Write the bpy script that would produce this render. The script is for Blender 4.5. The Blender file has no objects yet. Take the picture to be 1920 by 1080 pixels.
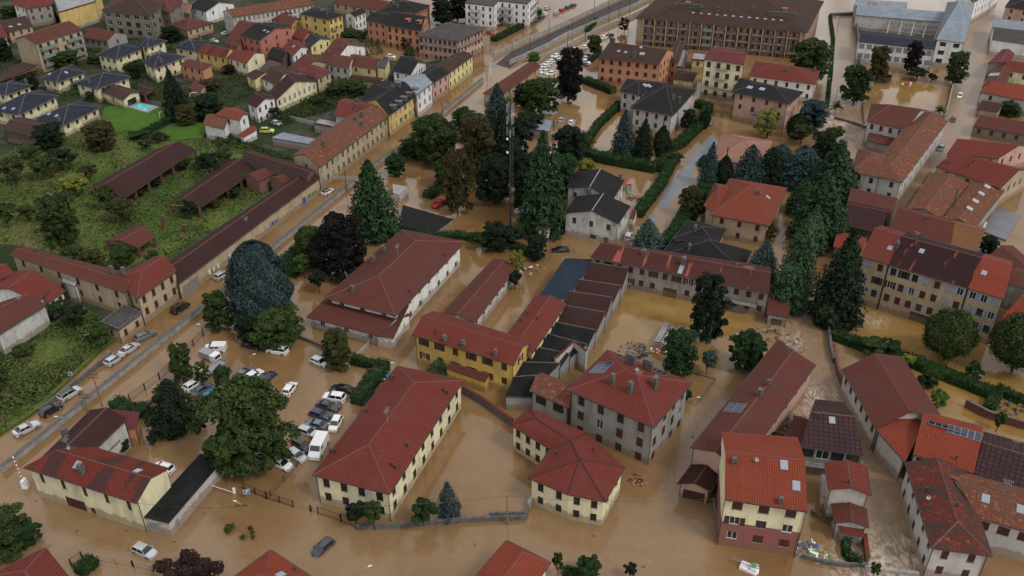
import bpy, bmesh, math, random
import numpy as np
from math import radians, sin, cos, tan, atan, atan2, pi, sqrt
from mathutils import Vector, Matrix
# ---------------------------------------------------------------- camera
W_, H_, F = 1920, 1080, 1615.0
TH = radians(31.2); CH = 100.0
sc = bpy.context.scene
C = sc.collection
cam_d = bpy.data.cameras.new('camera'); cam = bpy.data.objects.new('camera', cam_d); C.objects.link(cam)
cam.location = (0, 0, CH); cam.rotation_euler = (pi/2 - TH, 0, 0)
cam_d.sensor_width = 36; cam_d.lens = F / W_ * 36; cam_d.clip_start = 1; cam_d.clip_end = 6000
sc.camera = cam
# ---------------------------------------------------------------- sky and light (overcast)
SUN_EL, SUN_AZ = radians(50), radians(-128)
wd = bpy.data.worlds.new('World'); sc.world = wd; wd.use_nodes = True
nt = wd.node_tree; nt.nodes.clear()
out = nt.nodes.new('ShaderNodeOutputWorld'); bg = nt.nodes.new('ShaderNodeBackground')
sky = nt.nodes.new('ShaderNodeTexSky'); sky.sky_type = 'NISHITA'; sky.sun_disc = False
sky.sun_elevation = SUN_EL; sky.sun_rotation = radians(128); sky.dust_density = 4
hs = nt.nodes.new('ShaderNodeHueSaturation'); hs.inputs['Saturation'].default_value = .25
tc = nt.nodes.new('ShaderNodeTexCoord'); no = nt.nodes.new('ShaderNodeTexNoise')
no.inputs['Scale'].default_value = 3.2; no.inputs['Detail'].default_value = 5
rp = nt.nodes.new('ShaderNodeValToRGB'); rp.color_ramp.elements[0].position = .36; rp.color_ramp.elements[1].position = .66
rp.color_ramp.elements[0].color = (3.2, 3.4, 3.8, 1); rp.color_ramp.elements[1].color = (9.5, 9.4, 9.2, 1)
mx = nt.nodes.new('ShaderNodeMixRGB'); mx.inputs[0].default_value = .8
nt.links.new(tc.outputs['Generated'], no.inputs['Vector']); nt.links.new(no.outputs['Fac'], rp.inputs[0])
nt.links.new(sky.outputs[0], hs.inputs['Color']); nt.links.new(hs.outputs[0], mx.inputs[1]); nt.links.new(rp.outputs[0], mx.inputs[2])
nt.links.new(mx.outputs[0], bg.inputs[0]); nt.links.new(bg.outputs[0], out.inputs[0])
bg.inputs[1].default_value = .135
sl = bpy.data.lights.new('sun', 'SUN'); sl.energy = 1.4; sl.angle = radians(12); sl.color = (1, .96, .9)
so = bpy.data.objects.new('sun', sl); C.objects.link(so)
so.rotation_euler = (pi/2 - SUN_EL, 0, SUN_AZ + pi)
sc.view_settings.view_transform = 'Standard'; sc.view_settings.look = 'None'
sc.view_settings.exposure = 0.12; sc.view_settings.gamma = 1
sc.cycles.max_bounces = 5; sc.cycles.diffuse_bounces = 2; sc.cycles.glossy_bounces = 3
# ---------------------------------------------------------------- pixel <-> world (ground survey of the photo)
cT, sT = cos(TH), sin(TH)
def ray(x, y):
    u = (x - 960) / F; v = (540 - y) / F
    return Vector((u, cT + v*sT, -sT + v*cT))
def P(x, y, z=0.0):
    d = ray(x, y); t = (z - CH) / d.z
    return Vector((d.x*t, d.y*t, z))
def dep(y): return TH + atan((y - 540) / F)
def hh(ty, by):
    Y = CH / tan(dep(by)); return CH - Y * tan(dep(ty))
def mpp(y):              # metres per photo pixel at ground row y
    p = P(960, y); return (p.y*cT + CH*sT) / F
# ---------------------------------------------------------------- object helpers
def tag(o, label=None, cat=None, group=None, kind=None):
    if label: o['label'] = label
    if cat: o['category'] = cat
    if group: o['group'] = group
    if kind: o['kind'] = kind
    return o
def empty(name, loc, label=None, cat=None, group=None):
    o = bpy.data.objects.new(name, None); C.objects.link(o); o.location = loc; o.empty_display_size = .5
    return tag(o, label, cat, group)
def link(name, me, parent=None, loc=None, mats=None):
    o = bpy.data.objects.new(name, me); C.objects.link(o)
    if parent is not None: o.parent = parent
    if loc is not None: o.location = loc
    if mats:
        for m in mats: me.materials.append(m)
    return o
class MB:
    def __init__(s): s.v = []; s.f = []; s.m = []; s.uv = []
    def face(s, pts, m=0, uv=None):
        b = len(s.v); s.v += [tuple(p) for p in pts]; s.f.append(tuple(range(b, b+len(pts)))); s.m.append(m)
        s.uv += (uv if uv else [(0, 0)]*len(pts))
    def box(s, x0, x1, y0, y1, z0, z1, m=0, M=None):
        c = [Vector(p) for p in ((x0,y0,z0),(x1,y0,z0),(x1,y1,z0),(x0,y1,z0),(x0,y0,z1),(x1,y0,z1),(x1,y1,z1),(x0,y1,z1))]
        if M is not None: c = [M @ p for p in c]
        for q in ((0,3,2,1),(4,5,6,7),(0,1,5,4),(1,2,6,5),(2,3,7,6),(3,0,4,7)): s.face([c[i] for i in q], m)
    def prism(s, poly, z0, z1, m=0, mt=None):
        n = len(poly); a = sum(poly[i][0]*poly[(i+1)%n][1]-poly[(i+1)%n][0]*poly[i][1] for i in range(n))
        if a < 0: poly = poly[::-1]
        s.face([(p[0],p[1],z1) for p in poly], m if mt is None else mt)
        s.face([(p[0],p[1],z0) for p in poly[::-1]], m)
        for i in range(n):
            p, q = poly[i], poly[(i+1)%n]
            s.face([(p[0],p[1],z0),(q[0],q[1],z0),(q[0],q[1],z1),(p[0],p[1],z1)], m)
    def bar(s, a, b, r, m=0, n=4, r2=None):
        a = Vector(a); b = Vector(b); d = (b-a)
        if d.length < 1e-6: return
        q = d.to_track_quat('Z', 'Y'); r2 = r if r2 is None else r2
        A = [a + q @ Vector((r*cos(2*pi*(i+.5)/n), r*sin(2*pi*(i+.5)/n), 0)) for i in range(n)]
        B = [b + q @ Vector((r2*cos(2*pi*(i+.5)/n), r2*sin(2*pi*(i+.5)/n), 0)) for i in range(n)]
        for i in range(n):
            j = (i+1) % n; s.face([A[i], A[j], B[j], B[i]], m)
        s.face(B, m); s.face(A[::-1], m)
    def mesh(s, name, mats, off=None, weld=False):
        me = bpy.data.meshes.new(name)
        v = s.v if off is None else [(p[0]-off[0], p[1]-off[1], p[2]-off[2]) for p in s.v]
        me.from_pydata(v, [], s.f)
        me.polygons.foreach_set('material_index', s.m)
        uvl = me.uv_layers.new(name='UVMap'); uvl.data.foreach_set('uv', [c for t in s.uv for c in t])
        for m in mats: me.materials.append(m)
        me.update(); return me
    def build(s, name, mats, parent=None, off=None):
        if not isinstance(mats, (list, tuple)): mats = [mats]
        return link(name, s.mesh(name, mats, off), parent)
def rot_basis(u, n, o):  # local x along u, y along n(outward), z up, origin o
    u = Vector(u).normalized(); n = Vector(n).normalized(); z = u.cross(n)
    M = Matrix(((u.x, n.x, 0, o[0]), (u.y, n.y, 0, o[1]), (u.z, n.z, 1, o[2]), (0, 0, 0, 1)))
    return M
# ---------------------------------------------------------------- materials
MATS = {}
def nodes(name):
    m = bpy.data.materials.new(name); m.use_nodes = True; t = m.node_tree
    b = t.nodes['Principled BSDF']; return m, t, b
def N(t, k, **kw):
    n = t.nodes.new(k)
    for a, v in kw.items():
        if a[0] == '_': setattr(n, a[1:], v)
        else: n.inputs[a.replace('__', ' ')].default_value = v
    return n
def ramp(t, fac, stops):
    r = t.nodes.new('ShaderNodeValToRGB'); e = r.color_ramp.elements
    while len(e) < len(stops): e.new(.5)
    for i, (p, c) in enumerate(stops): e[i].position = p; e[i].color = (*c, 1) if len(c) == 3 else c
    t.links.new(fac, r.inputs[0]); return r.outputs[0]
def mix(t, fac, a, b, mode='MIX'):
    m = t.nodes.new('ShaderNodeMixRGB'); m.blend_type = mode
    for i, x in ((0, fac), (1, a), (2, b)):
        if hasattr(x, 'links'): t.links.new(x, m.inputs[i])
        elif i == 0: m.inputs[0].default_value = x
        else: m.inputs[i].default_value = (*x, 1)
    return m.outputs[0]
def noise(t, vec, scale, detail=4, rough=.55, dist=0):
    n = N(t, 'ShaderNodeTexNoise', Scale=scale, Detail=detail, Roughness=rough, Distortion=dist)
    if vec is not None: t.links.new(vec, n.inputs['Vector'])
    return n.outputs['Fac']
def mapping(t, vec, sx, sy, sz=1, loc=(0,0,0)):
    m = N(t, 'ShaderNodeMapping'); m.inputs['Scale'].default_value = (sx, sy, sz); m.inputs['Location'].default_value = loc
    t.links.new(vec, m.inputs[0]); return m.outputs[0]
def pos(t): return t.nodes.new('ShaderNodeNewGeometry').outputs['Position']
def bump(t, b, h, strength, dist=.05):
    n = N(t, 'ShaderNodeBump', Strength=strength, Distance=dist); t.links.new(h, n.inputs['Height']); t.links.new(n.outputs[0], b.inputs['Normal'])
def plain(name, col, rough=.7, metal=0, var=.12, sc_=1.5, spec=.4):
    if name in MATS: return MATS[name]
    m, t, b = nodes(name); b.inputs['Roughness'].default_value = rough; b.inputs['Metallic'].default_value = metal
    b.inputs['Specular IOR Level'].default_value = spec
    f = noise(t, pos(t), sc_)
    c = ramp(t, f, [(.3, [x*(1-var) for x in col]), (.7, [min(1, x*(1+var)) for x in col])])
    t.links.new(c, b.inputs['Base Color']); MATS[name] = m; return m
def plaster(name, col, dirt=(.16, .14, .12), amt=.5):
    m, t, b = nodes('plaster_'+name); b.inputs['Roughness'].default_value = .9; b.inputs['Specular IOR Level'].default_value = .15
    p = pos(t)
    streak = noise(t, mapping(t, p, .55, .55, .16), 1.0, 6, .7)
    big = noise(t, p, .22, 5, .6)
    c = ramp(t, big, [(.3, [x*.88 for x in col]), (.65, col)])
    s = ramp(t, streak, [(.47, (0, 0, 0)), (.72, (amt, amt, amt))])
    c = mix(t, s, c, dirt)
    sep = N(t, 'ShaderNodeSeparateXYZ'); t.links.new(p, sep.inputs[0])
    ad = N(t, 'ShaderNodeMath', _operation='MULTIPLY_ADD'); t.links.new(noise(t, p, .9, 5), ad.inputs[0]); ad.inputs[1].default_value = -2.4
    t.links.new(sep.outputs['Z'], ad.inputs[2])
    w = ramp(t, ad.outputs[0], [(0, (.6, .6, .6)), (.35, (0, 0, 0))])
    c = mix(t, w, c, (.20, .125, .07))
    t.links.new(c, b.inputs['Base Color']); bump(t, b, noise(t, p, 6, 3), .15, .03)
    MATS['plaster_'+name] = m; return m
def tiles(name, c1, c2, moss=None, mamt=.5, mscale=.12, streaks=False, tw=.36, th=.40, mort=.36, seam=1, hi=None):
    m, t, b = nodes('roof_'+name); b.inputs['Roughness'].default_value = .85; b.inputs['Specular IOR Level'].default_value = .12; c1 = [x*.84 for x in c1]; c2 = [x*.84 for x in c2]
    uv = t.nodes.new('ShaderNodeUVMap').outputs[0]; p = pos(t)
    br = N(t, 'ShaderNodeTexBrick', Scale=1.0); br.offset = 0
    br.inputs['Mortar Size'].default_value = .075*seam; br.inputs['Brick Width'].default_value = tw; br.inputs['Row Height'].default_value = th
    br.inputs['Color1'].default_value = (*c1, 1); br.inputs['Color2'].default_value = (*c2, 1)
    br.inputs['Mortar'].default_value = (*[x*mort for x in c1], 1); t.links.new(uv, br.inputs['Vector'])
    c = br.outputs['Color']
    n1 = noise(t, p, .35, 6, .65)
    c = mix(t, ramp(t, n1, [(.40, (.5,)*3), (.60, (0,)*3)]), c, [x*.5 for x in c1])
    if hi:
        n3 = noise(t, p, 1.4, 4, .7)
        c = mix(t, ramp(t, n3, [(.55, (0,)*3), (.68, (.8,)*3)]), c, hi)
    if moss:
        v = mapping(t, uv, .16, .03) if streaks else mapping(t, p, 1, 1)
        n2 = noise(t, v, 1 if streaks else mscale*2, 6, .6)
        c = mix(t, ramp(t, n2, [(.615-.13*mamt, (0,)*3), (.64-.13*mamt, (.92,)*3)] if streaks else [(.44 if mamt < .8 else .47, (0,)*3), (.62 if mamt < .8 else .54, (mamt,)*3)]), c, moss)
    t.links.new(c, b.inputs['Base Color'])
    bump(t, b, br.outputs['Fac'], -.35, .06)
    MATS['roof_'+name] = m; return m
plaster('cream', (.74, .68, .45)); plaster('white', (.78, .77, .75)); plaster('yellow', (.62, .42, .10)); plaster('ochre', (.46, .37, .24), amt=.6)
plaster('paleyellow', (.70, .62, .30)); plaster('grey', (.30, .285, .265), amt=.85); plaster('lightgrey', (.50, .48, .45), amt=.5); plaster('pink', (.52, .33, .27)); plaster('orange', (.50, .25, .145))
plaster('coral', (.44, .17, .13)); plaster('tan', (.42, .33, .22), amt=.55); plaster('concrete', (.30, .29, .28), amt=.55); plaster('brick', (.20, .10, .075)); plaster('darkwall', (.06, .055, .05))
plaster('loggia', (.34, .21, .165)); plaster('maroonwall', (.27, .10, .085)); plaster('brightyellow', (.64, .47, .17)); plaster('brownwall', (.12, .085, .07)); plaster('stone', (.22, .19, .16), amt=.7); plaster('blotchwhite', (.55, .54, .52), (.08,.08,.08), .85)
tiles('red', (.265, .060, .044), (.195, .045, .035), (.12, .04, .035), .35)
tiles('redbright', (.36, .078, .042), (.28, .060, .036), (.20, .05, .035), .3)
tiles('redmuted', (.20, .064, .046), (.145, .048, .036), (.075, .040, .036), .5)
tiles('orange', (.33, .085, .05), (.26, .065, .042))
tiles('dark', (.085, .034, .032), (.055, .026, .026), (.035, .025, .025), .5)
tiles('darkgrid', (.075, .040, .042), (.058, .032, .034), th=.8, tw=.8, mort=.3)
tiles('mottled', (.28, .105, .06), (.17, .060, .042), (.09, .055, .04), .6, hi=(.42, .17, .09))
tiles('mossy', (.22, .055, .040), (.12, .04, .032), (.045, .032, .027), .82, .22, hi=(.26, .085, .055))
tiles('patched', (.26, .055, .036), (.19, .042, .03), (.050, .024, .024), .9, streaks=True)
tiles('darkpatched', (.060, .026, .026), (.042, .022, .023), (.20, .05, .035), .35, streaks=True)
tiles('weathered', (.135, .050, .040), (.095, .038, .032), (.26, .075, .05), .55, streaks=True)
tiles('tan', (.48, .26, .19), (.38, .20, .15), (.28, .15, .11), .4)
tiles('ochretile', (.34, .17, .07), (.24, .11, .05), (.11, .065, .04), .5)
tiles('slate', (.034, .040, .058), (.027, .032, .047), th=.9, tw=1.2, mort=.7)
tiles('greyroof', (.095, .088, .085), (.075, .07, .068), th=1.2, tw=1.2, mort=.7)
tiles('darkgrey', (.026, .025, .027), (.020, .019, .021), th=.7, tw=1.2, mort=.6)
tiles('maroon', (.17, .045, .05), (.14, .038, .042), th=.7, tw=1, mort=.6)
tiles('metal', (.30, .34, .40), (.26, .30, .36), (.17,.19,.22), .6, th=3, tw=1, mort=.6)
tiles('black', (.016, .016, .017), (.013, .013, .014), (.03, .03, .03), .4, th=30, tw=6)
tiles('bluesheet', (.030, .045, .070), (.027, .040, .063), th=30, tw=.5, mort=.5)
tiles('corrug', (.42, .42, .42), (.36, .36, .36), th=30, tw=.5, mort=.55)
tiles('browntile', (.10, .055, .045), (.075, .042, .036), (.05, .035, .03), .5)
plain('ridge', (.13, .042, .034)); plain('ridgedark', (.05, .035, .035)); plain('fascia', (.10, .05, .04)); plain('soffit', (.35, .30, .26))
plain('gutter', (.06, .04, .035), .5, .3); plain('frame_white', (.68, .67, .64), .5); plain('frame_brown', (.12, .06, .04), .6)
plain('sill', (.26, .24, .22)); plain('shut_brown', (.065, .022, .018), .6); plain('shut_dark', (.022, .018, .017), .6); plain('shut_green', (.025, .07, .05), .6)
plain('shut_blue', (.28, .33, .40), .6); plain('shut_grey', (.22, .23, .25), .6); plain('wood', (.25, .13, .07)); plain('rail', (.10, .10, .11), .5, .4); plain('rail_green', (.16, .22, .23), .4)
plain('metal_grey', (.32, .33, .34), .45, .5); plain('steel_dark', (.05, .05, .055), .5, .3); plain('terra', (.30, .10, .06)); plain('chimney', (.10, .088, .075), .9, var=.4)
plain('concrete_raw', (.27, .255, .235), .95, var=.3, sc_=.8); plain('concrete_dark', (.10, .095, .09), .95, var=.35); plain('white_paint', (.78, .78, .78), .45)
plain('red_paint', (.55, .03, .03), .45); plain('tyre', (.02, .02, .02), .9); plain('plank', (.30, .22, .14)); plain('blue_plastic', (.03, .12, .26), .4); plain('green_plastic', (.07, .28, .11), .4)
plain('pink_plastic', (.62, .08, .14), .4); plain('asphalt', (.10, .10, .11), .8, var=.25, sc_=.3); plain('ballast', (.045, .040, .038), .95, var=.45, sc_=3); plain('steel_rail', (.20, .17, .16), .35, .7)
plain('sign_blue', (.03, .10, .40), .4); plain('brick_red', (.13, .052, .04), .9, var=.3); plain('pave', (.16, .15, .14), .9, var=.3, sc_=.25)
def glassmat(name, col, rough=.06):
    m, t, b = nodes(name); b.inputs['Base Color'].default_value = (*col, 1); b.inputs['Roughness'].default_value = rough
    b.inputs['Specular IOR Level'].default_value = .8; MATS[name] = m
glassmat('glass', (.02, .025, .03)); glassmat('car_glass', (.012, .014, .018)); glassmat('skyglass', (.25, .28, .33), .12); glassmat('solar', (.012, .02, .05), .12); glassmat('pool', (.10, .55, .62), .08)
def M_(n): return MATS[n]
# ---------------------------------------------------------------- buildings
WIN = {}
def win_parts(w, h, style, sh, fr):
    if style == 'closed': fr = 'frame_brown'
    key = (round(w, 2), round(h, 2), style, sh, fr)
    if key in WIN: return WIN[key]
    f = MB(); f.box(-w/2-.06, w/2+.06, -.05, .07, -.07, 0, 1)
    res = {}
    if style == 'closed':
        f.box(-w/2, -w/2+.05, -.12, -.02, 0, h, 0); f.box(w/2-.05, w/2, -.12, -.02, 0, h, 0); f.box(-w/2, w/2, -.12, -.02, h-.05, h, 0)
        s = MB(); s.box(-w/2+.05, -.012, -.11, -.03, .01, h-.05, 0); s.box(.012, w/2-.05, -.11, -.03, .01, h-.05, 0); s.box(-.012, .012, -.11, -.08, .01, h-.05, 0)
        res['shutter'] = s.mesh('shutter', [M_(sh)])
    else:
        t = .07
        f.box(-w/2, -w/2+t, -.15, -.06, 0, h, 0); f.box(w/2-t, w/2, -.15, -.06, 0, h, 0); f.box(-w/2+t, w/2-t, -.15, -.06, h-t, h, 0); f.box(-w/2+t, w/2-t, -.15, -.06, 0, t, 0)
        f.box(-.035, .035, -.145, -.062, t, h-t, 0)
        g = MB(); g.box(-w/2+t, w/2-t, -.14, -.11, t, h-t, 0); res['pane'] = g.mesh('pane', [M_('glass')])
        if style == 'open':
            s = MB(); s.box(-w/2-w*.48, -w/2-.02, .012, .06, 0, h, 0); res['shutter'] = s.mesh('shutter', [M_(sh)])
            s = MB(); s.box(w/2+.02, w/2+w*.48, .012, .06, 0, h, 0); res['shutter2'] = s.mesh('shutter', [M_(sh)])
    res['window'] = f.mesh('window', [M_(fr), M_('sill')])
    WIN[key] = res; return res
def clampstyle(v, rng):
    if isinstance(v, (list, tuple)): return rng.choice(v)
    return v
def inset(poly, d):
    n = len(poly); r = []; D = d if isinstance(d, (list, tuple)) else [d]*n
    for i in range(n):
        a, b, c = poly[i-1], poly[i], poly[(i+1)%n]
        e1 = (b-a).normalized(); e2 = (c-b).normalized()
        n1 = Vector((-e1.y, e1.x)); n2 = Vector((-e2.y, e2.x))
        c_ = n1.dot(n2); s_ = max(1-c_*c_, .05); d1, d2 = D[i-1], D[i]; al = (d1-d2*c_)/s_; be = (d2-d1*c_)/s_
        r.append(b + n1*al + n2*be)
    return r
def face_uv(pts):
    p0 = Vector(pts[0]); nrm = Vector((0, 0, 0))
    for i in range(len(pts)):
        a = Vector(pts[i]) - p0; b = Vector(pts[(i+1)%len(pts)]) - p0; nrm += a.cross(b)
    if nrm.length < 1e-9: return [(0, 0)]*len(pts), Vector((1,0,0)), Vector((0,1,0)), Vector((0,0,1))
    nrm.normalize()
    if nrm.z < 0: nrm = -nrm
    h = Vector((nrm.x, nrm.y, 0))
    v = Vector((-nrm.x*nrm.z, -nrm.y*nrm.z, h.length_squared)) if h.length > .02 else Vector((0, 1, 0))
    v.normalize(); u = v.cross(nrm).normalized()
    return [((Vector(p)).dot(u), (Vector(p)).dot(v)) for p in pts], u, v, nrm
NB = [0]
class Bld:
    def __init__(s, name, label, cat, group=None):
        s.name, s.args = name, (label, cat, group); s.root = None; s.faces = []; s.rng = random.Random(hash(label) % 9999 if False else sum(map(ord, label)))
        s.detail = 1
    def mk(s, q):
        c = sum((Vector((p.x, p.y, 0)) for p in q), Vector((0, 0, 0))) / len(q)
        s.root = empty(s.name, c, *s.args); s.o = c
    def put(s, mb, name, mats, parent=None):
        me = mb.mesh(name, mats if isinstance(mats, (list, tuple)) else [mats], s.o)
        return link(name, me, parent or s.root)
    def inst(s, name, me, M, parent=None):
        o = link(name, me, parent or s.root); M2 = Matrix.Translation(-s.o) @ M
        o.matrix_local = M2; return o
    # quad wing: q = roof outline in photo pixels a,b,c,d at eave height h; ridge runs along a-b
    def wing(s, q=None, g=None, h=6, roof='gable', pitch=.38, over=.45, wall='cream', rmat='red', ridge='ridge', base=-1.0, rows=None, cols=None, ww=1.0, wh=1.55, gap=3.1,
             style='closed', sh='shut_brown', fr=('frame_brown', 'frame_white'), sides='auto', open_=None, e1=1, e2=1, rise=None, top=.75, band=None, windows=True, gut=True, posts=False, fh=3.1, world=None, ends=True, thick=.2, parapet=.4, oe=None):
        if world: w = [Vector(p) for p in world]
        elif g:
            a, b = P(*g[0], h), P(*g[1], h); r = 1.5
            for _ in range(14):
                Ra, Rb = P(*g[2], h+r), P(*g[3], h+r); e = (b-a); e.z = 0; e.normalize()
                m = (Ra+Rb)/2 - a; m.z = 0; m2 = m - e*m.dot(e); r = .5*r + .5*pitch*m2.length
            rise = r; Ra.z = Rb.z = h
            w = [a, b, b+2*(Rb-b), a+2*(Ra-a)]
        else: w = [P(*p, h) for p in q]
        ar = sum(w[i].x*w[(i+1)%4].y - w[(i+1)%4].x*w[i].y for i in range(4))
        flip = ar < 0
        sid = ['ab', 'bc', 'cd', 'da']
        if flip: w = [w[1], w[0], w[3], w[2]]; sid = ['ab', 'da', 'cd', 'bc']; e1, e2 = e2, e1
        a, b, c, d = w
        if s.root is None: s.mk(w)
        half = ((a+b)/2 - (c+d)/2).length / 2
        L = ((a+d)/2 - (b+c)/2).length
        if rise is None: rise = pitch * half * (2 if roof == 'shed' else 1)
        R = None; roofm = MB(); polys = []; gables = {}
        z = Vector((0, 0, 1))
        if roof in ('gable', 'hip', 'hipa', 'hipb'):
            m1, m2 = (a+d)/2, (b+c)/2; ax = (m2-m1).normalized()
            i1 = half*e1 if roof in ('hip', 'hipa') else 0; i2 = half*e2 if roof in ('hip', 'hipb') else 0
            if flip and roof in ('hipa', 'hipb'): i1, i2 = (0, half*e2) if roof == 'hipa' else (half*e1, 0)
            if i1+i2 > L*.98: k = L*.98/(i1+i2); i1 *= k; i2 *= k
            R1 = m1 + ax*i1 + z*rise; R2 = m2 - ax*i2 + z*rise
            polys = [[a, b, R2, R1], [c, d, R1, R2]]
            if i1 > 0: polys.append([d, a, R1])
            if i2 > 0: polys.append([b, c, R2])
            caps = [(R1, R2)] + ([(a, R1), (d, R1)] if i1 > 0 else []) + ([(b, R2), (c, R2)] if i2 > 0 else [])
            slope = rise/half; zt = slope*over - .12
            gables = {'da': i1 == 0, 'bc': i2 == 0}
        elif roof == 'shed':
            polys = [[a, b, c+z*rise, d+z*rise]]; caps = [(d+z*rise, c+z*rise)] if rise > .8 else []; slope = rise/(2*half); zt = slope*over - .1
        else:
            polys = [[a, b, c, d]]; caps = []; slope = 0; zt = -.06; rise = 0
        for pl in polys:
            uv, u_, v_, n_ = face_uv(pl)
            for j in range(1, len(pl)-1):
                tr = [pl[0], pl[j], pl[j+1]]; roofm.face(tr, 0, [uv[0], uv[j], uv[j+1]]); roofm.face([p - z*thick for p in tr[::-1]], 2)
                fu = face_uv(tr); s.faces.append((tr, fu[1], fu[2], fu[3], None))
        # fascia
        rim = [a, b, c, d] if roof != 'shed' else [a, b, c+z*rise, d+z*rise]
        if roof in ('gable', 'hip', 'hipa', 'hipb'):
            rim = [a, b] + ([R2] if gables['bc'] else []) + [c, d] + ([R1] if gables['da'] else [])
        for i in range(len(rim)):
            p, q_ = rim[i], rim[(i+1)%len(rim)]; roofm.face([p - z*thick, q_ - z*thick, q_, p], 1)
        for p, q_ in caps:
            k = (q_-p); sd = k.cross(z).normalized()*.13; up = z*.08
            roofm.face([p-sd-z*.03, q_-sd-z*.03, q_+up, p+up], 3); roofm.face([p+up, q_+up, q_+sd-z*.03, p+sd-z*.03], 3)
        if roof == 'flat' and parapet:
            ins = inset([Vector((p.x, p.y)) for p in w], .25)
            for i in range(4):
                o1, o2, i1_, i2_ = w[i], w[(i+1)%4], ins[i], ins[(i+1)%4]
                t1 = [o1+z*parapet, o2+z*parapet, Vector((*i2_, h+parapet)), Vector((*i1_, h+parapet))]
                roofm.face(t1, 1); roofm.face([o1, o2, o2+z*parapet, o1+z*parapet], 1)
                roofm.face([t1[3], t1[2], Vector((*i2_, h)), Vector((*i1_, h))], 1)
        ro = s.put(roofm, 'roof', [M_('roof_'+rmat), M_('fascia' if rmat not in ('slate', 'black', 'darkgrey', 'greyroof') else 'concrete_dark'), M_('soffit'), M_(ridge)])
        nf = sum(len(p)-2 for p in polys); s.faces[-nf:] = [(f[0], f[1], f[2], f[3], ro) for f in s.faces[-nf:]]
        # walls
        if oe is None: oe = min(over, .12) if g else over
        ins = inset([Vector((p.x, p.y)) for p in w], [over, oe, over, oe])
        s.lastins = ins; s.lasth = h; s.lastsid = sid
        if posts:
            for i in range(4):
                p, q_ = ins[i], ins[(i+1)%4]; Lp = (q_-p).length; n = max(1, int(Lp/5.5))
                for k in range(n):
                    x = p + (q_-p)*k/n; zz = h + (rise*.0)
                    pm = MB(); pm.box(x.x-.28, x.x+.28, x.y-.28, x.y+.28, base, h-.1 if sid[i] in ('ab', 'cd') or k == 0 else h-.1, 0)
                    s.put(pm, 'pillar', M_('brick_red'))
            bm_ = MB()
            for i in range(4):
                p, q_ = ins[i], ins[(i+1)%4]; bm_.bar((p.x, p.y, h-.15), (q_.x, q_.y, h-.15), .16)
            s.put(bm_, 'beam', M_('wood')); return s
        wm = MB(); hw = h + zt
        for i in range(4):
            p, q_ = ins[i], ins[(i+1)%4]; name = sid[i]; Lw = (q_-p).length
            if Lw < .2: continue
            u = (q_-p)/Lw; n = Vector((u.y, -u.x)); mid = (p+q_)/2
            vis = n.dot(-mid) > 0
            topz = hw
            if roof == 'shed': tz0, tz1 = {'ab': (hw, hw), 'cd': (h+rise-zt-.2, h+rise-zt-.2), 'bc': (hw, h+rise-zt-.2), 'da': (h+rise-zt-.2, hw)}[('ab', 'bc', 'cd', 'da')[i]]; topz = min(tz0, tz1)
            ops = []
            if windows and vis and (sides == 'auto' or name in sides):
                nc = (cols or {}).get(name) if isinstance(cols, dict) else cols
                if nc is None: nc = max(1, int((Lw-1)/gap))
                nr = rows if rows else max(1, int((h+.6)/fh))
                if nc > 0 and Lw > 2:
                    for r_ in range(nr):
                        vb = h - top - wh - fh*r_
                        if vb < base+.3: continue
                        for k in range(nc):
                            ops.append(((k+.5)*Lw/nc, vb, ww, wh, 'w'))
            for (sd_, uf, vb, w_, h_, kind) in (open_ or []):
                if sd_ == name and vis:
                    uu = uf*Lw
                    ops = [o for o in ops if abs(o[0]-uu) > (o[2]+w_)/2+.15 or vb > o[1]+o[3] or o[1] > vb+h_]
                    ops.append((uu, vb, w_, h_, kind))
            def pt(uu, vv, dpt=0): return (p.x+u.x*uu-n.x*dpt, p.y+u.y*uu-n.y*dpt, vv)
            us = sorted({0, Lw, *[o[0]-o[2]/2 for o in ops], *[o[0]+o[2]/2 for o in ops]})
            us = [x for x in us if 0 <= x <= Lw]
            vs = sorted({base, topz, *[max(base, o[1]) for o in ops], *[min(topz, o[1]+o[3]) for o in ops]} | ({band[0]} if band else set()))
            for iu in range(len(us)-1):
                cu = (us[iu]+us[iu+1])/2
                for iv in range(len(vs)-1):
                    cv = (vs[iv]+vs[iv+1])/2
                    if any(abs(cu-o[0]) < o[2]/2 and o[1] < cv < o[1]+o[3] for o in ops): continue
                    wm.face([pt(us[iu], vs[iv]), pt(us[iu+1], vs[iv]), pt(us[iu+1], vs[iv+1]), pt(us[iu], vs[iv+1])], 1 if band and cv < band[0] else 0)
            if roof == 'shed' and topz < max(tz0, tz1): wm.face([pt(0, topz), pt(Lw, topz)] + ([pt(Lw, tz1)] if tz1 > topz+.01 else [pt(0, tz0)]))
            elif gables.get(('ab', 'bc', 'cd', 'da')[i]): wm.face([pt(0, hw), pt(Lw, hw), pt(Lw/2, h+rise-.12)])
            for (uu, vb, w_, h_, kind) in ops:
                x0, x1, v0, v1, D = uu-w_/2, uu+w_/2, vb, vb+h_, .2
                wm.face([pt(x0, v0), pt(x0, v0, D), pt(x0, v1, D), pt(x0, v1)][::-1]); wm.face([pt(x1, v0), pt(x1, v0, D), pt(x1, v1, D), pt(x1, v1)])
                wm.face([pt(x0, v1), pt(x0, v1, D), pt(x1, v1, D), pt(x1, v1)][::-1]); wm.face([pt(x0, v0), pt(x0, v0, D), pt(x1, v0, D), pt(x1, v0)])
                wm.face([pt(x0, v0, D), pt(x1, v0, D), pt(x1, v1, D), pt(x0, v1, D)], 2)
                M = rot_basis((u.x, u.y, 0), (n.x, n.y, 0), pt(uu, vb))
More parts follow.
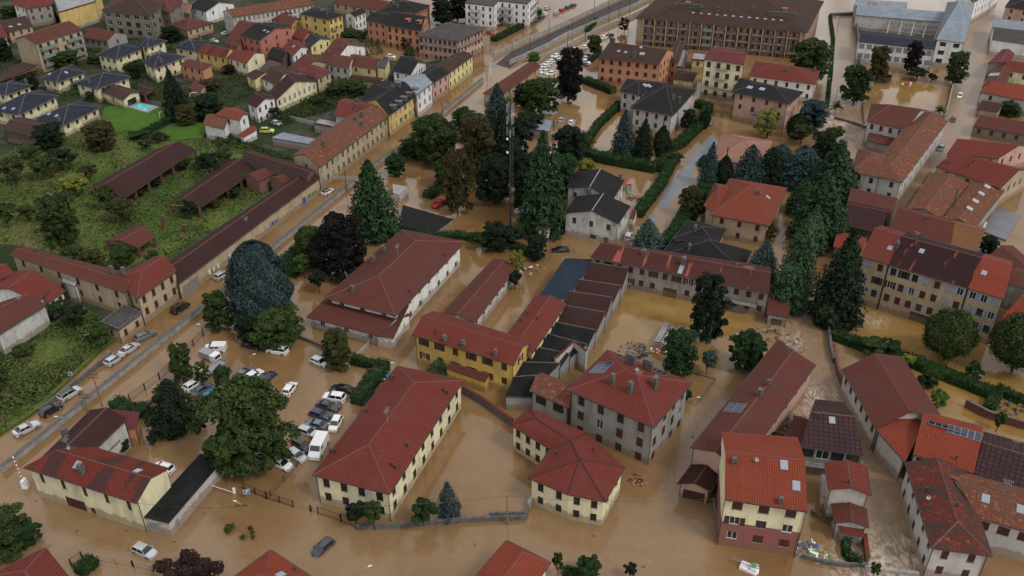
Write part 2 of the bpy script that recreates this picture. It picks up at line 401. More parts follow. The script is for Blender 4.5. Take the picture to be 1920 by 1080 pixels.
                if kind == 'w':
                    st = clampstyle(style, s.rng); pr = win_parts(w_, h_, st, clampstyle(sh, s.rng), clampstyle(fr, s.rng))
                    if s.detail:
                        o = s.inst('window', pr['window'], M)
                        for k_ in ('pane', 'shutter', 'shutter2'):
                            if k_ in pr: link(k_.rstrip('2'), pr[k_], o)
                    else:
                        key = ('J', id(pr['window']))
                        if key not in WIN:
                            me = bpy.data.meshes.new('window'); bm = bmesh.new(); ms = []
                            for k_ in ('window', 'pane', 'shutter', 'shutter2'):
                                if k_ in pr:
                                    st0 = len(bm.faces); bm.from_mesh(pr[k_]); bm.faces.ensure_lookup_table()
                                    for f_ in bm.faces[st0:]: f_.material_index += len(ms)
                                    ms += list(pr[k_].materials)
                            bm.to_mesh(me); bm.free()
                            for m_ in ms: me.materials.append(m_)
                            WIN[key] = me
                        s.inst('window', WIN[key], M)
                else:
                    mb = MB(); nm = 'door'; mt = M_('shut_brown')
                    if kind == 'garage': nm = 'garage_door'; mt = M_('shut_brown')
                    if kind == 'metal': nm = 'garage_door'; mt = M_('metal_grey')
                    if kind == 'dark': nm = 'opening'; mt = M_('plaster_darkwall')
                    if kind == 'glass': nm = 'window'; mt = M_('glass')
                    if kind == 'green': mt = M_('shut_green')
                    if kind == 'sign': mt = M_('sign_blue')
                    nn = max(1, int(w_/1.1))
                    for k in range(nn): mb.box(-w_/2+w_/nn*k+.02, -w_/2+w_/nn*(k+1)-.02, -.15, -.08, 0, h_, 0)
                    mb.box(-w_/2, w_/2, -.19, -.151, 0, h_, 0)
                    s.inst(nm, mb.mesh(nm, [mt]), M)
        bm2 = band[1] if band else 'plaster_'+wall
        s.put(wm, 'wall', [M_('plaster_'+wall), M_(bm2), M_('plaster_darkwall')])
        if gut:
            gm = MB()
            for i in range(4):
                if (('ab', 'bc', 'cd', 'da')[i]) in gables and gables[('ab', 'bc', 'cd', 'da')[i]] or roof == 'flat': continue
                if roof == 'shed' and i != 0: continue
                p, q_ = w[i], w[(i+1)%4]; n = Vector(((q_-p).y, -(q_-p).x, 0)).normalized()*.08
                gm = MB(); gm.bar(p+n-z*.08, q_+n-z*.08, .09); s.put(gm, 'gutter', M_('gutter'))
            for i in range(4):
                pi_, po = ins[i], w[i]; dirn = (Vector((po.x, po.y))-pi_).normalized()
                if dirn.dot(-pi_) > 0:
                    x = pi_ + dirn*.12; dm = MB(); dm.bar((x.x, x.y, base), (x.x, x.y, hw-.1), .06); s.put(dm, 'downpipe', M_('gutter'))
        return s
    def poly(s, eaves, h, apex, faces, wall='cream', rmat='red', over=.45, base=-1, wins=(), style='closed', sh='shut_dark', ridge='ridge', gut=True):
        """free roof: eaves = outline pixels at height h; apex = [(px,py,height)]; faces index eaves+apex"""
        E = [P(*p, h) for p in eaves]; A = [P(p[0], p[1], h+p[2]) for p in apex]; V = E + A
        if s.root is None: s.mk(E)
        ar = sum(E[i].x*E[(i+1)%len(E)].y - E[(i+1)%len(E)].x*E[i].y for i in range(len(E)))
        z = Vector((0, 0, 1)); rm = MB(); fl = []
        for f in faces:
            pl = [V[i] for i in f]; uv = face_uv(pl)[0]
            for j in range(1, len(pl)-1):
                tr = [pl[0], pl[j], pl[j+1]]; rm.face(tr, 0, [uv[0], uv[j], uv[j+1]]); rm.face([p-z*.2 for p in tr[::-1]], 2); fu = face_uv(tr); fl.append((tr, fu[1], fu[2], fu[3]))
            for i in range(len(f)):
                i1, i2 = f[i], f[(i+1)%len(f)]; p, q_ = V[i1], V[i2]
                if i1 < len(E) and i2 < len(E): rm.face([p-z*.2, q_-z*.2, q_, p], 1)
                else:
                    k = q_-p; sd = k.cross(z).normalized()*.17; rm.face([p-sd+z*.0, q_-sd, q_+z*.1, p+z*.1], 3); rm.face([p+z*.1, q_+z*.1, q_+sd, p+sd], 3)
        ro = s.put(rm, 'roof', [M_('roof_'+rmat), M_('fascia'), M_('soffit'), M_(ridge)])
        s.faces += [(*f, ro) for f in fl]
        p2 = [Vector((p.x, p.y)) for p in E]
        idx = list(range(len(E)))
        if ar < 0: p2 = p2[::-1]; idx = idx[::-1]
        ins = inset(p2, over); n_ = len(ins); wm = MB(); hw = h + .05
        wd_ = {k: v for k, v in wins}
        for i in range(n_):
            p, q_ = ins[i], ins[(i+1)%n_]; Lw = (q_-p).length
            if Lw < .1: continue
            u = (q_-p)/Lw; n = Vector((u.y, -u.x)); e = frozenset((idx[i], idx[(i+1)%n_])); ops = []
            spec = None
            for k, v in wd_.items():
                if frozenset(k) == e: spec = v
            if spec:
                nc, nr = spec
                for r_ in range(nr):
                    for k in range(nc): ops.append(((k+.5)*Lw/nc, h-.7-1.5-2.7*r_, 1.0, 1.5))
            def pt(uu, vv, dpt=0): return (p.x+u.x*uu-n.x*dpt, p.y+u.y*uu-n.y*dpt, vv)
            us = sorted({0, Lw, *[o[0]-.5 for o in ops], *[o[0]+.5 for o in ops]}); vs = sorted({base, hw, *[o[1] for o in ops], *[o[1]+1.5 for o in ops]})
            for iu in range(len(us)-1):
                for iv in range(len(vs)-1):
                    cu, cv = (us[iu]+us[iu+1])/2, (vs[iv]+vs[iv+1])/2
                    if any(abs(cu-o[0]) < .5 and o[1] < cv < o[1]+1.5 for o in ops): continue
                    wm.face([pt(us[iu], vs[iv]), pt(us[iu+1], vs[iv]), pt(us[iu+1], vs[iv+1]), pt(us[iu], vs[iv+1])])
            for o_ in ops:
                wm.face([pt(o_[0]-.5, o_[1], .2), pt(o_[0]+.5, o_[1], .2), pt(o_[0]+.5, o_[1]+1.5, .2), pt(o_[0]-.5, o_[1]+1.5, .2)])
                pr = win_parts(1.0, 1.5, clampstyle(style, s.rng), sh, 'frame_white'); M = rot_basis((u.x, u.y, 0), (n.x, n.y, 0), pt(o_[0], o_[1]))
                o = s.inst('window', pr['window'], M)
                for k_ in ('pane', 'shutter', 'shutter2'):
                    if k_ in pr: link(k_.rstrip('2'), pr[k_], o)
        s.put(wm, 'wall', [M_('plaster_'+wall)])
        gm = MB()
        for i in range(len(E)):
            gm.bar(E[i]-z*.08, E[(i+1)%len(E)]-z*.08, .09)
        s.put(gm, 'gutter', M_('gutter'))
        return s
    def hit(s, px, py):
        d = ray(px, py); o = Vector((0, 0, CH)); best = None
        for pl, u, v, n, ro in s.faces:
            dn = d.dot(n)
            if abs(dn) < 1e-6: continue
            t = (pl[0]-o).dot(n)/dn; x = o + d*t
            c = sum(pl, Vector((0, 0, 0)))/len(pl); ins = True; mind = 1e9
            for i in range(len(pl)):
                a, b = pl[i], pl[(i+1)%len(pl)]; e = b-a
                s1 = e.x*(x.y-a.y)-e.y*(x.x-a.x); s2 = e.x*(c.y-a.y)-e.y*(c.x-a.x)
                mind = min(mind, s1*(1 if s2 > 0 else -1)/max(e.length, .1))
            sc_ = (mind >= -.05, -t if mind >= -.05 else mind)
            if best is None or sc_ > best[0]: best = (sc_, x, u, v, n, ro)
        return best[1:]
    def item(s, kind, px, py, a=None, b=None):
        x, u, v, n, ro = s.hit(px, py)
        mb = MB(); U, V = u, v
        M = Matrix(((u.x, v.x, n.x, x.x), (u.y, v.y, n.y, x.y), (u.z, v.z, n.z, x.z), (0, 0, 0, 1)))
        uh = Vector((u.x, u.y, 0)).normalized(); vh = Vector((-uh.y, uh.x, 0))
        Mu = Matrix(((uh.x, vh.x, 0, x.x), (uh.y, vh.y, 0, x.y), (0, 0, 1, x.z), (0, 0, 0, 1)))
        if kind == 'chimney':
            w = a or .5; H = b or 1.3
            mb.box(-w, w, -.35, .35, -.7, H, 0, Mu); mb.box(-w-.1, w+.1, -.45, .45, H, H+.12, 1, Mu)
            k = max(1, int(w/.35))
            for i in range(k): mb.box(-w+.1+i*(2*w/k), -w+(i+1)*(2*w/k)-.1, -.25, .25, H+.12, H+.45, 0, Mu)
            mb.box(-w, w, -.38, .38, H+.45, H+.55, 1, Mu)
            return s.put(mb, 'chimney', [M_('chimney'), M_('concrete_dark')], ro)
        if kind == 'pipe':
            mb.bar(Mu @ Vector((0, 0, -.2)), Mu @ Vector((0, 0, a or .8)), .12, n=6); mb.box(-.2, .2, -.2, .2, a or .8, (a or .8)+.1, 0, Mu)
            return s.put(mb, 'vent_pipe', [M_('steel_dark')], ro)
        if kind == 'skylight':
            w, l = (a or .8)/2, (b or 1.1)/2
            mb.box(-w-.1, w+.1, -l-.1, l+.1, -.02, .10, 0, M); mb.box(-w, w, -l, l, .10, .13, 1, M)
            return s.put(mb, 'skylight', [M_('metal_grey'), M_('skyglass')], ro)
        if kind == 'solar':
            nx, ny = a, b
            mb.box(-nx*.5, nx*.5, -ny*.8, ny*.8, .04, .12, 0, M)
            for i in range(nx):
                for j in range(ny): mb.box(-nx*.5+i+.05, -nx*.5+i+.95, -ny*.8+j*1.6+.05, -ny*.8+j*1.6+1.55, .12, .14, 1, M)
            return s.put(mb, 'solar_panel', [M_('metal_grey'), M_('solar')], ro)
        if kind == 'antenna':
            H = a or 2.6
            mb.bar(Mu @ Vector((0, 0, -.3)), Mu @ Vector((0, 0, H)), .045, n=5)
            for k, (l, zz) in enumerate(((1.3, H-.1), (.9, H-.6))):
                mb.bar(Mu @ Vector((-l/2, 0, zz)), Mu @ Vector((l/2, 0, zz)), .03)
                for i in range(5):
                    xx = -l/2 + l*i/4; mb.bar(Mu @ Vector((xx, -.35, zz)), Mu @ Vector((xx, .35, zz)), .02)
            return s.put(mb, 'antenna', [M_('metal_grey')], ro)
        if kind == 'dish':
            mb.bar(Mu @ Vector((0, 0, -.2)), Mu @ Vector((0, 0, .7)), .04, n=5); q = 10; cen = Mu @ Vector((0, -.1, .8))
            dn = Vector((-.3, -.8, .5)).normalized(); qq = dn.to_track_quat('Z', 'Y')
            ring = [cen + qq @ Vector((.34*cos(2*pi*i/q), .34*sin(2*pi*i/q), .1)) for i in range(q)]
            for i in range(q): mb.face([cen, ring[i], ring[(i+1)%q]], 0); mb.face([cen-dn*.03, ring[(i+1)%q], ring[i]], 0)
            return s.put(mb, 'satellite_dish', [M_('metal_grey')], ro)
        if kind in ('dormer', 'dormerdark'):
            w = .9; mb.box(-w, w, -1.2, .6, -.2, 1.0, 0, Mu); mb.box(-w-.15, w+.15, -1.4, .9, 1.0, 1.12, 1, Mu); mb.box(-w+.2, w-.2, -1.23, -1.2, .15, .9, 2, Mu)
            return s.put(mb, 'dormer', [M_('wood' if kind == 'dormer' else 'concrete_dark'), M_('terra' if kind == 'dormer' else 'concrete_dark'), M_('glass')], ro)
    def items(s, *L):
        for i in L: s.item(*i)
        return s
    def balcony(s, side, u0, u1, z, col='rail', depth=1.1, n=None):
        i = s.lastsid.index(side); p, q_ = s.lastins[i], s.lastins[(i+1)%4]; u = (q_-p).normalized(); Lw = (q_-p).length; nn = Vector((u.y, -u.x))
        M = rot_basis((u.x, u.y, 0), (nn.x, nn.y, 0), (p.x, p.y, z)); x0, x1 = u0*Lw, u1*Lw
        mb = MB(); mb.box(x0, x1, .003, depth, -.15, 0, 0, M); s1 = s.put(mb, 'balcony', [M_('concrete_raw')])
        r = MB(); D = depth-.05
        for a, b in (((x0, D), (x1, D)), ((x0, 0.02), (x0, D)), ((x1, 0.02), (x1, D))):
            r.bar(M @ Vector((*a, 1.0)), M @ Vector((*b, 1.0)), .04); L_ = math.dist(a, b); k = max(1, int(L_/.35))
            for j in range(k+1):
                x = (a[0]+(b[0]-a[0])*j/k, a[1]+(b[1]-a[1])*j/k); r.bar(M @ Vector((*x, 0)), M @ Vector((*x, 1.0)), .022)
            r.bar(M @ Vector((*a, .5)), M @ Vector((*b, .5)), .03)
        if col == 'rail_green' or col == 'solid':
            r.box(x0, x1, D-.02, D+.02, .02, .95, 0, M); r.box(x0-.02, x0+.02, .02, D, .02, .95, 0, M); r.box(x1-.02, x1+.02, .02, D, .02, .95, 0, M)
        s.put(r, 'railing', [M_('rail' if col == 'solid' else col)], s1); return s
def B(name, label, cat='house', group=None, detail=1):
    b = Bld(name, label, cat, group); b.detail = detail; return b
# ---------------------------------------------------------------- foliage
def leafmat(name, c1, c2, c3=None):
    k_ = .85; c1 = [x*k_ for x in c1]; c2 = [x*k_ for x in c2]; c3 = [x*k_ for x in c3] if c3 else None
    m, t, b = nodes('leaf_'+name); b.inputs['Roughness'].default_value = .8; b.inputs['Specular IOR Level'].default_value = .12
    g = t.nodes.new('ShaderNodeNewGeometry')
    c = ramp(t, g.outputs['Random Per Island'], [(.0, c1), (.6, [(x+y)/2 for x, y in zip(c1, c2)]), (1, c2)])
    n = noise(t, g.outputs['Position'], .55, 3)
    c = mix(t, ramp(t, n, [(.42, (0,)*3), (.6, (.65,)*3)]), c, c3 or [x*.6 for x in c1])
    t.links.new(c, b.inputs['Base Color']); MATS['leaf_'+name] = m
leafmat('green', (.030, .052, .015), (.070, .100, .027)); leafmat('dark', (.012, .024, .013), (.028, .045, .022)); leafmat('black', (.010, .010, .010), (.024, .018, .016))
leafmat('olive', (.040, .048, .016), (.085, .085, .028)); leafmat('bright', (.050, .105, .022), (.10, .16, .035)); leafmat('yellow', (.13, .14, .02), (.28, .26, .05), (.05, .08, .02))
leafmat('blue', (.030, .055, .055), (.065, .10, .10)); leafmat('silver', (.045, .085, .070), (.10, .15, .12)); leafmat('conifer', (.022, .054, .022), (.052, .10, .042)); leafmat('conifer2', (.042, .084, .042), (.085, .145, .068))
leafmat('brown', (.045, .040, .018), (.095, .075, .030)); leafmat('purple', (.026, .014, .014), (.05, .026, .024)); leafmat('hedge', (.018, .044, .014), (.042, .078, .024)); leafmat('grassy', (.045, .080, .018), (.10, .14, .036), (.095, .085, .036))
plain('bark', (.055, .042, .032), .95, var=.4)
def quads_mesh(name, cen, nrm, size, rs, aspect=1.0):
    n = len(cen); r = rs
    t = r.normal(size=(n, 3)); a = np.cross(nrm, t); a /= np.linalg.norm(a, axis=1)[:, None]+1e-9; b = np.cross(nrm, a); b /= np.linalg.norm(b, axis=1)[:, None]+1e-9
    s = (size * r.uniform(.6, 1.3, n))[:, None]; v = np.empty((n, 4, 3))
    v[:, 0] = cen - a*s*aspect; v[:, 1] = cen - b*s*.75; v[:, 2] = cen + a*s*aspect; v[:, 3] = cen + b*s*.75
    v[:, 0] += nrm*s*.25; v[:, 2] += nrm*s*.25*-1
    me = bpy.data.meshes.new(name); me.vertices.add(n*4); me.vertices.foreach_set('co', v.reshape(-1)); me.loops.add(n*4)
    me.loops.foreach_set('vertex_index', np.arange(n*4, dtype=np.int32)); me.polygons.add(n)
    me.polygons.foreach_set('loop_start', np.arange(0, n*4, 4, dtype=np.int32)); me.update(calc_edges=True); return me
def unit(v): return v / (np.linalg.norm(v, axis=1)[:, None] + 1e-9)
TPL = {}
def crown_tpl(kind, var):
    key = (kind, var)
    if key in TPL: return TPL[key]
    r = np.random.RandomState(hash(kind) % 1000 if False else sum(map(ord, kind))*7 + var*31)
    if kind in ('broad', 'shrub', 'airy', 'clipped', 'column'):
        K, per, ls = {'broad': (96, 200, .042), 'shrub': (30, 240, .062), 'airy': (42, 170, .05), 'clipped': (1, 14000, .036), 'column': (84, 170, .043)}[kind]
        if kind == 'clipped':
            d = unit(r.normal(size=(per, 3))); rad = .87 + .1*np.abs(r.normal(size=per))*.9; rad = rad*(1+.05*np.sin(d[:, 0]*9+d[:, 2]*5)+.05*np.sin(d[:, 1]*8-d[:, 2]*7)); c = d*rad[:, None]; nr = unit(d + r.normal(size=(per, 3))*.55)
            c[:, 2] = np.where(c[:, 2] < 0, c[:, 2]*.8, c[:, 2])
        else:
            C_ = []; Nn = []
            for k in range(K):
                d = unit(r.normal(size=(1, 3)))[0]; q = r.uniform(.35, .86)
                if kind in ('shrub',): d[2] = abs(d[2])*.9 - .05
                zz_ = (-.80+1.6*((k+.5)/K) if kind != 'shrub' else r.uniform(0, .8)); th_ = k*2.39996+r.uniform(-.5, .5); rad = (1-abs(zz_)**(2.6 if zz_ > 0 else 4))**.5*r.uniform(.3, .84)*(.86+.16*np.sin(2*th_+var)+.10*np.sin(5*th_)); bc = np.array([rad*np.cos(th_), rad*np.sin(th_), zz_])
                if bc[2] < -.75: bc[2] *= .8
                br = r.uniform(.09, .28) if kind != 'airy' else r.uniform(.09, .24)
                dd = unit(r.normal(size=(per, 3))); dd[:, 2] = np.where(dd[:, 2] < -.2, -dd[:, 2], dd[:, 2])
                rr = br*(.65+.45*r.rand(per)); p = bc + dd*rr[:, None]*np.array([1, 1, .8])
                C_.append(p); Nn.append(unit(dd*.9 + np.array([0, 0, .35]) + r.normal(size=(per, 3))*.5))
            c = np.concatenate(C_); nr = np.concatenate(Nn)
        c[:, 2] += 1
        me = quads_mesh('crown', c, nr, ls, r)
    elif kind in ('cone', 'spruce', 'cypress', 'deodar', 'dome'):
        n_l, nb, per, ls = {'cone': (19, 19, 46, .046), 'spruce': (15, 16, 40, .046), 'cypress': (1, 1, 8000, .045), 'dome': (1, 1, 17000, .034), 'deodar': (17, 19, 62, .042)}[kind]
        if kind in ('cypress', 'dome'):
            z = r.rand(per); R = np.sin(np.clip(z*1.12+.10, 0, 1)*pi)**.7; R = np.where(z > .6, R*(1-(z-.6)*.9), R)
            if kind == 'dome': R = (1-np.clip((z-.3)/.72, 0, 1)**2.4)**.6*np.clip(.72+z*1.2, 0, 1)
            an = r.uniform(0, 2*pi, per); rr = R*(.8+.28*r.rand(per)*np.abs(np.sin(an*3+z*9)))
            c = np.stack([rr*np.cos(an), rr*np.sin(an), z*2], 1); nr = unit(np.stack([np.cos(an), np.sin(an), .3+0*z], 1) + r.normal(size=(per, 3))*.5)
        else:
            C_ = []; Nn = []
            for l in range(n_l):
                f = l/(n_l-1); z = .10 + 1.84*f**.92; R = (1-f**1.6)**.86*(.86+.14*min(1, f*5)) + .03
                if kind == 'deodar': R = (1-f**3.2)**.62*(.80+.20*sin(pi*min(1, f*1.5))) + .04
                nbb = max(5, int(nb*(.45+.55*(1-f))))
                for k in range(nbb):
                    an = 2*pi*(k+r.rand()*.8)/nbb + l*.7; Rb = R*r.uniform(.78, 1.10); m = int(per*(.35+.65*(1-f)))
                    s = r.rand(m)**.65*Rb; w = (.10+.07*(1-f))*(1-(s/Rb)*.55); off = r.normal(size=m)*w
                    dz = -(s**1.5)*.16 + r.normal(size=m)*.026 - np.abs(off)*.25 + (.05 if kind == 'spruce' else 0)*s
                    x = s*cos(an)-off*sin(an); y = s*sin(an)+off*cos(an)
                    C_.append(np.stack([x, y, z+dz], 1)); Nn.append(unit(np.stack([np.full(m, cos(an)*.5), np.full(m, sin(an)*.5), np.ones(m)], 1)+r.normal(size=(m, 3))*.45))
            c = np.concatenate(C_); nr = np.concatenate(Nn)
        me = quads_mesh('crown', c, nr, ls, r, 1.25)
    elif kind == 'palm':
        C_ = []; Nn = []
        for k in range(46):
            an = r.uniform(0, 2*pi); el = r.uniform(-.25, 1.35); m = 46; s = np.linspace(.08, 1, m)
            h = s*cos(el); zz = 1 + s*sin(el) - .55*s**2.2*cos(el)
            off = np.tile([-1, 1], m//2)*(.09*np.sin(s*pi)**.6)
            C_.append(np.stack([h*cos(an)-off*sin(an), h*sin(an)+off*cos(an), zz-np.abs(off)*.4], 1)); Nn.append(unit(np.stack([-np.full(m, sin(el)*cos(an)), -np.full(m, sin(el)*sin(an)), np.full(m, cos(el)+.3)], 1)+r.normal(size=(m, 3))*.25))
        c = np.concatenate(C_); nr = np.concatenate(Nn); me = quads_mesh('crown', c, nr, .05, r, 1.4)
    me.materials.append(M_('leaf_green')); TPL[key] = me; return me
def trunk_tpl(kind):
    key = ('trunk', kind)
    if key in TPL: return TPL[key]
    r = random.Random(5); mb = MB(); up = kind in ('cone', 'spruce', 'cypress', 'deodar', 'dome')
    if up: mb.bar((0, 0, -.1), (0, 0, 1.8), .045, n=7, r2=.01)
    else:
        mb.bar((0, 0, -.15), (.01, .01, .55), .075, n=8, r2=.055)
        for k in range(7):
            an = 2*pi*k/7+r.random(); e = (.5*cos(an), .5*sin(an), 1.0+r.random()*.5); m = (.2*cos(an), .2*sin(an), .75)
            mb.bar((.01, .01, .5), m, .042, n=6, r2=.03); mb.bar(m, e, .03, n=5, r2=.008)
    me = mb.mesh('trunk', [M_('bark')]); TPL[key] = me; return me
TREES = []
NV = {'broad': 4, 'shrub': 3, 'airy': 2, 'column': 2, 'cone': 2, 'deodar': 2, 'spruce': 1, 'cypress': 2, 'dome': 1, 'clipped': 1, 'palm': 1}
def tree(px, by, ty, wpx, kind, col, label, name=None, cat=None, group=None, z0=0, cb=None, sq=1.0, hmin=1.0):
    """px,by trunk foot pixel; ty crown top pixel; wpx crown width in photo pixels"""
    p = P(px, by, z0); H = max(hmin, (hh(ty, by)-z0)); R = wpx*mpp(by)/2*(1.12 if kind in ('broad', 'airy', 'column') else 1.04)
    # the top outline of a broad crown is its near shoulder, so take off part of the radius
    if kind in ('broad', 'shrub', 'airy', 'clipped'): p = p + Vector((p.x, p.y, 0)).normalized()*R*.25
    n = len(TREES); r = random.Random(n*17+3); v = r.randrange(NV[kind])
    name = name or {'shrub': 'shrub', 'palm': 'palm_bush', 'cypress': 'cypress_tree', 'spruce': 'spruce_tree', 'cone': 'conifer_tree', 'deodar': 'cedar_tree', 'dome': 'cedar_tree'}.get(kind, 'broadleaf_tree')
    root = empty(name, p, label, cat or ('bush' if kind in ('shrub', 'palm') else 'tree'), group); rz = r.uniform(0, 6.28)
    cbz = {'broad': -.04, 'column': -.04, 'airy': .06, 'shrub': -.12, 'clipped': .06}.get(kind, 0) if cb is None else cb
    c = link('crown', crown_tpl(kind, v), root)
    low = H*cbz; c.location = (0, 0, low); c.rotation_euler = (0, 0, rz); c.scale = (R*1.02, R*1.02*r.uniform(.9, 1.05)*sq, (H-low)/2); c.rotation_euler = (r.uniform(-.04, .04), r.uniform(-.04, .04), rz)
    c.material_slots[0].link = 'OBJECT'; c.material_slots[0].material = M_('leaf_'+col)
    if kind not in ('palm',) or True:
        t = link('trunk', trunk_tpl(kind), root); k = max(R*.8, H*.14); t.scale = (k, k, H/2*1.0); t.rotation_euler = (0, 0, rz); t.location = (0, 0, 0)
    TREES.append(root); return root
def hedge(pts, w, h, label, col='hedge', group=None, z0=0, name='hedge', dens=26, closed=False):
    W = [P(x, y, z0) for x, y in pts]; r = np.random.RandomState(len(label)*7+int(pts[0][0])); cs = []; ns = []; core = MB()
    c0 = Vector((W[0].x, W[0].y, 0))
    for a, b in zip(W[:-1], W[1:]):
        d = (b-a); L = d.length
        if L < .1: continue
        d /= L; s = Vector((-d.y, d.x, 0)); n = int(L*(w+2*h)*dens); 
        k = r.rand(n)*(w+2*h); t = r.rand(n)*L; hv = h*(1+.10*np.sin(t*1.3)+.07*np.sin(t*3.1+1))
        x = np.where(k < h, -w/2, np.where(k > h+w, w/2, k-h-w/2)); z = np.where(k < h, k, np.where(k > h+w, w+2*h-k, h))*hv/h
        nn = np.where((k < h)[:, None], [[-s.x, -s.y, .3]], np.where((k > h+w)[:, None], [[s.x, s.y, .3]], [[0, 0, 1.0]]))
        p = np.stack([a.x+d.x*t+s.x*x, a.y+d.y*t+s.y*x, z0+z], 1) + r.normal(size=(n, 3))*.10
        cs.append(p); ns.append(unit(nn + r.normal(size=(n, 3))*.5))
        q = [(a-s*(w/2-.12)), (b-s*(w/2-.12)), (b+s*(w/2-.12)), (a+s*(w/2-.12))]; core.prism([(v.x, v.y) for v in q], z0-.6, z0+h*.88)
    me = quads_mesh('hedge', np.concatenate(cs), np.concatenate(ns), .17, r)
    bm = bmesh.new(); bm.from_mesh(me); cm = core.mesh('core', []); bm.from_mesh(cm); bm.to_mesh(me); bm.free()
    me.transform(Matrix.Translation(-c0)); me.materials.append(M_('leaf_'+col))
    o = link(name, me, None, c0); return tag(o, label, 'hedge', group)
# ---------------------------------------------------------------- water
def pip(x, y, poly):
    ins = np.zeros(x.shape, bool); n = len(poly)
    for i in range(n):
        x1, y1 = poly[i]; x2, y2 = poly[(i+1)%n]
        c = ((y1 > y) != (y2 > y)) & (x < (x2-x1)*(y-y1)/((y2-y1) or 1e-9)+x1); ins ^= c
    return ins
def segdist(X, Y, pts):
    D = np.full(X.shape, 1e9)
    for (ax, ay), (bx, by) in zip(pts[:-1], pts[1:]):
        dx, dy = bx-ax, by-ay; t = np.clip(((X-ax)*dx+(Y-ay)*dy)/(dx*dx+dy*dy+1e-9), 0, 1)
        D = np.minimum(D, np.hypot(X-ax-t*dx, Y-ay-t*dy))
    return D
def grid_mesh(name, x0, x1, y0, y1, st):
    nx, ny = int((x1-x0)/st)+1, int((y1-y0)/st)+1; xs = np.linspace(x0, x1, nx); ys = np.linspace(y0, y1, ny); X, Y = np.meshgrid(xs, ys)
    v = np.stack([X, Y, X*0], -1).reshape(-1, 3); me = bpy.data.meshes.new(name); me.vertices.add(nx*ny); me.vertices.foreach_set('co', v.reshape(-1))
    i = (np.arange(ny-1)[:, None]*nx + np.arange(nx-1)[None]).reshape(-1); q = np.stack([i, i+1, i+1+nx, i+nx], 1).astype(np.int32)
    me.loops.add(q.size); me.loops.foreach_set('vertex_index', q.reshape(-1)); me.polygons.add(len(q)); me.polygons.foreach_set('loop_start', np.arange(0, q.size, 4, dtype=np.int32)); me.update(calc_edges=True)
    return me, X.reshape(-1), Y.reshape(-1)
def patch(name, pts, z, m, kind='structure', label=None):
    W = [P(x, y, z) for x, y in pts]; mb = MB(); mb.prism([(p.x, p.y) for p in W], z-.9, z)
    o = mb.build(name, [m]); tag(o, label, None, None, kind); return o
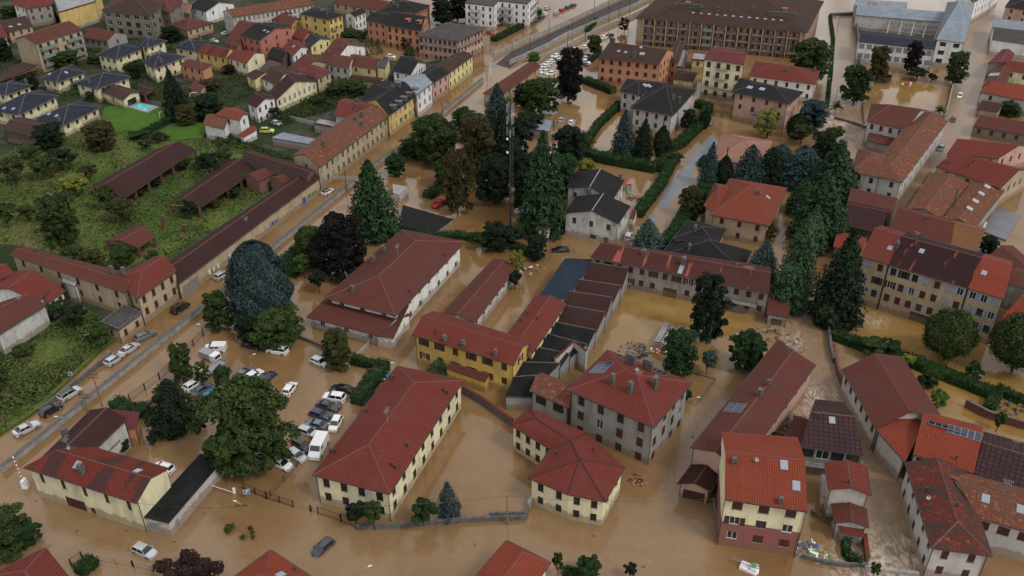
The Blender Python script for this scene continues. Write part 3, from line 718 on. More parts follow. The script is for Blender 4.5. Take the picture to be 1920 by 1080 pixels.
# ---------------------------------------------------------------- cars
def car_tpl(typ):
    if ('car', typ) in TPL: return TPL[('car', typ)]
    # stations x (rear - front +), belt half width, belt height ; greenhouse
    T = {'hatch': dict(L=4.0, W=.87, deck=[(-2.0,.80,.90),(-1.9,.85,.98),(-1.2,.87,.98),(.75,.87,.96),(1.5,.84,.86),(1.9,.78,.72),(2.0,.70,.60)], g=(-1.85, -1.45, .25, 1.0), top=1.46),
         'sedan': dict(L=4.5, W=.89, deck=[(-2.25,.78,.88),(-2.1,.85,.98),(-1.2,.89,.98),(.8,.89,.95),(1.7,.86,.84),(2.15,.78,.70),(2.25,.68,.58)], g=(-1.75, -1.0, .15, .95), top=1.42),
         'suv': dict(L=4.4, W=.92, deck=[(-2.2,.82,1.0),(-2.1,.88,1.08),(-1.2,.92,1.08),(.8,.92,1.06),(1.7,.88,.98),(2.1,.82,.82),(2.2,.74,.70)], g=(-2.08, -1.75, .3, 1.05), top=1.68),
         'wagon': dict(L=4.6, W=.90, deck=[(-2.3,.80,.92),(-2.2,.86,1.0),(-1.2,.90,1.0),(.8,.90,.97),(1.7,.86,.86),(2.2,.80,.72),(2.3,.70,.60)], g=(-2.15, -1.75, .2, 1.0), top=1.50)}[typ]
    out = {}; mb = MB(); W = T['W']; secs = []
    for x, w, zt in T['deck']:
        s = [(x, -w*.97, .22), (x, -w, .45), (x, -w, zt-.16), (x, -w*.93, zt-.03), (x, -w*.6, zt), (x, w*.6, zt), (x, w*.93, zt-.03), (x, w, zt-.16), (x, w, .45), (x, w*.97, .22)]; secs.append(s)
    for a, b in zip(secs[:-1], secs[1:]):
        for i in range(9): mb.face([a[i], b[i], b[i+1], a[i+1]][::-1])
        mb.face([a[9], b[9], b[0], a[0]][::-1])
    mb.face(secs[0]); mb.face(secs[-1][::-1])
    r0, r1, f1, f0 = T['g']; top = T['top']; zb = T['deck'][2][2]-.02; wr = W*.70; wb = W*.93
    # roof panel and pillars
    xm = (r1+f1)/2
    for (xa, xb) in ((r1-.05, xm), (xm, f1+.05)):
        za = top-.05 if xa != xm else top; zbb = top-.05 if xb != xm else top
        mb.face([(xa, -wr, za-.05), (xb, -wr, zbb-.05), (xb, -wr*.6, zbb), (xa, -wr*.6, za)]); mb.face([(xa, -wr*.6, za), (xb, -wr*.6, zbb), (xb, wr*.6, zbb), (xa, wr*.6, za)])
        mb.face([(xa, wr*.6, za), (xb, wr*.6, zbb), (xb, wr, zbb-.05), (xa, wr, za-.05)]); mb.face([(xa, -wr, za-.09), (xa, wr, za-.09), (xb, wr, zbb-.09), (xb, -wr, zbb-.09)])
    for sy in (-1, 1):
        mb.bar((r0, sy*wb, zb), (r1, sy*wr, top-.08), .05); mb.bar((f0, sy*wb, zb-.02), (f1, sy*wr, top-.08), .035); mb.bar((xm, sy*(wb+.01), zb), (xm, sy*(wr+.01), top-.06), .035)
        mb.bar((r1, sy*wr, top-.07), (f1, sy*wr, top-.07), .045); mb.box(f0-.35, f0-.15, sy*(W+.1)-.08, sy*(W+.1)+.08, zb-.02, zb+.14)
    out['body'] = mb.mesh('body', [M_('white_paint')])
    for p in out['body'].polygons: p.use_smooth = False
    g = MB(); g.face([(f0, -wb, zb), (f0, wb, zb), (f1, wr, top-.07), (f1, -wr, top-.07)]); out['windscreen'] = g.mesh('windscreen', [M_('car_glass')])
    g = MB(); g.face([(r0, wb, zb), (r0, -wb, zb), (r1, -wr, top-.07), (r1, wr, top-.07)]); out['rear_window'] = g.mesh('rear_window', [M_('car_glass')])
    g = MB(); g.face([(r0, wb, zb), (f0, wb, zb), (f1, wr, top-.07), (r1, wr, top-.07)][::-1]); out['side_window'] = g.mesh('side_window', [M_('car_glass')])
    g = MB(); g.face([(r0, -wb, zb), (f0, -wb, zb), (f1, -wr, top-.07), (r1, -wr, top-.07)]); out['side_window2'] = g.mesh('side_window', [M_('car_glass')])
    g = MB(); g.bar((0, -.11, 0), (0, .11, 0), .32, 0, 14); g.bar((0, -.12, 0), (0, .12, 0), .18, 1, 10); out['wheel'] = g.mesh('wheel', [M_('tyre'), M_('metal_grey')])
    g = MB(); g.box(-.06, .05, -.2, .2, -.08, .08); out['headlight'] = g.mesh('headlight', [M_('skyglass')]); g = MB(); g.box(-.05, .06, -.14, .14, -.14, .14); out['tail_light'] = g.mesh('tail_light', [M_('red_paint')])
    for p in ('body',): pass
    out['T'] = T; TPL[('car', typ)] = out; return out
def paint(name, col):
    m, t, b = nodes('paint_'+name); b.inputs['Base Color'].default_value = (*col, 1); b.inputs['Roughness'].default_value = .22; b.inputs['Metallic'].default_value = .3 if name in ('silver', 'grey') else 0
    b.inputs['Coat Weight'].default_value = .6; MATS['paint_'+name] = m
for n_, c_ in dict(white=(.74, .74, .74), silver=(.50, .51, .53), grey=(.16, .17, .19), black=(.012, .012, .014), blue=(.02, .035, .075), teal=(.03, .15, .27), red=(.40, .02, .03), lime=(.50, .55, .12), dark=(.035, .038, .045)).items(): paint(n_, c_)
CARS = []
def car(px, py, dx, dy, typ, col, label, z=-.05, parts=True, group=None, tilt=0, black_roof=False):
    t = car_tpl(typ); p = P(px, py, .55); q = P(px+dx, py+dy, .55); hd = atan2(q.y-p.y, q.x-p.x); p.z = z
    if not parts:
        k = ('carjoin', typ, col)
        if k not in TPL:
            bm = bmesh.new(); ms = []
            def add(me, M, mt):
                s0 = len(bm.faces); v0 = len(bm.verts); bm.from_mesh(me); bm.verts.ensure_lookup_table(); bm.faces.ensure_lookup_table()
                for v in bm.verts[v0:]: v.co = M @ v.co
                if mt not in ms: ms.append(mt)
                for f in bm.faces[s0:]: f.material_index = ms.index(mt)
            I = Matrix()
            add(t['body'], I, M_('paint_'+col))
            for w in ('windscreen', 'rear_window', 'side_window', 'side_window2'): add(t[w], I, M_('car_glass'))
            for sx in (-1, 1):
                for sy in (-1, 1): add(t['wheel'], Matrix.Translation((sx*t['T']['L']*.31, sy*(t['T']['W']-.08), .32)), M_('tyre'))
            me = bpy.data.meshes.new('car'); bm.to_mesh(me); bm.free()
            for m_ in ms: me.materials.append(m_)
            TPL[k] = me
        o = link('parked_car', TPL[k], None, p); o.rotation_euler = (0, 0, hd); tag(o, label, 'car', group); CARS.append(o); return o
    r = empty('parked_car', p, label, 'car', group); r.rotation_euler = (tilt, 0, hd); L, W = t['T']['L'], t['T']['W']
    def ad(k, loc=(0, 0, 0), nm=None):
        o = link(nm or t[k].name.split('.')[0], t[k], r, loc); return o
    b = ad('body', nm='body'); b.material_slots[0].link = 'OBJECT'; b.material_slots[0].material = M_('paint_'+col)
    if black_roof:
        mb = MB(); r0, r1, f1, f0 = t['T']['g']; mb.box(r1, f1, -W*.62, W*.62, t['T']['top']+.004, t['T']['top']+.02); mb.build('roof_panel', [M_('paint_black')], r)
    for k in ('windscreen', 'rear_window', 'side_window', 'side_window2'): ad(k, nm=k.rstrip('2'))
    for sx in (-1, 1):
        for sy in (-1, 1): ad('wheel', (sx*L*.31, sy*(W-.08), .32), 'wheel')
    for sy in (-1, 1): ad('headlight', (L/2-.08, sy*W*.62, .64), 'headlight'); ad('tail_light', (-L/2+.02, sy*W*.78, .78), 'tail_light')
    CARS.append(r); return r
# ---------------------------------------------------------------- walls, fences, poles
def wall(pts, h, th, label, m='concrete_raw', z0=-1, name='wall', cat='wall', group=None, cap=None, hs=None):
    W = [P(x, y, 0) for x, y in pts]; mb = MB(); c0 = Vector((W[0].x, W[0].y, 0))
    n = len(W); off = []
    for i in range(n):
        d = Vector((0, 0, 0))
        if i > 0: d += (W[i]-W[i-1]).normalized()
        if i < n-1: d += (W[i+1]-W[i]).normalized()
        d.normalize(); off.append(Vector((-d.y, d.x, 0))*th/2)
    for i in range(n-1):
        a, b, oa, ob = W[i], W[i+1], off[i], off[i+1]
        Z = lambda v, z: (v.x, v.y, z)
        A = [a-oa, b-ob, b+ob, a+oa]
        mb.face([Z(v, h) for v in A], 0); mb.face([Z(A[0], z0), Z(A[1], z0), Z(A[1], h), Z(A[0], h)]); mb.face([Z(A[2], z0), Z(A[3], z0), Z(A[3], h), Z(A[2], h)])
        if i == 0: mb.face([Z(A[3], z0), Z(A[0], z0), Z(A[0], h), Z(A[3], h)])
        if i == n-2: mb.face([Z(A[1], z0), Z(A[2], z0), Z(A[2], h), Z(A[1], h)])
    o = mb.build(name, [M_(m)], None, c0); o.location = c0; tag(o, label, cat, group)
    if cap:
        cb = MB()
        for i in range(n-1):
            a, b = W[i], W[i+1]; oa, ob = off[i]*1.5, off[i+1]*1.5; Z = lambda v, z: (v.x, v.y, z)
            A = [a-oa, b-ob, b+ob, a+oa]; cb.face([Z(v, h+.09) for v in A]); cb.face([Z(A[0], h+.003), Z(A[1], h+.003), Z(A[1], h+.09), Z(A[0], h+.09)]); cb.face([Z(A[2], h+.003), Z(A[3], h+.003), Z(A[3], h+.09), Z(A[2], h+.09)])
        cb.build('coping', [M_(cap)], o, c0)
    return o
def fence(pts, h, label, step=2.4, m='rail', group=None, name='fence', bars=.22, cat='fence'):
    W = [P(x, y, 0) for x, y in pts]; c0 = Vector((W[0].x, W[0].y, 0)); root = empty(name, c0, label, cat, group)
    rl = MB()
    for a, b in zip(W[:-1], W[1:]):
        L = (b-a).length; n = max(1, round(L/step)); u = (b-a)/L
        for z in (.15, h-.08): rl.bar(a+Vector((0, 0, z)), b+Vector((0, 0, z)), .035)
        k = int(L/bars)
        for i in range(k): x = a + u*(i+.5)*bars; rl.bar(x+Vector((0, 0, .1)), x+Vector((0, 0, h-.1)), .016, n=3)
        for i in range(n+1):
            x = a + (b-a)*i/n; pm = MB(); pm.box(x.x-.09, x.x+.09, x.y-.09, x.y+.09, -.8, h, 0); pm.build('post', [M_(m)], root, c0)
    rl.build('railing', [M_(m)], root, c0); return root
def pole(bx, by, ty, label, r=.12, m='wood', name='utility_pole', cat='pole', arms=0, lamp=None, group=None, tx=None):
    p = P(bx, by, 0); H = hh(ty, by); root = empty(name, p, label, cat, group); o = (p.x, p.y, 0)
    mb = MB(); lean = Vector((0, 0, 0)); mb.bar((p.x, p.y, -1), (p.x, p.y, H), r, n=8, r2=r*.7); mb.build('shaft', [M_(m)], root, o)
    if arms:
        am = MB()
        for k in range(arms):
            z = H-.3-k*.7; am.box(p.x-.9, p.x+.9, p.y-.05, p.y+.05, z-.05, z+.05)
            for q in (-.8, -.3, .3, .8): am.bar((p.x+q, p.y, z+.05), (p.x+q, p.y, z+.28), .05, n=6)
        am.build('crossarm', [M_('steel_dark')], root, o)
    if lamp is not None:
        lm = MB(); lx, ly = lamp; lm.bar((p.x, p.y, H-.1), (p.x+lx, p.y+ly, H+.25), .05, n=5); lm.build('lamp_arm', [M_('metal_grey')], root, o)
        hd = MB(); d = Vector((lx, ly, 0)).normalized() if (lx or ly) else Vector((1, 0, 0)); s = Vector((-d.y, d.x, 0)); c = Vector((p.x+lx, p.y+ly, H+.25))
        q = [c-s*.12-d*.1, c+d*.45-s*.08, c+d*.45+s*.08, c+s*.12-d*.1]; hd.prism([(v.x, v.y) for v in q], H+.2, H+.3); hd.build('lamp_head', [M_('frame_white')], root, o)
    return root
# ================================================================ SETTING
g_, X, Y = grid_mesh('ground', -3000, 3000, -500, 4500, 250)
m, t, b = nodes('earth'); b.inputs['Roughness'].default_value = .95
c = ramp(t, noise(t, pos(t), .02, 6), [(.35, (.05, .07, .03)), (.65, (.12, .10, .07))]); t.links.new(c, b.inputs['Base Color'])
gm_ = link('ground', g_, None, (0, 0, -1.3), [m]); tag(gm_, kind='structure')
# muddy flood water: attribute flow = fast turbid current, ochre = sandy still water
w_, X, Y = grid_mesh('flood_water', -360, 380, 60, 560, 2.0)
def wl(pts): return [(P(x, y).x, P(x, y).y) for x, y in pts]
riv = [([(1575, -20), (1583, 60), (1590, 120), (1578, 200), (1590, 240), (1610, 300)], 9), ([(1500, 545), (1510, 600), (1545, 690), (1560, 770), (1610, 810), (1650, 880), (1680, 960), (1680, 1080)], 9.5),
       ([(1850, 30), (1830, 90), (1815, 150), (1800, 210), (1775, 270), (1750, 300)], 8), ([(1450, 600), (1380, 700), (1310, 800), (1260, 900)], 5)]
flow = np.zeros(X.shape)
for k, (pl, wd_) in enumerate(riv):
    d = segdist(X, Y, wl(pl)); flow = np.maximum(flow, np.clip(1.25-d/wd_, 0, 1)*(1 if k < 3 else .35))
# a trace of current across the big crossing in the foreground
d = segdist(X, Y, wl([(60, 960), (300, 1050), (650, 1000), (950, 1040), (1250, 990), (1320, 900)])); flow = np.maximum(flow, np.clip(1-d/14, 0, 1)*.28)
och = np.zeros(X.shape)
for (x, y, r_) in ((1720, 640, 26), (1850, 720, 26), (1800, 760, 22), (1700, 590, 16), (1250, 580, 22), (1360, 590, 14), (1000, 640, 14), (1720, 170, 18), (980, 180, 14), (1150, 210, 14), (1560, 960, 5)):
    q = P(x, y); och = np.maximum(och, np.clip(1.3-np.hypot(X-q.x, Y-q.y)/r_, 0, 1))
for nm_, arr in (('flow', flow), ('ochre', och)):
    a_ = w_.attributes.new(nm_, 'FLOAT', 'POINT'); a_.data.foreach_set('value', arr.astype(np.float32))
foam = np.zeros(X.shape)
for (x, y, r_) in ((1526, 745, 5), (1528, 775, 5), (1650, 1062, 8), (1700, 1055, 7), (1590, 575, 2.5), (1470, 610, 2), (1575, 230, 6), (1590, 255, 5), (1640, 600, 3), (1480, 640, 3)):
    q = P(x, y); foam = np.maximum(foam, np.clip(1.2-np.hypot(X-q.x, Y-q.y)/r_, 0, 1))
a_ = w_.attributes.new('foam', 'FLOAT', 'POINT'); a_.data.foreach_set('value', foam.astype(np.float32))
m, t, b = nodes('muddy_water'); p = pos(t)
fa = N(t, 'ShaderNodeAttribute'); fa.attribute_name = 'flow'; oa = N(t, 'ShaderNodeAttribute'); oa.attribute_name = 'ochre'; fo = N(t, 'ShaderNodeAttribute'); fo.attribute_name = 'foam'
n1 = noise(t, p, .030, 7, .6, 1.0); n2 = noise(t, p, .09, 6, .6, 2.0); n3 = noise(t, mapping(t, p, 1, .45), .55, 6, .65, 2.5)
c = ramp(t, n1, [(.32, (.150, .080, .028)), (.5, (.200, .116, .050)), (.68, (.238, .155, .085))])
c = mix(t, ramp(t, n2, [(.40, (.0,)*3), (.75, (.45,)*3)]), c, (.25, .150, .078))
c = mix(t, oa.outputs['Fac'], c, ramp(t, n2, [(.35, (.225, .128, .036)), (.7, (.28, .175, .062))]))
tur = ramp(t, n3, [(.28, (.185, .115, .062)), (.52, (.225, .148, .088)), (.74, (.275, .195, .128))])
c = mix(t, fa.outputs['Fac'], c, tur)
fm_ = N(t, 'ShaderNodeMath', _operation='MULTIPLY'); t.links.new(fo.outputs['Fac'], fm_.inputs[0]); t.links.new(ramp(t, n3, [(.42, (0,)*3), (.62, (1,)*3)]), fm_.inputs[1])
c = mix(t, fm_.outputs[0], c, (.55, .46, .37))
t.links.new(c, b.inputs['Base Color']); b.inputs['IOR'].default_value = 1.45; b.inputs['Specular IOR Level'].default_value = .62
rr = N(t, 'ShaderNodeMath', _operation='MULTIPLY_ADD'); t.links.new(fa.outputs['Fac'], rr.inputs[0]); rr.inputs[1].default_value = .3; rr.inputs[2].default_value = .05; t.links.new(rr.outputs[0], b.inputs['Roughness'])
hn = N(t, 'ShaderNodeMath', _operation='MULTIPLY_ADD'); t.links.new(noise(t, p, .8, 5, .6, 1.2), hn.inputs[0])
h1 = N(t, 'ShaderNodeMath', _operation='MULTIPLY'); t.links.new(fa.outputs['Fac'], h1.inputs[0]); h1.inputs[1].default_value = 4.5
h2 = N(t, 'ShaderNodeMath', _operation='ADD'); t.links.new(h1.outputs[0], h2.inputs[0]); h2.inputs[1].default_value = .5
t.links.new(h2.outputs[0], hn.inputs[1]); hn.inputs[2].default_value = 0
bump(t, b, hn.outputs[0], .5, .05)
tag(link('flood_water', w_, None, (0, 0, 0), [m]), kind='structure')
# land that stands out of the flood
def landmat(name, stops, sc_=.08, sc2=1.5):
    m, t, b = nodes(name); b.inputs['Roughness'].default_value = .95; b.inputs['Specular IOR Level'].default_value = .1; p = pos(t)
    n = noise(t, p, sc_, 7, .65, .5); c = ramp(t, n, stops); n2 = noise(t, p, sc2, 6, .7)
    c = mix(t, ramp(t, n2, [(.3, (.7,)*3), (.6, (0,)*3)]), c, [x*.45 for x in stops[0][1]]); t.links.new(c, b.inputs['Base Color']); bump(t, b, n2, .8, .25); MATS[name] = m
landmat('meadow', [(.34, (.035, .065, .016)), (.45, (.075, .120, .026)), (.54, (.12, .145, .04)), (.66, (.15, .12, .05))], .05)
landmat('town_ground', [(.38, (.022, .038, .014)), (.5, (.045, .055, .03)), (.58, (.075, .07, .06)), (.68, (.11, .10, .09))], .07)
landmat('lawn', [(.3, (.050, .115, .018)), (.7, (.080, .155, .026))], .2); landmat('embankment', [(.3, (.035, .055, .018)), (.7, (.08, .085, .04))])
TOWN = [(-120, 905), (0, 838), (120, 728), (205, 654), (425, 515), (600, 383), (700, 290), (780, 232), (880, 150), (905, 118), (900, 70), (865, 62), (840, 0), (830, -60), (-400, -60), (-400, 600)]
# raised town ground west of the road: kept behind the row of houses so the road stays flooded
LAND = [(-150, 800), (0, 812), (68, 750), (200, 640), (222, 628), (265, 600), (330, 540), (330, 520), (590, 345), (605, 325), (725, 225), (800, 165), (870, 112), (835, 96), (832, 110), (780, 120), (700, 108), (670, 92), (690, 60), (690, 0), (690, -50), (-420, -50), (-420, 560)]
patch('town_ground', LAND, .12, M_('town_ground'))
MEADOW = [(-60, 330), (60, 262), (200, 238), (330, 262), (470, 270), (560, 330), (330, 500), (290, 475), (235, 505), (50, 462), (-60, 450)]
patch('meadow', MEADOW, .35, M_('meadow'))
patch('lower_meadow', [(-60, 850), (60, 775), (190, 655), (222, 632), (205, 610), (150, 570), (95, 610), (30, 668), (-40, 690)], .5, M_('meadow'))
patch('lawn', [(188, 232), (196, 200), (250, 195), (320, 205), (330, 222), (248, 262)], .5, M_('lawn')); patch('lawn_strip', [(265, 262), (335, 228), (395, 232), (380, 258), (330, 262)], .5, M_('lawn'))
patch('pool_paving', [(236, 200), (262, 192), (298, 200), (276, 211)], .56, M_('sill'))
pm = MB(); W_p = [P(x, y, .6) for x, y in ((246, 199.5), (263, 194.8), (286, 200.2), (272, 207.5))]; pm.prism([(p_.x, p_.y) for p_ in W_p], .2, .62)
tag(pm.build('swimming_pool', [M_('pool')]), 'small turquoise swimming pool in the green garden', 'swimming pool')
# grey asphalt crown of the lane that rises out of the flood
m, t, b = nodes('wet_asphalt'); b.inputs['Roughness'].default_value = .3; p = pos(t)
c = ramp(t, noise(t, p, .35, 5, .6, .5), [(.3, (.10, .105, .12)), (.62, (.15, .15, .165)), (.8, (.24, .19, .15))]); t.links.new(c, b.inputs['Base Color']); MATS['wet_asphalt'] = m
patch('road_surface', [(1322, 262), (1338, 252), (1346, 268), (1320, 300), (1300, 320), (1302, 338), (1284, 352), (1262, 375), (1252, 392), (1232, 388), (1243, 360), (1268, 330), (1290, 305), (1303, 285)], .012, M_('wet_asphalt'))
patch('asphalt_patch', [(1222, 402), (1234, 400), (1237, 412), (1222, 418), (1213, 412)], .012, M_('wet_asphalt'))
# railway: flooded corridor beside the road, ballast bed dry beyond the level crossing
RW = [(5, 886), (95, 812), (200, 727), (425, 545), (520, 462), (655, 352), (712, 306), (767, 268), (905, 152)]
wall(RW, 1.25, .5, 'long grey concrete wall between the flooded street and the flooded railway', 'concrete_raw', cat='wall', name='railway_wall', cap='concrete_dark')
patch('railway_bed', [(930, 120), (960, 96), (1150, 8), (1230, -30), (1290, -30), (1060, 60), (990, 100), (955, 128)], .08, M_('ballast'))
wall([(925, 108), (960, 91), (1060, 47), (1150, 4), (1210, -22)], 1.9, .3, 'grey railway barrier on the town side of the dry tracks', 'concrete_raw', name='railway_barrier', cat='barrier', group=None)
wall([(955, 122), (1020, 92), (1110, 48), (1175, 20), (1260, -20)], 1.9, .3, 'pale railway barrier on the park side of the dry tracks', 'concrete_raw', name='railway_barrier', cat='barrier')
wall([(1012, 112), (1060, 92), (1115, 62), (1187, 32), (1227, 12), (1262, -8)], 1.7, .3, 'outer grey wall between the railway land and the car park', 'concrete_raw', name='boundary_wall')
for k, (a_, b_) in enumerate((((945, 119), (1240, -22)), ((950, 122), (1250, -22)), ((957, 110), (1200, -12)), ((963, 112), (1210, -12)))):
    mb = MB(); A, B_ = P(*a_, .3), P(*b_, .3); mb.bar(A, B_, .09); tag(mb.build('rail', [M_('steel_rail')]), ['first', 'second', 'third', 'fourth'][k]+' steel rail on the dark ballast, counted from the park side' if k < 2 else ['', '', 'inner', 'outer'][k]+' steel rail of the town side track on dark ballast', 'rail')
# ================================================================ FOREGROUND BUILDINGS
D = dict
# cream house with the patched roof, lower left
h = hh(942, 1000)
b = B('house', 'pale yellow house with patched red and dark tile roof beside the raised barrier')
b.wing(g=[(44, 876), (256, 943), (104, 843), (283, 896)], h=h, wall='cream', rmat='patched', pitch=.4, cols={'ab': 5, 'bc': 0}, rows=1, ww=.75, wh=1.9, open_=[('ab', .36, -.2, 4.0, 2.3, 'garage'), ('ab', .52, .2, .9, 1.2, 'w'), ('ab', .12, 2.4, .01, .01, 'dark')], sh='shut_brown')
b.wing(q=[(78, 858), (170, 768), (239, 784), (182, 838)], h=h-.3, wall='lightgrey', rmat='dark', cols=0)
b.items(('chimney', 154, 887, .4, 1.2), ('skylight', 145, 872), ('skylight', 258, 883), ('dish', 131, 847), ('antenna', 127, 836, 1.8), ('chimney', 122, 815, .4, .8))
b.wing(q=[(182, 810), (198, 766), (263, 778), (258, 806)], h=3.6, roof='shed', pitch=.1, wall='orange', rmat='maroon', cols=0)
b.wing(q=[(182, 837), (202, 847), (226, 826), (210, 812)], h=3.4, roof='shed', pitch=.05, wall='white', rmat='corrug', posts=False, cols=0, over=.3, gut=False)
hg = hh(980, 1006)
b = B('garage', 'long low garage with flat black roof behind the pale yellow house', 'garage').wing(q=[(266, 969), (316, 981), (415, 866), (375, 851)], h=hg, roof='flat', parapet=0, over=.12, wall='lightgrey', rmat='black', cols=0, gut=False,
    open_=[('ab', .35, .4, 1.8, 1.7, 'metal'), ('bc', .12, -.5, .9, 2.4, 'metal')])
B('lean_to', 'white corrugated sheet roof under the big tree at the end of the black garage', 'shed').wing(q=[(376, 850), (414, 864), (438, 838), (402, 824)], h=hg+.05, roof='shed', pitch=.03, over=.1, wall='concrete', rmat='corrug', cols=0, gut=False)
# large cream two-storey house, centre
h = hh(928, 983)
b = B('house', 'large cream two-storey house with long red hip roof in the centre foreground')
b.wing(q=[(586, 890), (745, 686), (869, 713), (730, 926)], h=h, roof='hip', wall='cream', rmat='red', pitch=.40, rows=2, cols={'ab': 9, 'bc': 4, 'cd': 8, 'da': 4}, style='closed', sh='shut_dark', fh=2.9, ww=1.15, wh=1.65)
b.items(('antenna', 727, 792, 2.8), ('pipe', 619, 849), ('pipe', 628, 849), ('pipe', 764, 838), ('pipe', 735, 874), ('pipe', 742, 879), ('pipe', 731, 711), ('pipe', 738, 711), ('pipe', 832, 734), ('pipe', 838, 739), ('pipe', 688, 773))
# curved cream house
h = hh(938, 988)
b = B('house', 'cream house with angled L-shaped red roof beside the grey tall house')
b.poly([(956, 796), (1031, 842), (990, 896), (1064, 927), (1135, 941), (1172, 876), (1100, 812), (992, 764)], h, [(1003, 783, 1.5), (1070, 827, 1.9), (1087, 861, 2.6)],
       [[0, 1, 9, 8], [1, 2, 10, 9], [2, 3, 10], [3, 4, 10], [4, 5, 10], [5, 6, 9, 10], [6, 7, 8, 9], [7, 0, 8]], wins=[((0, 1), (4, 2)), ((2, 3), (2, 2)), ((3, 4), (2, 2)), ((4, 5), (2, 1))])
b.items(('pipe', 1043, 853), ('pipe', 1113, 846))
# tall grey house
h = hh(803, 880)
b = B('apartment_house', 'tall grey plastered house with red pyramid roof, grey chimneys and solar panels', 'house')
b.wing(q=[(1064, 731), (1226, 801), (1298, 717), (1139, 656)], h=h, roof='hip', wall='grey', rmat='red', pitch=.42, rows=3, cols={'ab': 4, 'bc': 4, 'cd': 4, 'da': 4}, style=['closed', 'glass', 'closed'], fh=3.2, over=.6, ww=1.25, wh=1.9, sh=['shut_brown', 'shut_dark'])
b.items(('chimney', 1148, 722, .35, 1.8), ('chimney', 1181, 737, .35, 1.8), ('chimney', 1228, 727, .6, 1.8), ('chimney', 1182, 683, .9, 1.6), ('chimney', 1214, 693, .9, 1.6), ('solar', 1127, 690, 4, 2), ('solar', 1166, 670, 2, 1), ('solar', 1235, 698, 3, 1), ('dish', 1194, 700), ('antenna', 1196, 712, 2))
b = B('annex', 'small grey annex with blotched red tile roof left of the tall grey house', 'building').wing(q=[(993, 732), (1067, 764), (1080, 722), (1014, 699)], h=5.6, wall='grey', rmat='mottled', rows=1, cols={'ab': 2}, ww=2.2, wh=1.7, sh='shut_dark')
wall([(1040, 713), (1074, 682), (1098, 700)], 5.2, .4, 'red capped grey terrace wall behind the small annex', 'plaster_lightgrey', cap='roof_red')
# cream and maroon house with bright tile roof
h = hh(938, 1028)
b = B('house', 'cream and maroon house with bright orange-red tile roof and two skylights')
b.wing(g=[(1359, 936), (1514, 959), (1360, 846), (1510, 862)], h=h, wall='cream', rmat='redbright', pitch=.33, rows=3, cols={'ab': 3, 'bc': 0, 'da': 0}, fh=3.0, over=.6, band=(h-4.9, 'plaster_maroonwall'), style=['open', 'closed', 'closed', 'glass'], ww=1.5, wh=1.5)
b.items(('skylight', 1470, 872, .9, 1.4), ('skylight', 1493, 911, .9, 1.4), ('dish', 1418, 868), ('chimney', 1376, 868, .3, .5), ('chimney', 1463, 943, .3, .5))
# long dark-red roofed building
b = B('row_house', 'long building with dark maroon gable roof along the turbulent stream', 'building')
b.wing(q=[(1295, 839), (1459, 637), (1529, 684), (1385, 882)], h=6.4, roof='hipb', wall='pink', rmat='redmuted', pitch=.36, rows=1, cols={'cd': 7, 'da': 0}, e1=.5, e2=.5)
b.items(('antenna', 1478, 664, 2.4), ('chimney', 1424, 742, .5, .9), ('solar', 1378, 765, 3, 2), ('chimney', 1440, 722, .3, .6))
b = B('garage', 'small pink garage with dark red roof left of the cream and maroon house', 'garage').wing(q=[(1270, 907), (1297, 871), (1356, 886), (1332, 921)], h=hh(920, 947), wall='pink', rmat='dark', rows=0 or 1, cols=0, open_=[('da', .5, -.5, 3.4, 2.4, 'garage')])
b = B('house', 'house with dark chequered brown roof beside the stream above the small tower house').wing(g=[(1501, 836), (1619, 852), (1520, 771), (1604, 781)], h=6, wall='grey', rmat='darkgrid', pitch=.35, cols={'ab': 4}, rows=1, style='glass', ww=2, wh=1.8)
b.balcony('ab', .05, .6, 2.6, 'rail'); b.items(('skylight', 1560, 788), ('pipe', 1533, 783))
B('shed', 'low red roofed shed tucked left of the chequered brown roof', 'shed').wing(q=[(1462, 845), (1500, 852), (1522, 797), (1487, 786)], h=3.5, roof='shed', pitch=.1, wall='grey', rmat='redmuted', cols=0)
# small tower house and its annexes
b = B('house', 'small tall house with red gable roof standing at the edge of the stream')
b.wing(q=[(1554, 917), (1547, 867), (1625, 874), (1633, 929)], h=6.6, wall='lightgrey', rmat='red', cols=0, pitch=.3); b.items(('pipe', 1590, 905))
b.wing(q=[(1565, 980), (1560, 944), (1624, 953), (1628, 989)], h=3.6, wall='lightgrey', rmat='redmuted', cols=0, pitch=.3)
b.wing(g=[(1580, 1000), (1621, 1006), (1569, 981), (1620, 986)], h=2.4, roof='gable', wall='grey', rmat='red', cols=0, pitch=.25, gut=False)
B('container', 'grey box extension on the left wall of the small tower house', 'container').wing(q=[(1541, 931), (1540, 890), (1550, 890), (1556, 932)], h=3, roof='flat', parapet=0, over=.02, wall='lightgrey', rmat='corrug', cols=0, gut=False)
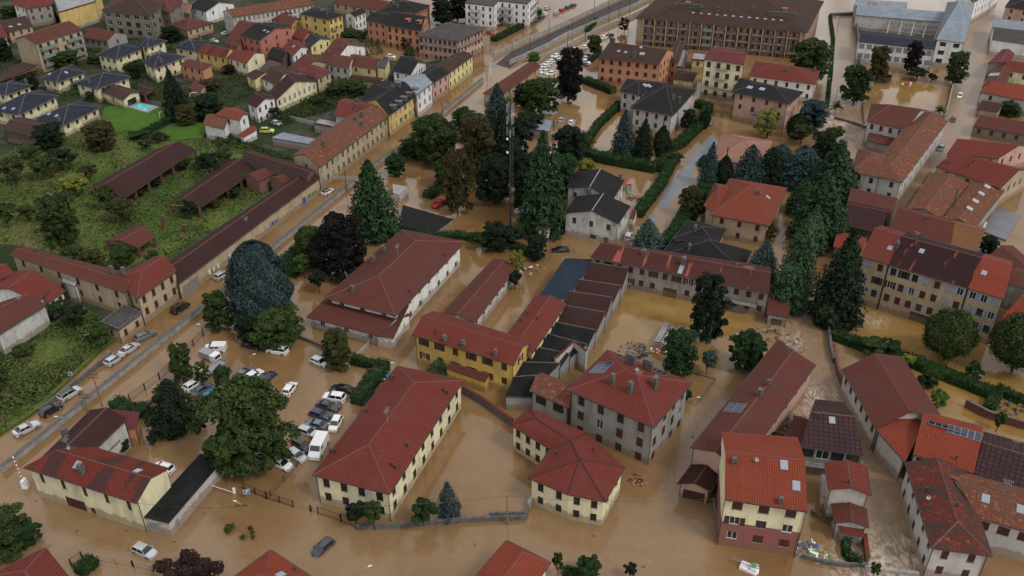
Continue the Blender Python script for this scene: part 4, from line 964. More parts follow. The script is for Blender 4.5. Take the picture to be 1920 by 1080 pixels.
# right foreground block
b = B('house', 'cream house with orange tiles and a row of blue solar panels at the ridge')
b.wing(g=[(1712, 851), (1826, 887), (1728, 790), (1842, 822)], h=6, wall='cream', rmat='redbright', pitch=.36, rows=1, cols={'ab': 3}, ww=1.8, wh=1.6); b.items(('solar', 1772, 801, 5, 1), ('solar', 1808, 812, 5, 1), ('pipe', 1792, 862))
b = B('house', 'house with dark purple-brown tile roof right of the solar panel roof').wing(g=[(1827, 888), (1990, 945), (1843, 828), (2005, 878)], h=5.6, wall='grey', rmat='darkgrid', pitch=.36, rows=1, cols={'ab': 4}); b.items(('antenna', 1899, 845, 2.5))
B('house', 'house with plain bright red roof between the stream and the solar panel house').wing(q=[(1697, 866), (1643, 805), (1708, 774), (1735, 800)], h=5, roof='gable', wall='lightgrey', rmat='redbright', pitch=.2, cols=0)
b = B('house', 'long grey house with large dark maroon tile roof along the right bank of the stream').wing(q=[(1642, 803), (1579, 692), (1690, 668), (1763, 779)], h=5.2, wall='lightgrey', rmat='redmuted', pitch=.34, rows=1, cols={'ab': 6}, style='closed')
h = hh(1030, 1088)
b = B('house', 'white and grey house with mossy patched red hip roof in the lower right corner')
b.wing(q=[(1747, 1027), (1697, 866), (1806, 880), (1860, 1042)], h=h, roof='hipa', wall='lightgrey', rmat='mossy', pitch=.42, rows=2, cols={'ab': 5, 'da': 2}, style='closed', e1=1)
b.wing(g=[(1832, 970), (1990, 1015), (1795, 902), (1975, 951)], h=h-.2, wall='lightgrey', rmat='mottled', pitch=.38, rows=1, cols={'ab': 4}, ww=1.6)
b.items(('skylight', 1848, 935, .9, 1.2), ('skylight', 1914, 955, .9, 1.2), ('pipe', 1736, 922), ('pipe', 1793, 950), ('antenna', 1882, 925, 2.6), ('dish', 1740, 940))
# bottom edge roofs
B('house', 'red hip roof cut by the bottom edge at the far left corner').wing(q=[(135, 1090), (84, 1027), (-20, 1080), (20, 1160)], h=5, roof='hip', wall='cream', rmat='red', pitch=.36, cols=2, rows=1)
b = B('house', 'red pyramid roof cut by the bottom edge left of the centre').wing(q=[(600, 1092), (507, 1031), (425, 1092), (505, 1170)], h=5, roof='hip', wall='cream', rmat='redbright', pitch=.36, cols=2, rows=1); b.items(('pipe', 553, 1070), ('skylight', 526, 1078))
B('house', 'red roofed house cut by the bottom edge near the centre').wing(q=[(885, 1088), (950, 1013), (1031, 1054), (975, 1140)], h=5, roof='hip', wall='cream', rmat='redbright', pitch=.36, cols=2, rows=1, e1=.5, e2=.4)
# ================================================================ MIDDLE
h = 6.0
b = B('house', 'large white house with broad maroon-red hip roof and a lower skirt roof')
b.wing(q=[(608, 558), (754, 430), (872, 453), (742, 592)], h=h, roof='hip', wall='white', rmat='redmuted', pitch=.33, rows=2, cols={'ab': 8, 'cd': 7, 'da': 3}, over=1.0, style=['closed', 'glass'], sh='shut_green', ww=1.1, wh=1.2)
b.items(('chimney', 661, 547, .35, .9), ('chimney', 700, 492, .35, 1), ('chimney', 719, 473, .35, 1), ('pipe', 835, 480), ('antenna', 746, 478, 2.5), ('pipe', 768, 549))
b.wing(g=[(574, 594), (712, 630), (608, 562), (742, 598)], h=3.0, roof='gable', wall='white', rmat='redmuted', pitch=.3, rows=1, cols={'ab': 3}, over=.9, ww=1.2, wh=1.3, style='glass', gut=False)
b.wing(q=[(702, 629), (738, 634), (768, 588), (740, 580)], h=2.9, roof='shed', wall='white', rmat='redmuted', pitch=.22, over=.4, cols=0, gut=False)
b = B('outbuilding', 'long low white outbuilding with red gable roof between the white and yellow houses', 'building').wing(q=[(828, 588), (926, 485), (967, 503), (889, 606)], h=3.8, wall='blotchwhite', rmat='redmuted', pitch=.3, rows=1, cols={'cd': 6, 'bc': 0, 'da': 0}, ww=.9, wh=.9)
h = hh(632, 690)
b = B('house', 'bright yellow two-storey house with red roof and maroon shutters')
b.wing(q=[(772, 627), (964, 685), (998, 640), (812, 583)], h=h, wall='yellow', rmat='red', pitch=.36, rows=2, cols={'ab': 6, 'bc': 1}, style=['open', 'closed', 'open'], over=.6, ww=1.15, wh=1.5, fh=3.2)
b.items(('pipe', 817, 627, 1.3), ('pipe', 834, 635), ('chimney', 834, 640, .25, .9), ('chimney', 869, 650, .25, .9), ('chimney', 929, 667, .25, .9))
b.wing(g=[(836, 690), (910, 716), (845, 680), (917, 702)], h=2.7, roof='gable', wall='yellow', rmat='redmuted', pitch=.2, over=.1, cols=0, gut=False)
b.wing(q=[(951, 626), (1004, 555), (1062, 569), (998, 662)], h=h-1.4, wall='paleyellow', rmat='red', pitch=.3, rows=1, cols={'cd': 4}, over=.4); b.items(('pipe', 976, 603), ('pipe', 1007, 599), ('pipe', 988, 590))
B('shed', 'long shed with dark blue sheet roof above the stepped workshop roofs', 'shed').wing(q=[(1010, 556), (1060, 484), (1117, 487), (1064, 562)], h=4.6, roof='shed', pitch=.02, wall='lightgrey', rmat='bluesheet', cols=0, over=.15)
# stepped workshop roofs
b = B('workshop', 'row of stepped workshop roofs, red tiles above and black felt below', 'workshop')
Lp = [(1106, 508), (1084, 537), (1066, 560), (1049, 585), (1032, 611), (1016, 632), (998, 658), (980, 688), (962, 716), (948, 742)]
Rp = [(1177, 520), (1163, 549), (1147, 572), (1134, 600), (1116, 628), (1100, 655), (1068, 672), (1050, 690), (1020, 712), (1004, 745)]
for i in range(9):
    a_, d_ = Lp[i+1], Lp[i]; b_, c_ = Rp[i+1], Rp[i]
    b.wing(q=[a_, b_, (c_[0]+1, c_[1]-1), (d_[0]+1, d_[1]-1)], h=3.3, roof='shed', pitch=.30 if i < 4 else .22, wall='concrete', rmat='dark' if i < 4 else 'black', cols=0, over=.06, gut=True, base=-1, ridge='chimney')  # near-edge gutters added as dark lines standing for the step shadows
h = hh(549, 597)
b = B('row_house', 'long old grey row house with weathered red tile roof behind the flooded yard', 'row house')
b.wing(g=[(1107, 481), (1442, 550), (1127, 455), (1446, 511)], h=h, wall='grey', rmat='weathered', pitch=.38, rows=2, cols={'ab': 15, 'bc': 1}, style=['closed', 'closed', 'open'], over=.5, fh=2.9, ww=1.1, wh=1.5, open_=[('ab', .47, .0, 3, 2.2, 'dark')])
b.items(('chimney', 1280, 497, .4, 1.4), ('skylight', 1277, 505, .8, 2.6), ('chimney', 1207, 478, .4, .8), ('antenna', 1408, 515, 2), ('dish', 1284, 488))
b.balcony('ab', .72, .95, 2.7, 'rail')
B('annex', 'small grey hut with maroon roof at the right end of the long row house', 'building').wing(q=[(1437, 588), (1479, 595), (1482, 565), (1441, 556)], h=2.8, roof='shed', pitch=.08, wall='lightgrey', rmat='redmuted', cols=0, open_=[('ab', .5, -.4, 2.2, 2.0, 'dark')])
# white house with dark roof
h = hh(402, 446)
b = B('house', 'white house with two black gable roofs beside the phone masts')
b.wing(q=[(1059, 400), (1080, 368), (1182, 386), (1159, 420)], h=h*.92, wall='blotchwhite', rmat='darkgrey', pitch=.30, rows=1, cols={'da': 3, 'ab': 1}, over=.25, ridge='metal_grey', open_=[('da', .55, .4, 1.6, 1.2, 'glass'), ('da', .8, 0, 1.2, 1.6, 'dark')])
b.wing(q=[(1063, 352), (1080, 321), (1171, 338), (1148, 376)], h=h, wall='blotchwhite', rmat='darkgrey', pitch=.30, rows=2, cols={'cd': 3}, over=.3, ridge='metal_grey'); b.items(('chimney', 1104, 362, .7, .8), ('chimney', 1163, 337, .25, 1))
b.wing(q=[(1180, 408), (1186, 392), (1195, 394), (1189, 412)], h=2.8, roof='shed', pitch=.1, wall='white', rmat='redmuted', cols=0, over=.1, gut=False)
B('garage', 'sunken garage with flat glossy black roof below the big conifer', 'garage').wing(q=[(748, 421), (816, 436), (850, 411), (755, 384)], h=1.6, roof='flat', parapet=0, over=.1, wall='concrete', rmat='darkgrey', cols=0, gut=False)
B('garden_shed', 'small white flat roofed shed right of the big conifer', 'shed').wing(q=[(737, 362), (750, 366), (766, 350), (736, 345)], h=2, roof='flat', parapet=0, over=.1, wall='white', rmat='corrug', cols=0, gut=False)
h = hh(421, 464)
b = B('house', 'brown plastered house with crossed terracotta hip roofs beside the avenue trees')
b.wing(q=[(1332, 402), (1443, 423), (1476, 352), (1369, 334)], h=h, roof='hip', wall='tan', rmat='orange', pitch=.36, rows=2, cols={'ab': 3, 'bc': 2}, e1=.7, e2=.7, over=.7)
b.wing(q=[(1345, 404), (1320, 385), (1341, 343), (1376, 350)], h=h-.1, roof='hip', wall='tan', rmat='orange', pitch=.33, rows=1, cols=0, over=.6); b.items(('chimney', 1421, 366, .3, .9), ('skylight', 1440, 370))
b = B('house', 'low house with dark brown many-sided roof behind the long row house')
b.wing(q=[(1240, 478), (1268, 438), (1410, 470), (1392, 506)], h=3.2, roof='hip', wall='tan', rmat='darkgrey', pitch=.35, cols=0, ridge='ridgedark')
b.wing(q=[(1262, 447), (1290, 413), (1362, 428), (1345, 462)], h=4.6, roof='hip', wall='tan', rmat='darkgrey', pitch=.35, cols=0, ridge='ridgedark'); b.items(('chimney', 1303, 432, .25, .9), ('chimney', 1292, 468, .3, 1))
b = B('house', 'house with pale pinkish tile hip roof behind blue cedars').wing(q=[(1338, 300), (1422, 310), (1450, 264), (1353, 249)], h=4.8, roof='hip', wall='white', rmat='tan', pitch=.3, rows=1, cols={'ab': 4, 'da': 2})
# right middle
h = hh(482, 567)
R_ = D(wall='ochre', pitch=.36, over=.5, fh=3.15, ww=1.15, wh=1.65)
b = B('apartment_house', 'long ochre three-storey house with red and dark roof sections on the right', 'house')
b.wing(g=[(1614, 480), (1666, 496), (1640, 427), (1690, 442)], h=h, rmat='red', rows=3, cols={'ab': 2, 'da': 1}, style=['closed', 'open'], sh=['shut_brown', 'shut_blue'], **R_)
b.wing(g=[(1666, 496), (1815, 540), (1690, 442), (1841, 483)], h=h, rmat='darkpatched', rows=3, cols={'ab': 7}, style=['closed', 'closed', 'open'], sh=['shut_brown', 'shut_brown', 'shut_blue'], open_=[('ab', .55, -.1, 4.2, 2.2, 'dark')], **R_)
b.wing(g=[(1815, 540), (1882, 560), (1840, 482), (1899, 499)], h=h-.05, rmat='redbright', rows=3, cols={'ab': 3, 'bc': 2}, style=['open', 'closed'], sh=['shut_blue'], **R_)
b.items(('skylight', 1669, 465), ('skylight', 1728, 471), ('skylight', 1845, 512), ('chimney', 1681, 466, .25, 1.2), ('pipe', 1715, 455))
b = B('house', 'house with red and ochre tile roof behind the long ochre house').wing(g=[(1669, 426), (1783, 459), (1684, 390), (1790, 418)], h=5, wall='tan', rmat='redmuted', pitch=.34, rows=1, cols={'ab': 4})
b.wing(g=[(1783, 459), (1832, 473), (1790, 418), (1846, 433)], h=5, wall='tan', rmat='ochretile', pitch=.34, rows=1, cols={'ab': 1}); b.items(('antenna', 1718, 443, 1.2), ('pipe', 1735, 412))
b = B('warehouse', 'left one of two long parallel tile roofs with a tall thin flue pipe', 'building').wing(q=[(1700, 391), (1749, 324), (1816, 343), (1763, 410)], h=5, wall='concrete', rmat='mottled', pitch=.3, cols=0, over=.2)
b.item('pipe', 1787, 385, 4.5)
b = B('warehouse', 'right one of two long parallel tile roofs with pairs of skylights', 'building').wing(q=[(1766, 412), (1817, 344), (1883, 357), (1827, 427)], h=4.6, wall='concrete', rmat='mottled', pitch=.3, cols=0, over=.2)
b.items(*[('skylight', 1818+dx, 391-dy, 1.6, 1.4) for dx, dy in ((0, 0), (11, 14), (22, 28), (33, 41))])
b = B('house', 'broad red roofed house behind the two parallel tile roofs').wing(g=[(1755, 312), (1877, 353), (1788, 285), (1912, 318)], h=5.6, wall='tan', rmat='red', pitch=.36, cols={'ab': 3}, rows=1); b.items(('pipe', 1815, 312), ('pipe', 1824, 305), ('pipe', 1775, 306))
b = B('house', 'red roofed house with small gable at the right edge by the flooded street').wing(g=[(1776, 287), (1872, 297), (1795, 260), (1912, 272)], h=5.6, wall='pink', rmat='red', pitch=.34, cols={'ab': 3}, rows=1)
B('house', 'old low stone house with red roof at the right edge between trees').wing(g=[(1825, 236), (1945, 256), (1838, 216), (1952, 232)], h=3.6, wall='stone', rmat='redmuted', pitch=.34, cols={'ab': 5}, rows=1)
B('house', 'low red roof right of the ochre house at the picture edge').wing(q=[(1850, 482), (1904, 530), (1945, 500), (1898, 460)], h=4.6, wall='grey', rmat='redmuted', pitch=.3, cols=0)
B('house', 'small grey house with pale shutters right of the ochre house').wing(g=[(1885, 530), (1960, 552), (1900, 505), (1970, 522)], h=6.2, wall='grey', rmat='redmuted', pitch=.3, cols={'ab': 3}, rows=2, sh='shut_blue')
B('shed', 'bright orange roof at the right edge above the second round tree', 'shed').wing(q=[(1873, 601), (1935, 626), (1965, 580), (1918, 558)], h=4, roof='shed', pitch=.12, wall='grey', rmat='redbright', cols=0)
B('shed', 'small bright orange roof left of the ochre house behind the dark conifer', 'shed').wing(q=[(1562, 462), (1614, 475), (1625, 447), (1570, 433)], h=3.4, roof='gable', pitch=.2, wall='grey', rmat='redbright', cols=0)
h = 7.6
b = B('apartment_house', 'U-shaped grey house with weathered red tile roof between stream and street', 'house')
b.wing(q=[(1691, 342), (1777, 227), (1718, 212), (1626, 325)], h=h, roof='hipa', wall='lightgrey', rmat='mottled', pitch=.4, rows=2, cols={'ab': 9}, e1=.9)
b.wing(q=[(1625, 227), (1700, 243), (1745, 208), (1634, 195)], h=h, roof='hipa', wall='lightgrey', rmat='redmuted', pitch=.36, rows=2, cols={'ab': 4}, e1=.6, e2=.6)
b.wing(q=[(1597, 321), (1650, 333), (1672, 292), (1609, 279)], h=h-.05, roof='hip', wall='lightgrey', rmat='mottled', pitch=.33, rows=2, cols={'ab': 2, 'da': 1}, style='closed', sh='shut_dark')
b.wing(q=[(1625, 263), (1678, 275), (1683, 263), (1631, 252)], h=3.6, roof='shed', pitch=.1, wall='grey', rmat='redmuted', cols=0, gut=False)
B('shed', 'open fronted shed with dark tile roof below the U-shaped house', 'shed').wing(g=[(1575, 421), (1650, 436), (1588, 381), (1666, 397)], h=3.4, wall='darkwall', rmat='dark', pitch=.2, cols=0)
B('lean_to', 'dark red lean-to roof joining the U-shaped house', 'shed').wing(q=[(1587, 386), (1672, 402), (1682, 378), (1594, 358)], h=4.4, roof='shed', pitch=.1, wall='grey', rmat='redmuted', cols=0, gut=False)
# ================================================================ UPPER RIGHT
h = hh(36, 85)
b = B('apartment_block', 'huge four-storey apartment block with brown roof and rows of balconies', 'apartment block')
b.wing(q=[(1190, 34), (1514, 61), (1545, 2), (1262, -30)], h=h, roof='hip', wall='loggia', rmat='browntile', pitch=.24, rows=4, cols={'ab': 26, 'bc': 7, 'da': 4}, over=1.0, fh=3.0, e1=.8, e2=.8, style=['closed', 'glass', 'closed'], ww=1.2, wh=1.7, ridge='ridgedark', gap=3)
for k in range(3):
    for i in range(13): b.balcony('ab', .05+i*.072, .105+i*.072, h-2.75-3*k, ['rail', 'solid', 'rail'][(i+k) % 3] if i != 5 else 'rail_green', 1.3)
i_ = b.lastsid.index('ab'); p_, q_ = b.lastins[i_], b.lastins[(i_+1) % 4]; u_ = (q_-p_).normalized(); n_ = Vector((u_.y, -u_.x)); L_ = (q_-p_).length
for k in range(14):
    f_ = .04 + k*.0722; x = p_ + u_*f_*L_; M = rot_basis((u_.x, u_.y, 0), (n_.x, n_.y, 0), (x.x, x.y, 0)); fm = MB(); fm.box(-.16, .16, .004, 1.35, -1, h-.1, 0, M); b.put(fm, 'pier', [M_('plaster_tan')])
for f0, f1 in ((0, .04), (.98, 1)):
    M = rot_basis((u_.x, u_.y, 0), (n_.x, n_.y, 0), (*p_, 0)); fm = MB(); fm.box(f0*L_, f1*L_-.3, .003, .3, -1, h-.1, 0, M); b.put(fm, 'end_wall', [M_('plaster_tan')])
for i in range(12):
    x, u_, v_, n_, ro = b.hit(1300+i*15, 24+i*1.3); b.item('skylight', 1300+i*15, 24+i*1.3, 1.0, .8)
for x in (1265, 1315, 1345, 1370, 1410): b.item('chimney', x, 22 if x > 1300 else 18, .6, 1.6)
b.item('chimney', 1290, 14, 5.5, 1.0); b.item('chimney', 1466, 30, 5.5, 1.0); b.item('dormer', 1290, 8); b.item('dormer', 1470, 20)
h = hh(109, 158)
b = B('apartment_house', 'orange apartment house with brown roof beside the flooded car park', 'apartment house')
b.wing(g=[(1121, 108), (1236, 120), (1143, 79), (1252, 93)], h=h, wall='orange', rmat='browntile', pitch=.3, rows=3, cols={'ab': 7, 'bc': 4}, over=.8, ww=1.3, wh=1.6, band=(2.2, 'plaster_coral'), ridge='ridgedark')
b.items(('chimney', 1189, 108, .4, 1.6), ('skylight', 1160, 96), ('skylight', 1173, 98), ('skylight', 1204, 101, 1.6, 1.4), ('skylight', 1202, 89), ('chimney', 1148, 82, 1, 1.6))
b = B('apartment_house', 'brown roofed block with grey stepped balconies right of the orange house', 'apartment house').wing(q=[(1252, 112), (1268, 76), (1285, 78), (1272, 118)], h=7.5, roof='hip', wall='orange', rmat='browntile', pitch=.3, rows=2, cols={'ab': 2, 'cd': 5})
for k in range(2): b.balcony('cd', .05, .95, 1.7+3*k, 'solid', 2)
h = hh(112, 186)
b = B('apartment_house', 'narrow four-storey cream and yellow apartment house with maroon roof', 'apartment house')
b.wing(g=[(1320, 111), (1395, 121), (1331, 93), (1398, 101)], h=h-.3, wall='cream', rmat='maroon', pitch=.16, rows=4, cols={'ab': 4, 'bc': 2}, over=.4, fh=3.3, ww=1.4, wh=1.9, band=(2.2, 'plaster_grey'))
for k in range(3): b.balcony('ab', .3 if k < 2 else .05, .62 if k < 2 else .95, h-3.1-3.3*k if k < 2 else h-3.0-6.6, 'rail')
b = B('house', 'house with two dark grey hip roofs and white balconies near the cedars')
h = hh(217, 259)
b.wing(q=[(1181, 202), (1262, 217), (1306, 168), (1234, 153)], h=h, roof='hip', wall='lightgrey', rmat='darkgrey', pitch=.28, rows=2, cols={'ab': 4, 'bc': 5}, over=.9, ridge='ridgedark', style=['glass', 'closed'])
b.wing(q=[(1161, 171), (1197, 178), (1250, 155), (1176, 147)], h=h, roof='hip', wall='lightgrey', rmat='darkgrey', pitch=.25, rows=2, cols={'ab': 2, 'da': 1}, over=.7, ridge='ridgedark'); b.items(('chimney', 1262, 188, .3, 1.4), ('chimney', 1273, 192, .3, 1.4), ('skylight', 1210, 160, 1.5, 1.5), ('skylight', 1217, 161, 1.5, 1.5))
h = hh(196, 250)
b = B('house', 'pink brown house with dark slate roof and skylights beside the yellow-green tree').wing(q=[(1371, 172), (1481, 195), (1507, 172), (1388, 146)], h=h, roof='hip', wall='pink', rmat='darkgrey', pitch=.26, rows=2, cols={'ab': 4, 'bc': 2}, over=1.2, ridge='ridgedark'); b.items(('skylight', 1406, 164, 1.6, 1.4), ('skylight', 1429, 167, 1.6, 1.4)); b.balcony('ab', .35, .7, h-5.6, 'rail')
b = B('house', 'white house with bright red hip roof behind the dark slate roof').wing(q=[(1404, 142), (1530, 158), (1537, 133), (1416, 115)], h=6.6, roof='hip', wall='white', rmat='red', pitch=.32, rows=2, cols={'ab': 6, 'bc': 2}, e1=.9); b.items(('chimney', 1473, 135, .3, 1.6), ('chimney', 1527, 134, .3, 1))
B('shed', 'low yellow hut with brown roof between the orange and cream apartment houses', 'shed').wing(g=[(1262, 148), (1300, 153), (1268, 134), (1306, 139)], h=3, wall='paleyellow', rmat='browntile', pitch=.2, cols=0)
B('shed', 'white terrace building with yellow trim left of the cream apartment house', 'building').wing(q=[(1296, 112), (1322, 114), (1325, 101), (1300, 99)], h=4, roof='flat', wall='paleyellow', rmat='corrug', cols=1, rows=1)
# factory with the burnt-out courtyard frame
b = B('factory', 'large pale factory with metal roofs around a roofless concrete frame hall', 'factory')
h = hh(93, 132)
b.wing(g=[(1610, 78), (1752, 93), (1612, 62), (1752, 77)], h=h, wall='white', rmat='slate', pitch=.12, rows=2, cols={'ab': 10}, over=.2, fh=3.6, ww=2.0, wh=1.8, sh='shut_grey', gap=4)
b.wing(q=[(1756, 74), (1809, 80), (1827, 7), (1777, 4)], h=h+2, roof='hip', wall='white', rmat='metal', pitch=.22, rows=3, cols={'ab': 2, 'bc': 0}, over=.3, fh=3.2, ww=2.2, sh='shut_dark', ridge='metal_grey', e1=.8)
b.wing(q=[(1604, 28), (1772, 42), (1778, 26), (1606, 12)], h=6.5, roof='gable', wall='lightgrey', rmat='metal', pitch=.3, cols=0, over=.2, ridge='metal_grey')
b.wing(q=[(1604, 10), (1700, 16), (1702, 4), (1604, -2)], h=7, roof='gable', wall='lightgrey', rmat='metal', pitch=.2, cols=0, over=.2, ridge='metal_grey')
fm = MB()
A, Bq, Cq, Dq = [P(x, y, 5) for x, y in ((1662, 66), (1752, 74), (1766, 36), (1672, 26))]
for i in range(5):
    for j in range(6):
        p_ = A.lerp(Bq, i/4).lerp(Dq.lerp(Cq, i/4), j/5); fm.box(p_.x-.25, p_.x+.25, p_.y-.25, p_.y+.25, -.5, 5)
for i in range(5): fm.bar(A.lerp(Bq, i/4), Dq.lerp(Cq, i/4), .3)
for j in range(6): fm.bar(A.lerp(Dq, j/5)+Vector((0, 0, .003)), Bq.lerp(Cq, j/5)+Vector((0, 0, .003)), .27)
b.put(fm, 'frame', [M_('concrete_raw')])
fl = MB(); fl.prism([(q.x, q.y) for q in [P(x, y, 1) for x, y in ((1612, 68), (1752, 80), (1768, 36), (1612, 30))]], -1, 1.0); b.put(fl, 'courtyard_floor', [M_('concrete_dark')])
tw = MB(); q0 = P(1624, 44, 1)
for dx in (0, 2.6):
    for dy in (0, 2.6): tw.bar((q0.x+dx, q0.y+dy, 1), (q0.x+dx, q0.y+dy, 10), .15)
for z_ in (4, 7, 9.8): tw.box(q0.x-.2, q0.x+2.8, q0.y-.2, q0.y+2.8, z_, z_+.2)
b.put(tw, 'tower', [M_('wood')])
b = B('apartment_block', 'pale apartment block on stilts with curved balconies behind the factory', 'apartment block').wing(q=[(1824, 6), (1862, -14), (1880, -30), (1800, -30)], h=9, roof='flat', wall='white', rmat='greyroof', cols=6, rows=2, over=.1)
B('house', 'tan house with dark flat roof in the far upper right corner').wing(q=[(1884, 13), (1960, 24), (1975, 0), (1898, -6)], h=7, roof='hip', wall='pink', rmat='darkgrey', pitch=.2, cols=3, rows=2)
B('warehouse', 'white warehouse with grey corrugated double roof at the upper right edge', 'warehouse').wing(q=[(1860, 74), (1945, 86), (1948, 60), (1862, 50)], h=6, roof='gable', wall='white', rmat='greyroof', pitch=.2, cols=0, over=.2).wing(q=[(1860, 50), (1945, 60), (1948, 42), (1864, 34)], h=6.4, roof='gable', wall='white', rmat='metal', pitch=.2, cols=0, over=.2)
B('house', 'dark red roofed house below the white warehouse on the right').wing(q=[(1852, 119), (1880, 92), (1902, 100), (1892, 122)], h=6, roof='gable', wall='grey', rmat='maroon', pitch=.3, cols=0)
b = B('house', 'house with half tiled roof and grey sheet beside the flooded street on the right').wing(q=[(1842, 162), (1875, 116), (1898, 126), (1884, 165)], h=5.6, roof='gable', wall='white', rmat='redmuted', pitch=.25, cols=0)
b.item('solar', 1864, 140, 4, 2)
B('house', 'red roofed house at the right edge behind the half tiled roof').wing(g=[(1885, 131), (1960, 145), (1888, 113), (1965, 124)], h=5.5, wall='cream', rmat='red', pitch=.3, cols={'ab': 3}, rows=1)
B('house', 'long low red roof at the right edge above the stone house').wing(g=[(1838, 172), (1960, 196), (1862, 152), (1975, 170)], h=5, wall='lightgrey', rmat='redbright', pitch=.25, cols={'ab': 3}, rows=1)
B('shed', 'brown tiled double shed on the right street corner', 'shed').wing(q=[(1832, 204), (1872, 210), (1885, 196), (1848, 188)], h=3, wall='tan', rmat='browntile', pitch=.3, cols=0)
# ================================================================ UPPER LEFT TOWN
def row(name, label, a, b_, ra, rb, h, wall, rmat, n, **k):
    bb = B(name, label, k.pop('cat', 'house'), k.pop('group', None)); bb.wing(g=[a, b_, ra, rb], h=h, wall=wall, rmat=rmat, cols={'ab': n, 'bc': 1, 'da': 1}, **k); return bb
# houses along the flooded street, from the ochre corner house up to the crossing
h = hh(507, 558)
b = B('house', 'ochre two-storey corner house with red roof at the end of the long brick wall')
b.wing(q=[(257, 559), (332, 506), (292, 480), (214, 522)], h=h, roof='hipa', wall='ochre', rmat='red', pitch=.34, rows=2, cols={'ab': 4, 'da': 3}, fh=2.9, ww=1.0, wh=1.7)
b.wing(q=[(18, 478), (235, 549), (262, 519), (46, 463)], h=h, wall='ochre', rmat='redmuted', pitch=.3, rows=2, cols={'ab': 6}, fh=2.9, sides=['ab'], style='closed'); b.items(('chimney', 211, 514, .4, 1.4), ('chimney', 233, 516, .4, 1.4), ('pipe', 66, 473), ('pipe', 136, 488))
B('annex', 'flat roofed dark annex at the street side of the ochre corner house', 'building').wing(q=[(189, 607), (222, 620), (266, 588), (232, 574)], h=3.2, roof='flat', parapet=.5, wall='ochre', rmat='greyroof', over=.1, rows=1, cols={'bc': 2, 'ab': 1}, ww=.9)
B('garage', 'pale sheet metal lean-to between the red roofs on the left', 'shed').wing(q=[(117, 528), (140, 537), (150, 521), (123, 512)], h=5, roof='shed', pitch=.1, wall='white', rmat='corrug', cols=0)
b = B('row_house', 'very long tan wall building with dark maroon roof along the flooded street', 'row house')
b.wing(g=[(334, 532), (600, 333), (322, 498), (582, 317)], h=4.4, wall='ochre', rmat='dark', pitch=.42, rows=1, cols=0, over=.35, open_=[('ab', .06, -.3, 5.5, 3.0, 'metal'), ('ab', .86, .1, 1.6, 2.0, 'sign')]); b.item('antenna', 462, 416, 1.2)
mb = MB(); 
gr = b.lastins; sd_ = b.lastsid.index('ab'); p_, q_ = gr[sd_], gr[(sd_+1) % 4]; u_ = (q_-p_).normalized(); n_ = Vector((u_.y, -u_.x)); L_ = (q_-p_).length
rg = random.Random(8)
for cf, cols_ in ((.20, ('green_plastic', 'white_paint')), (.32, ('white_paint', 'sign_blue')), (.62, ('steel_dark', 'sign_blue')), (.93, ('green_plastic', 'steel_dark'))):
    for ci, cn in enumerate(cols_):
        mb = MB()
        for k in range(5):
            uu = cf*L_ + k*.8 - 2; c0 = p_ + u_*uu + n_*.012; M = rot_basis((u_.x, u_.y, 0), (n_.x, n_.y, 0), (c0.x, c0.y, .6+rg.random()*.5))
            pts = [(rg.uniform(-.1, .2), 0), (rg.uniform(.4, .7), rg.uniform(-.1, .2)), (rg.uniform(.45, .8), rg.uniform(.8, 1.4)), (rg.uniform(0, .3), rg.uniform(.7, 1.3))]
            if (k+ci) % 2: mb.face([M @ Vector((x, .004*ci, z)) for x, z in pts])
        b.put(mb, 'graffiti', [M_(cn)])
wl_ = B('building', 'tall dark brown gable wall block behind the long maroon roof', 'building').wing(q=[(455, 291), (575, 332), (588, 318), (466, 281)], h=6.6, wall='brownwall', rmat='dark', pitch=.2, cols=0, over=.1)
for i_, (a_, lab) in enumerate((((458, 330), 'left'), ((505, 335), 'right'))):
    x, y = a_; B('shed', lab+' one of two small brick roofs tucked against the dark brown block', 'shed').wing(q=[(x, y), (x+32, y-16), (x+60, y-6), (x+26, y+10)], h=4.4, wall='brick', rmat='redmuted', pitch=.35, cols=0, over=.2)
h = 6.7
b = row('row_house', 'long street house with mottled orange tiles and green shutters', (598, 314), (728, 218), (571, 289), (702, 196), h, 'ochre', 'mottled', 14, rows=2, pitch=.36, sh=['shut_green', 'shut_green', 'shut_grey'], fh=3.2); b.items(('chimney', 608, 274, .4, 1.2), ('chimney', 679, 236, .4, 1.2), ('chimney', 667, 226, .4, 1.2), ('chimney', 679, 220, .4, 1.2))
b = row('house', 'yellow street house with dark mansard roof and small dormers', (729, 217), (782, 177), (704, 187), (757, 152), 7.2, 'brightyellow', 'darkgrey', 6, rows=2, pitch=.45, sh='shut_grey', fh=3.2, ridge='ridgedark', style=['closed', 'open'])
for i_ in range(5): b.item('dormerdark', 736+i_*10, 203-i_*8)
b.item('chimney', 749, 163, .5, 1)
b = B('house', 'grey building with dark patched gable roof behind the yellow mansard house').wing(q=[(677, 188), (724, 205), (768, 165), (722, 150)], h=6.8, wall='grey', rmat='darkgrey', pitch=.2, cols=0, ridge='ridgedark')
b.items(('chimney', 736, 168, .5, 1))
row('house', 'white street house with pale metal roof between yellow and pink houses', (782, 177), (811, 155), (762, 155), (796, 139), 8.2, 'white', 'metal', 3, rows=2, pitch=.25, ww=1.6, sh='shut_grey', ridge='metal_grey')
row('house', 'pink street house with dark roof right of the white metal roofed house', (811, 156), (842, 137), (796, 141), (825, 122), 7, 'pink', 'darkgrey', 3, rows=2, pitch=.34, ridge='ridgedark')
row('house', 'long pale yellow street house with brown roof nearest the level crossing', (842, 137), (888, 104), (823, 126), (870, 95), 7, 'paleyellow', 'browntile', 6, rows=2, pitch=.34, ridge='ridgedark')
h = hh(72, 114)
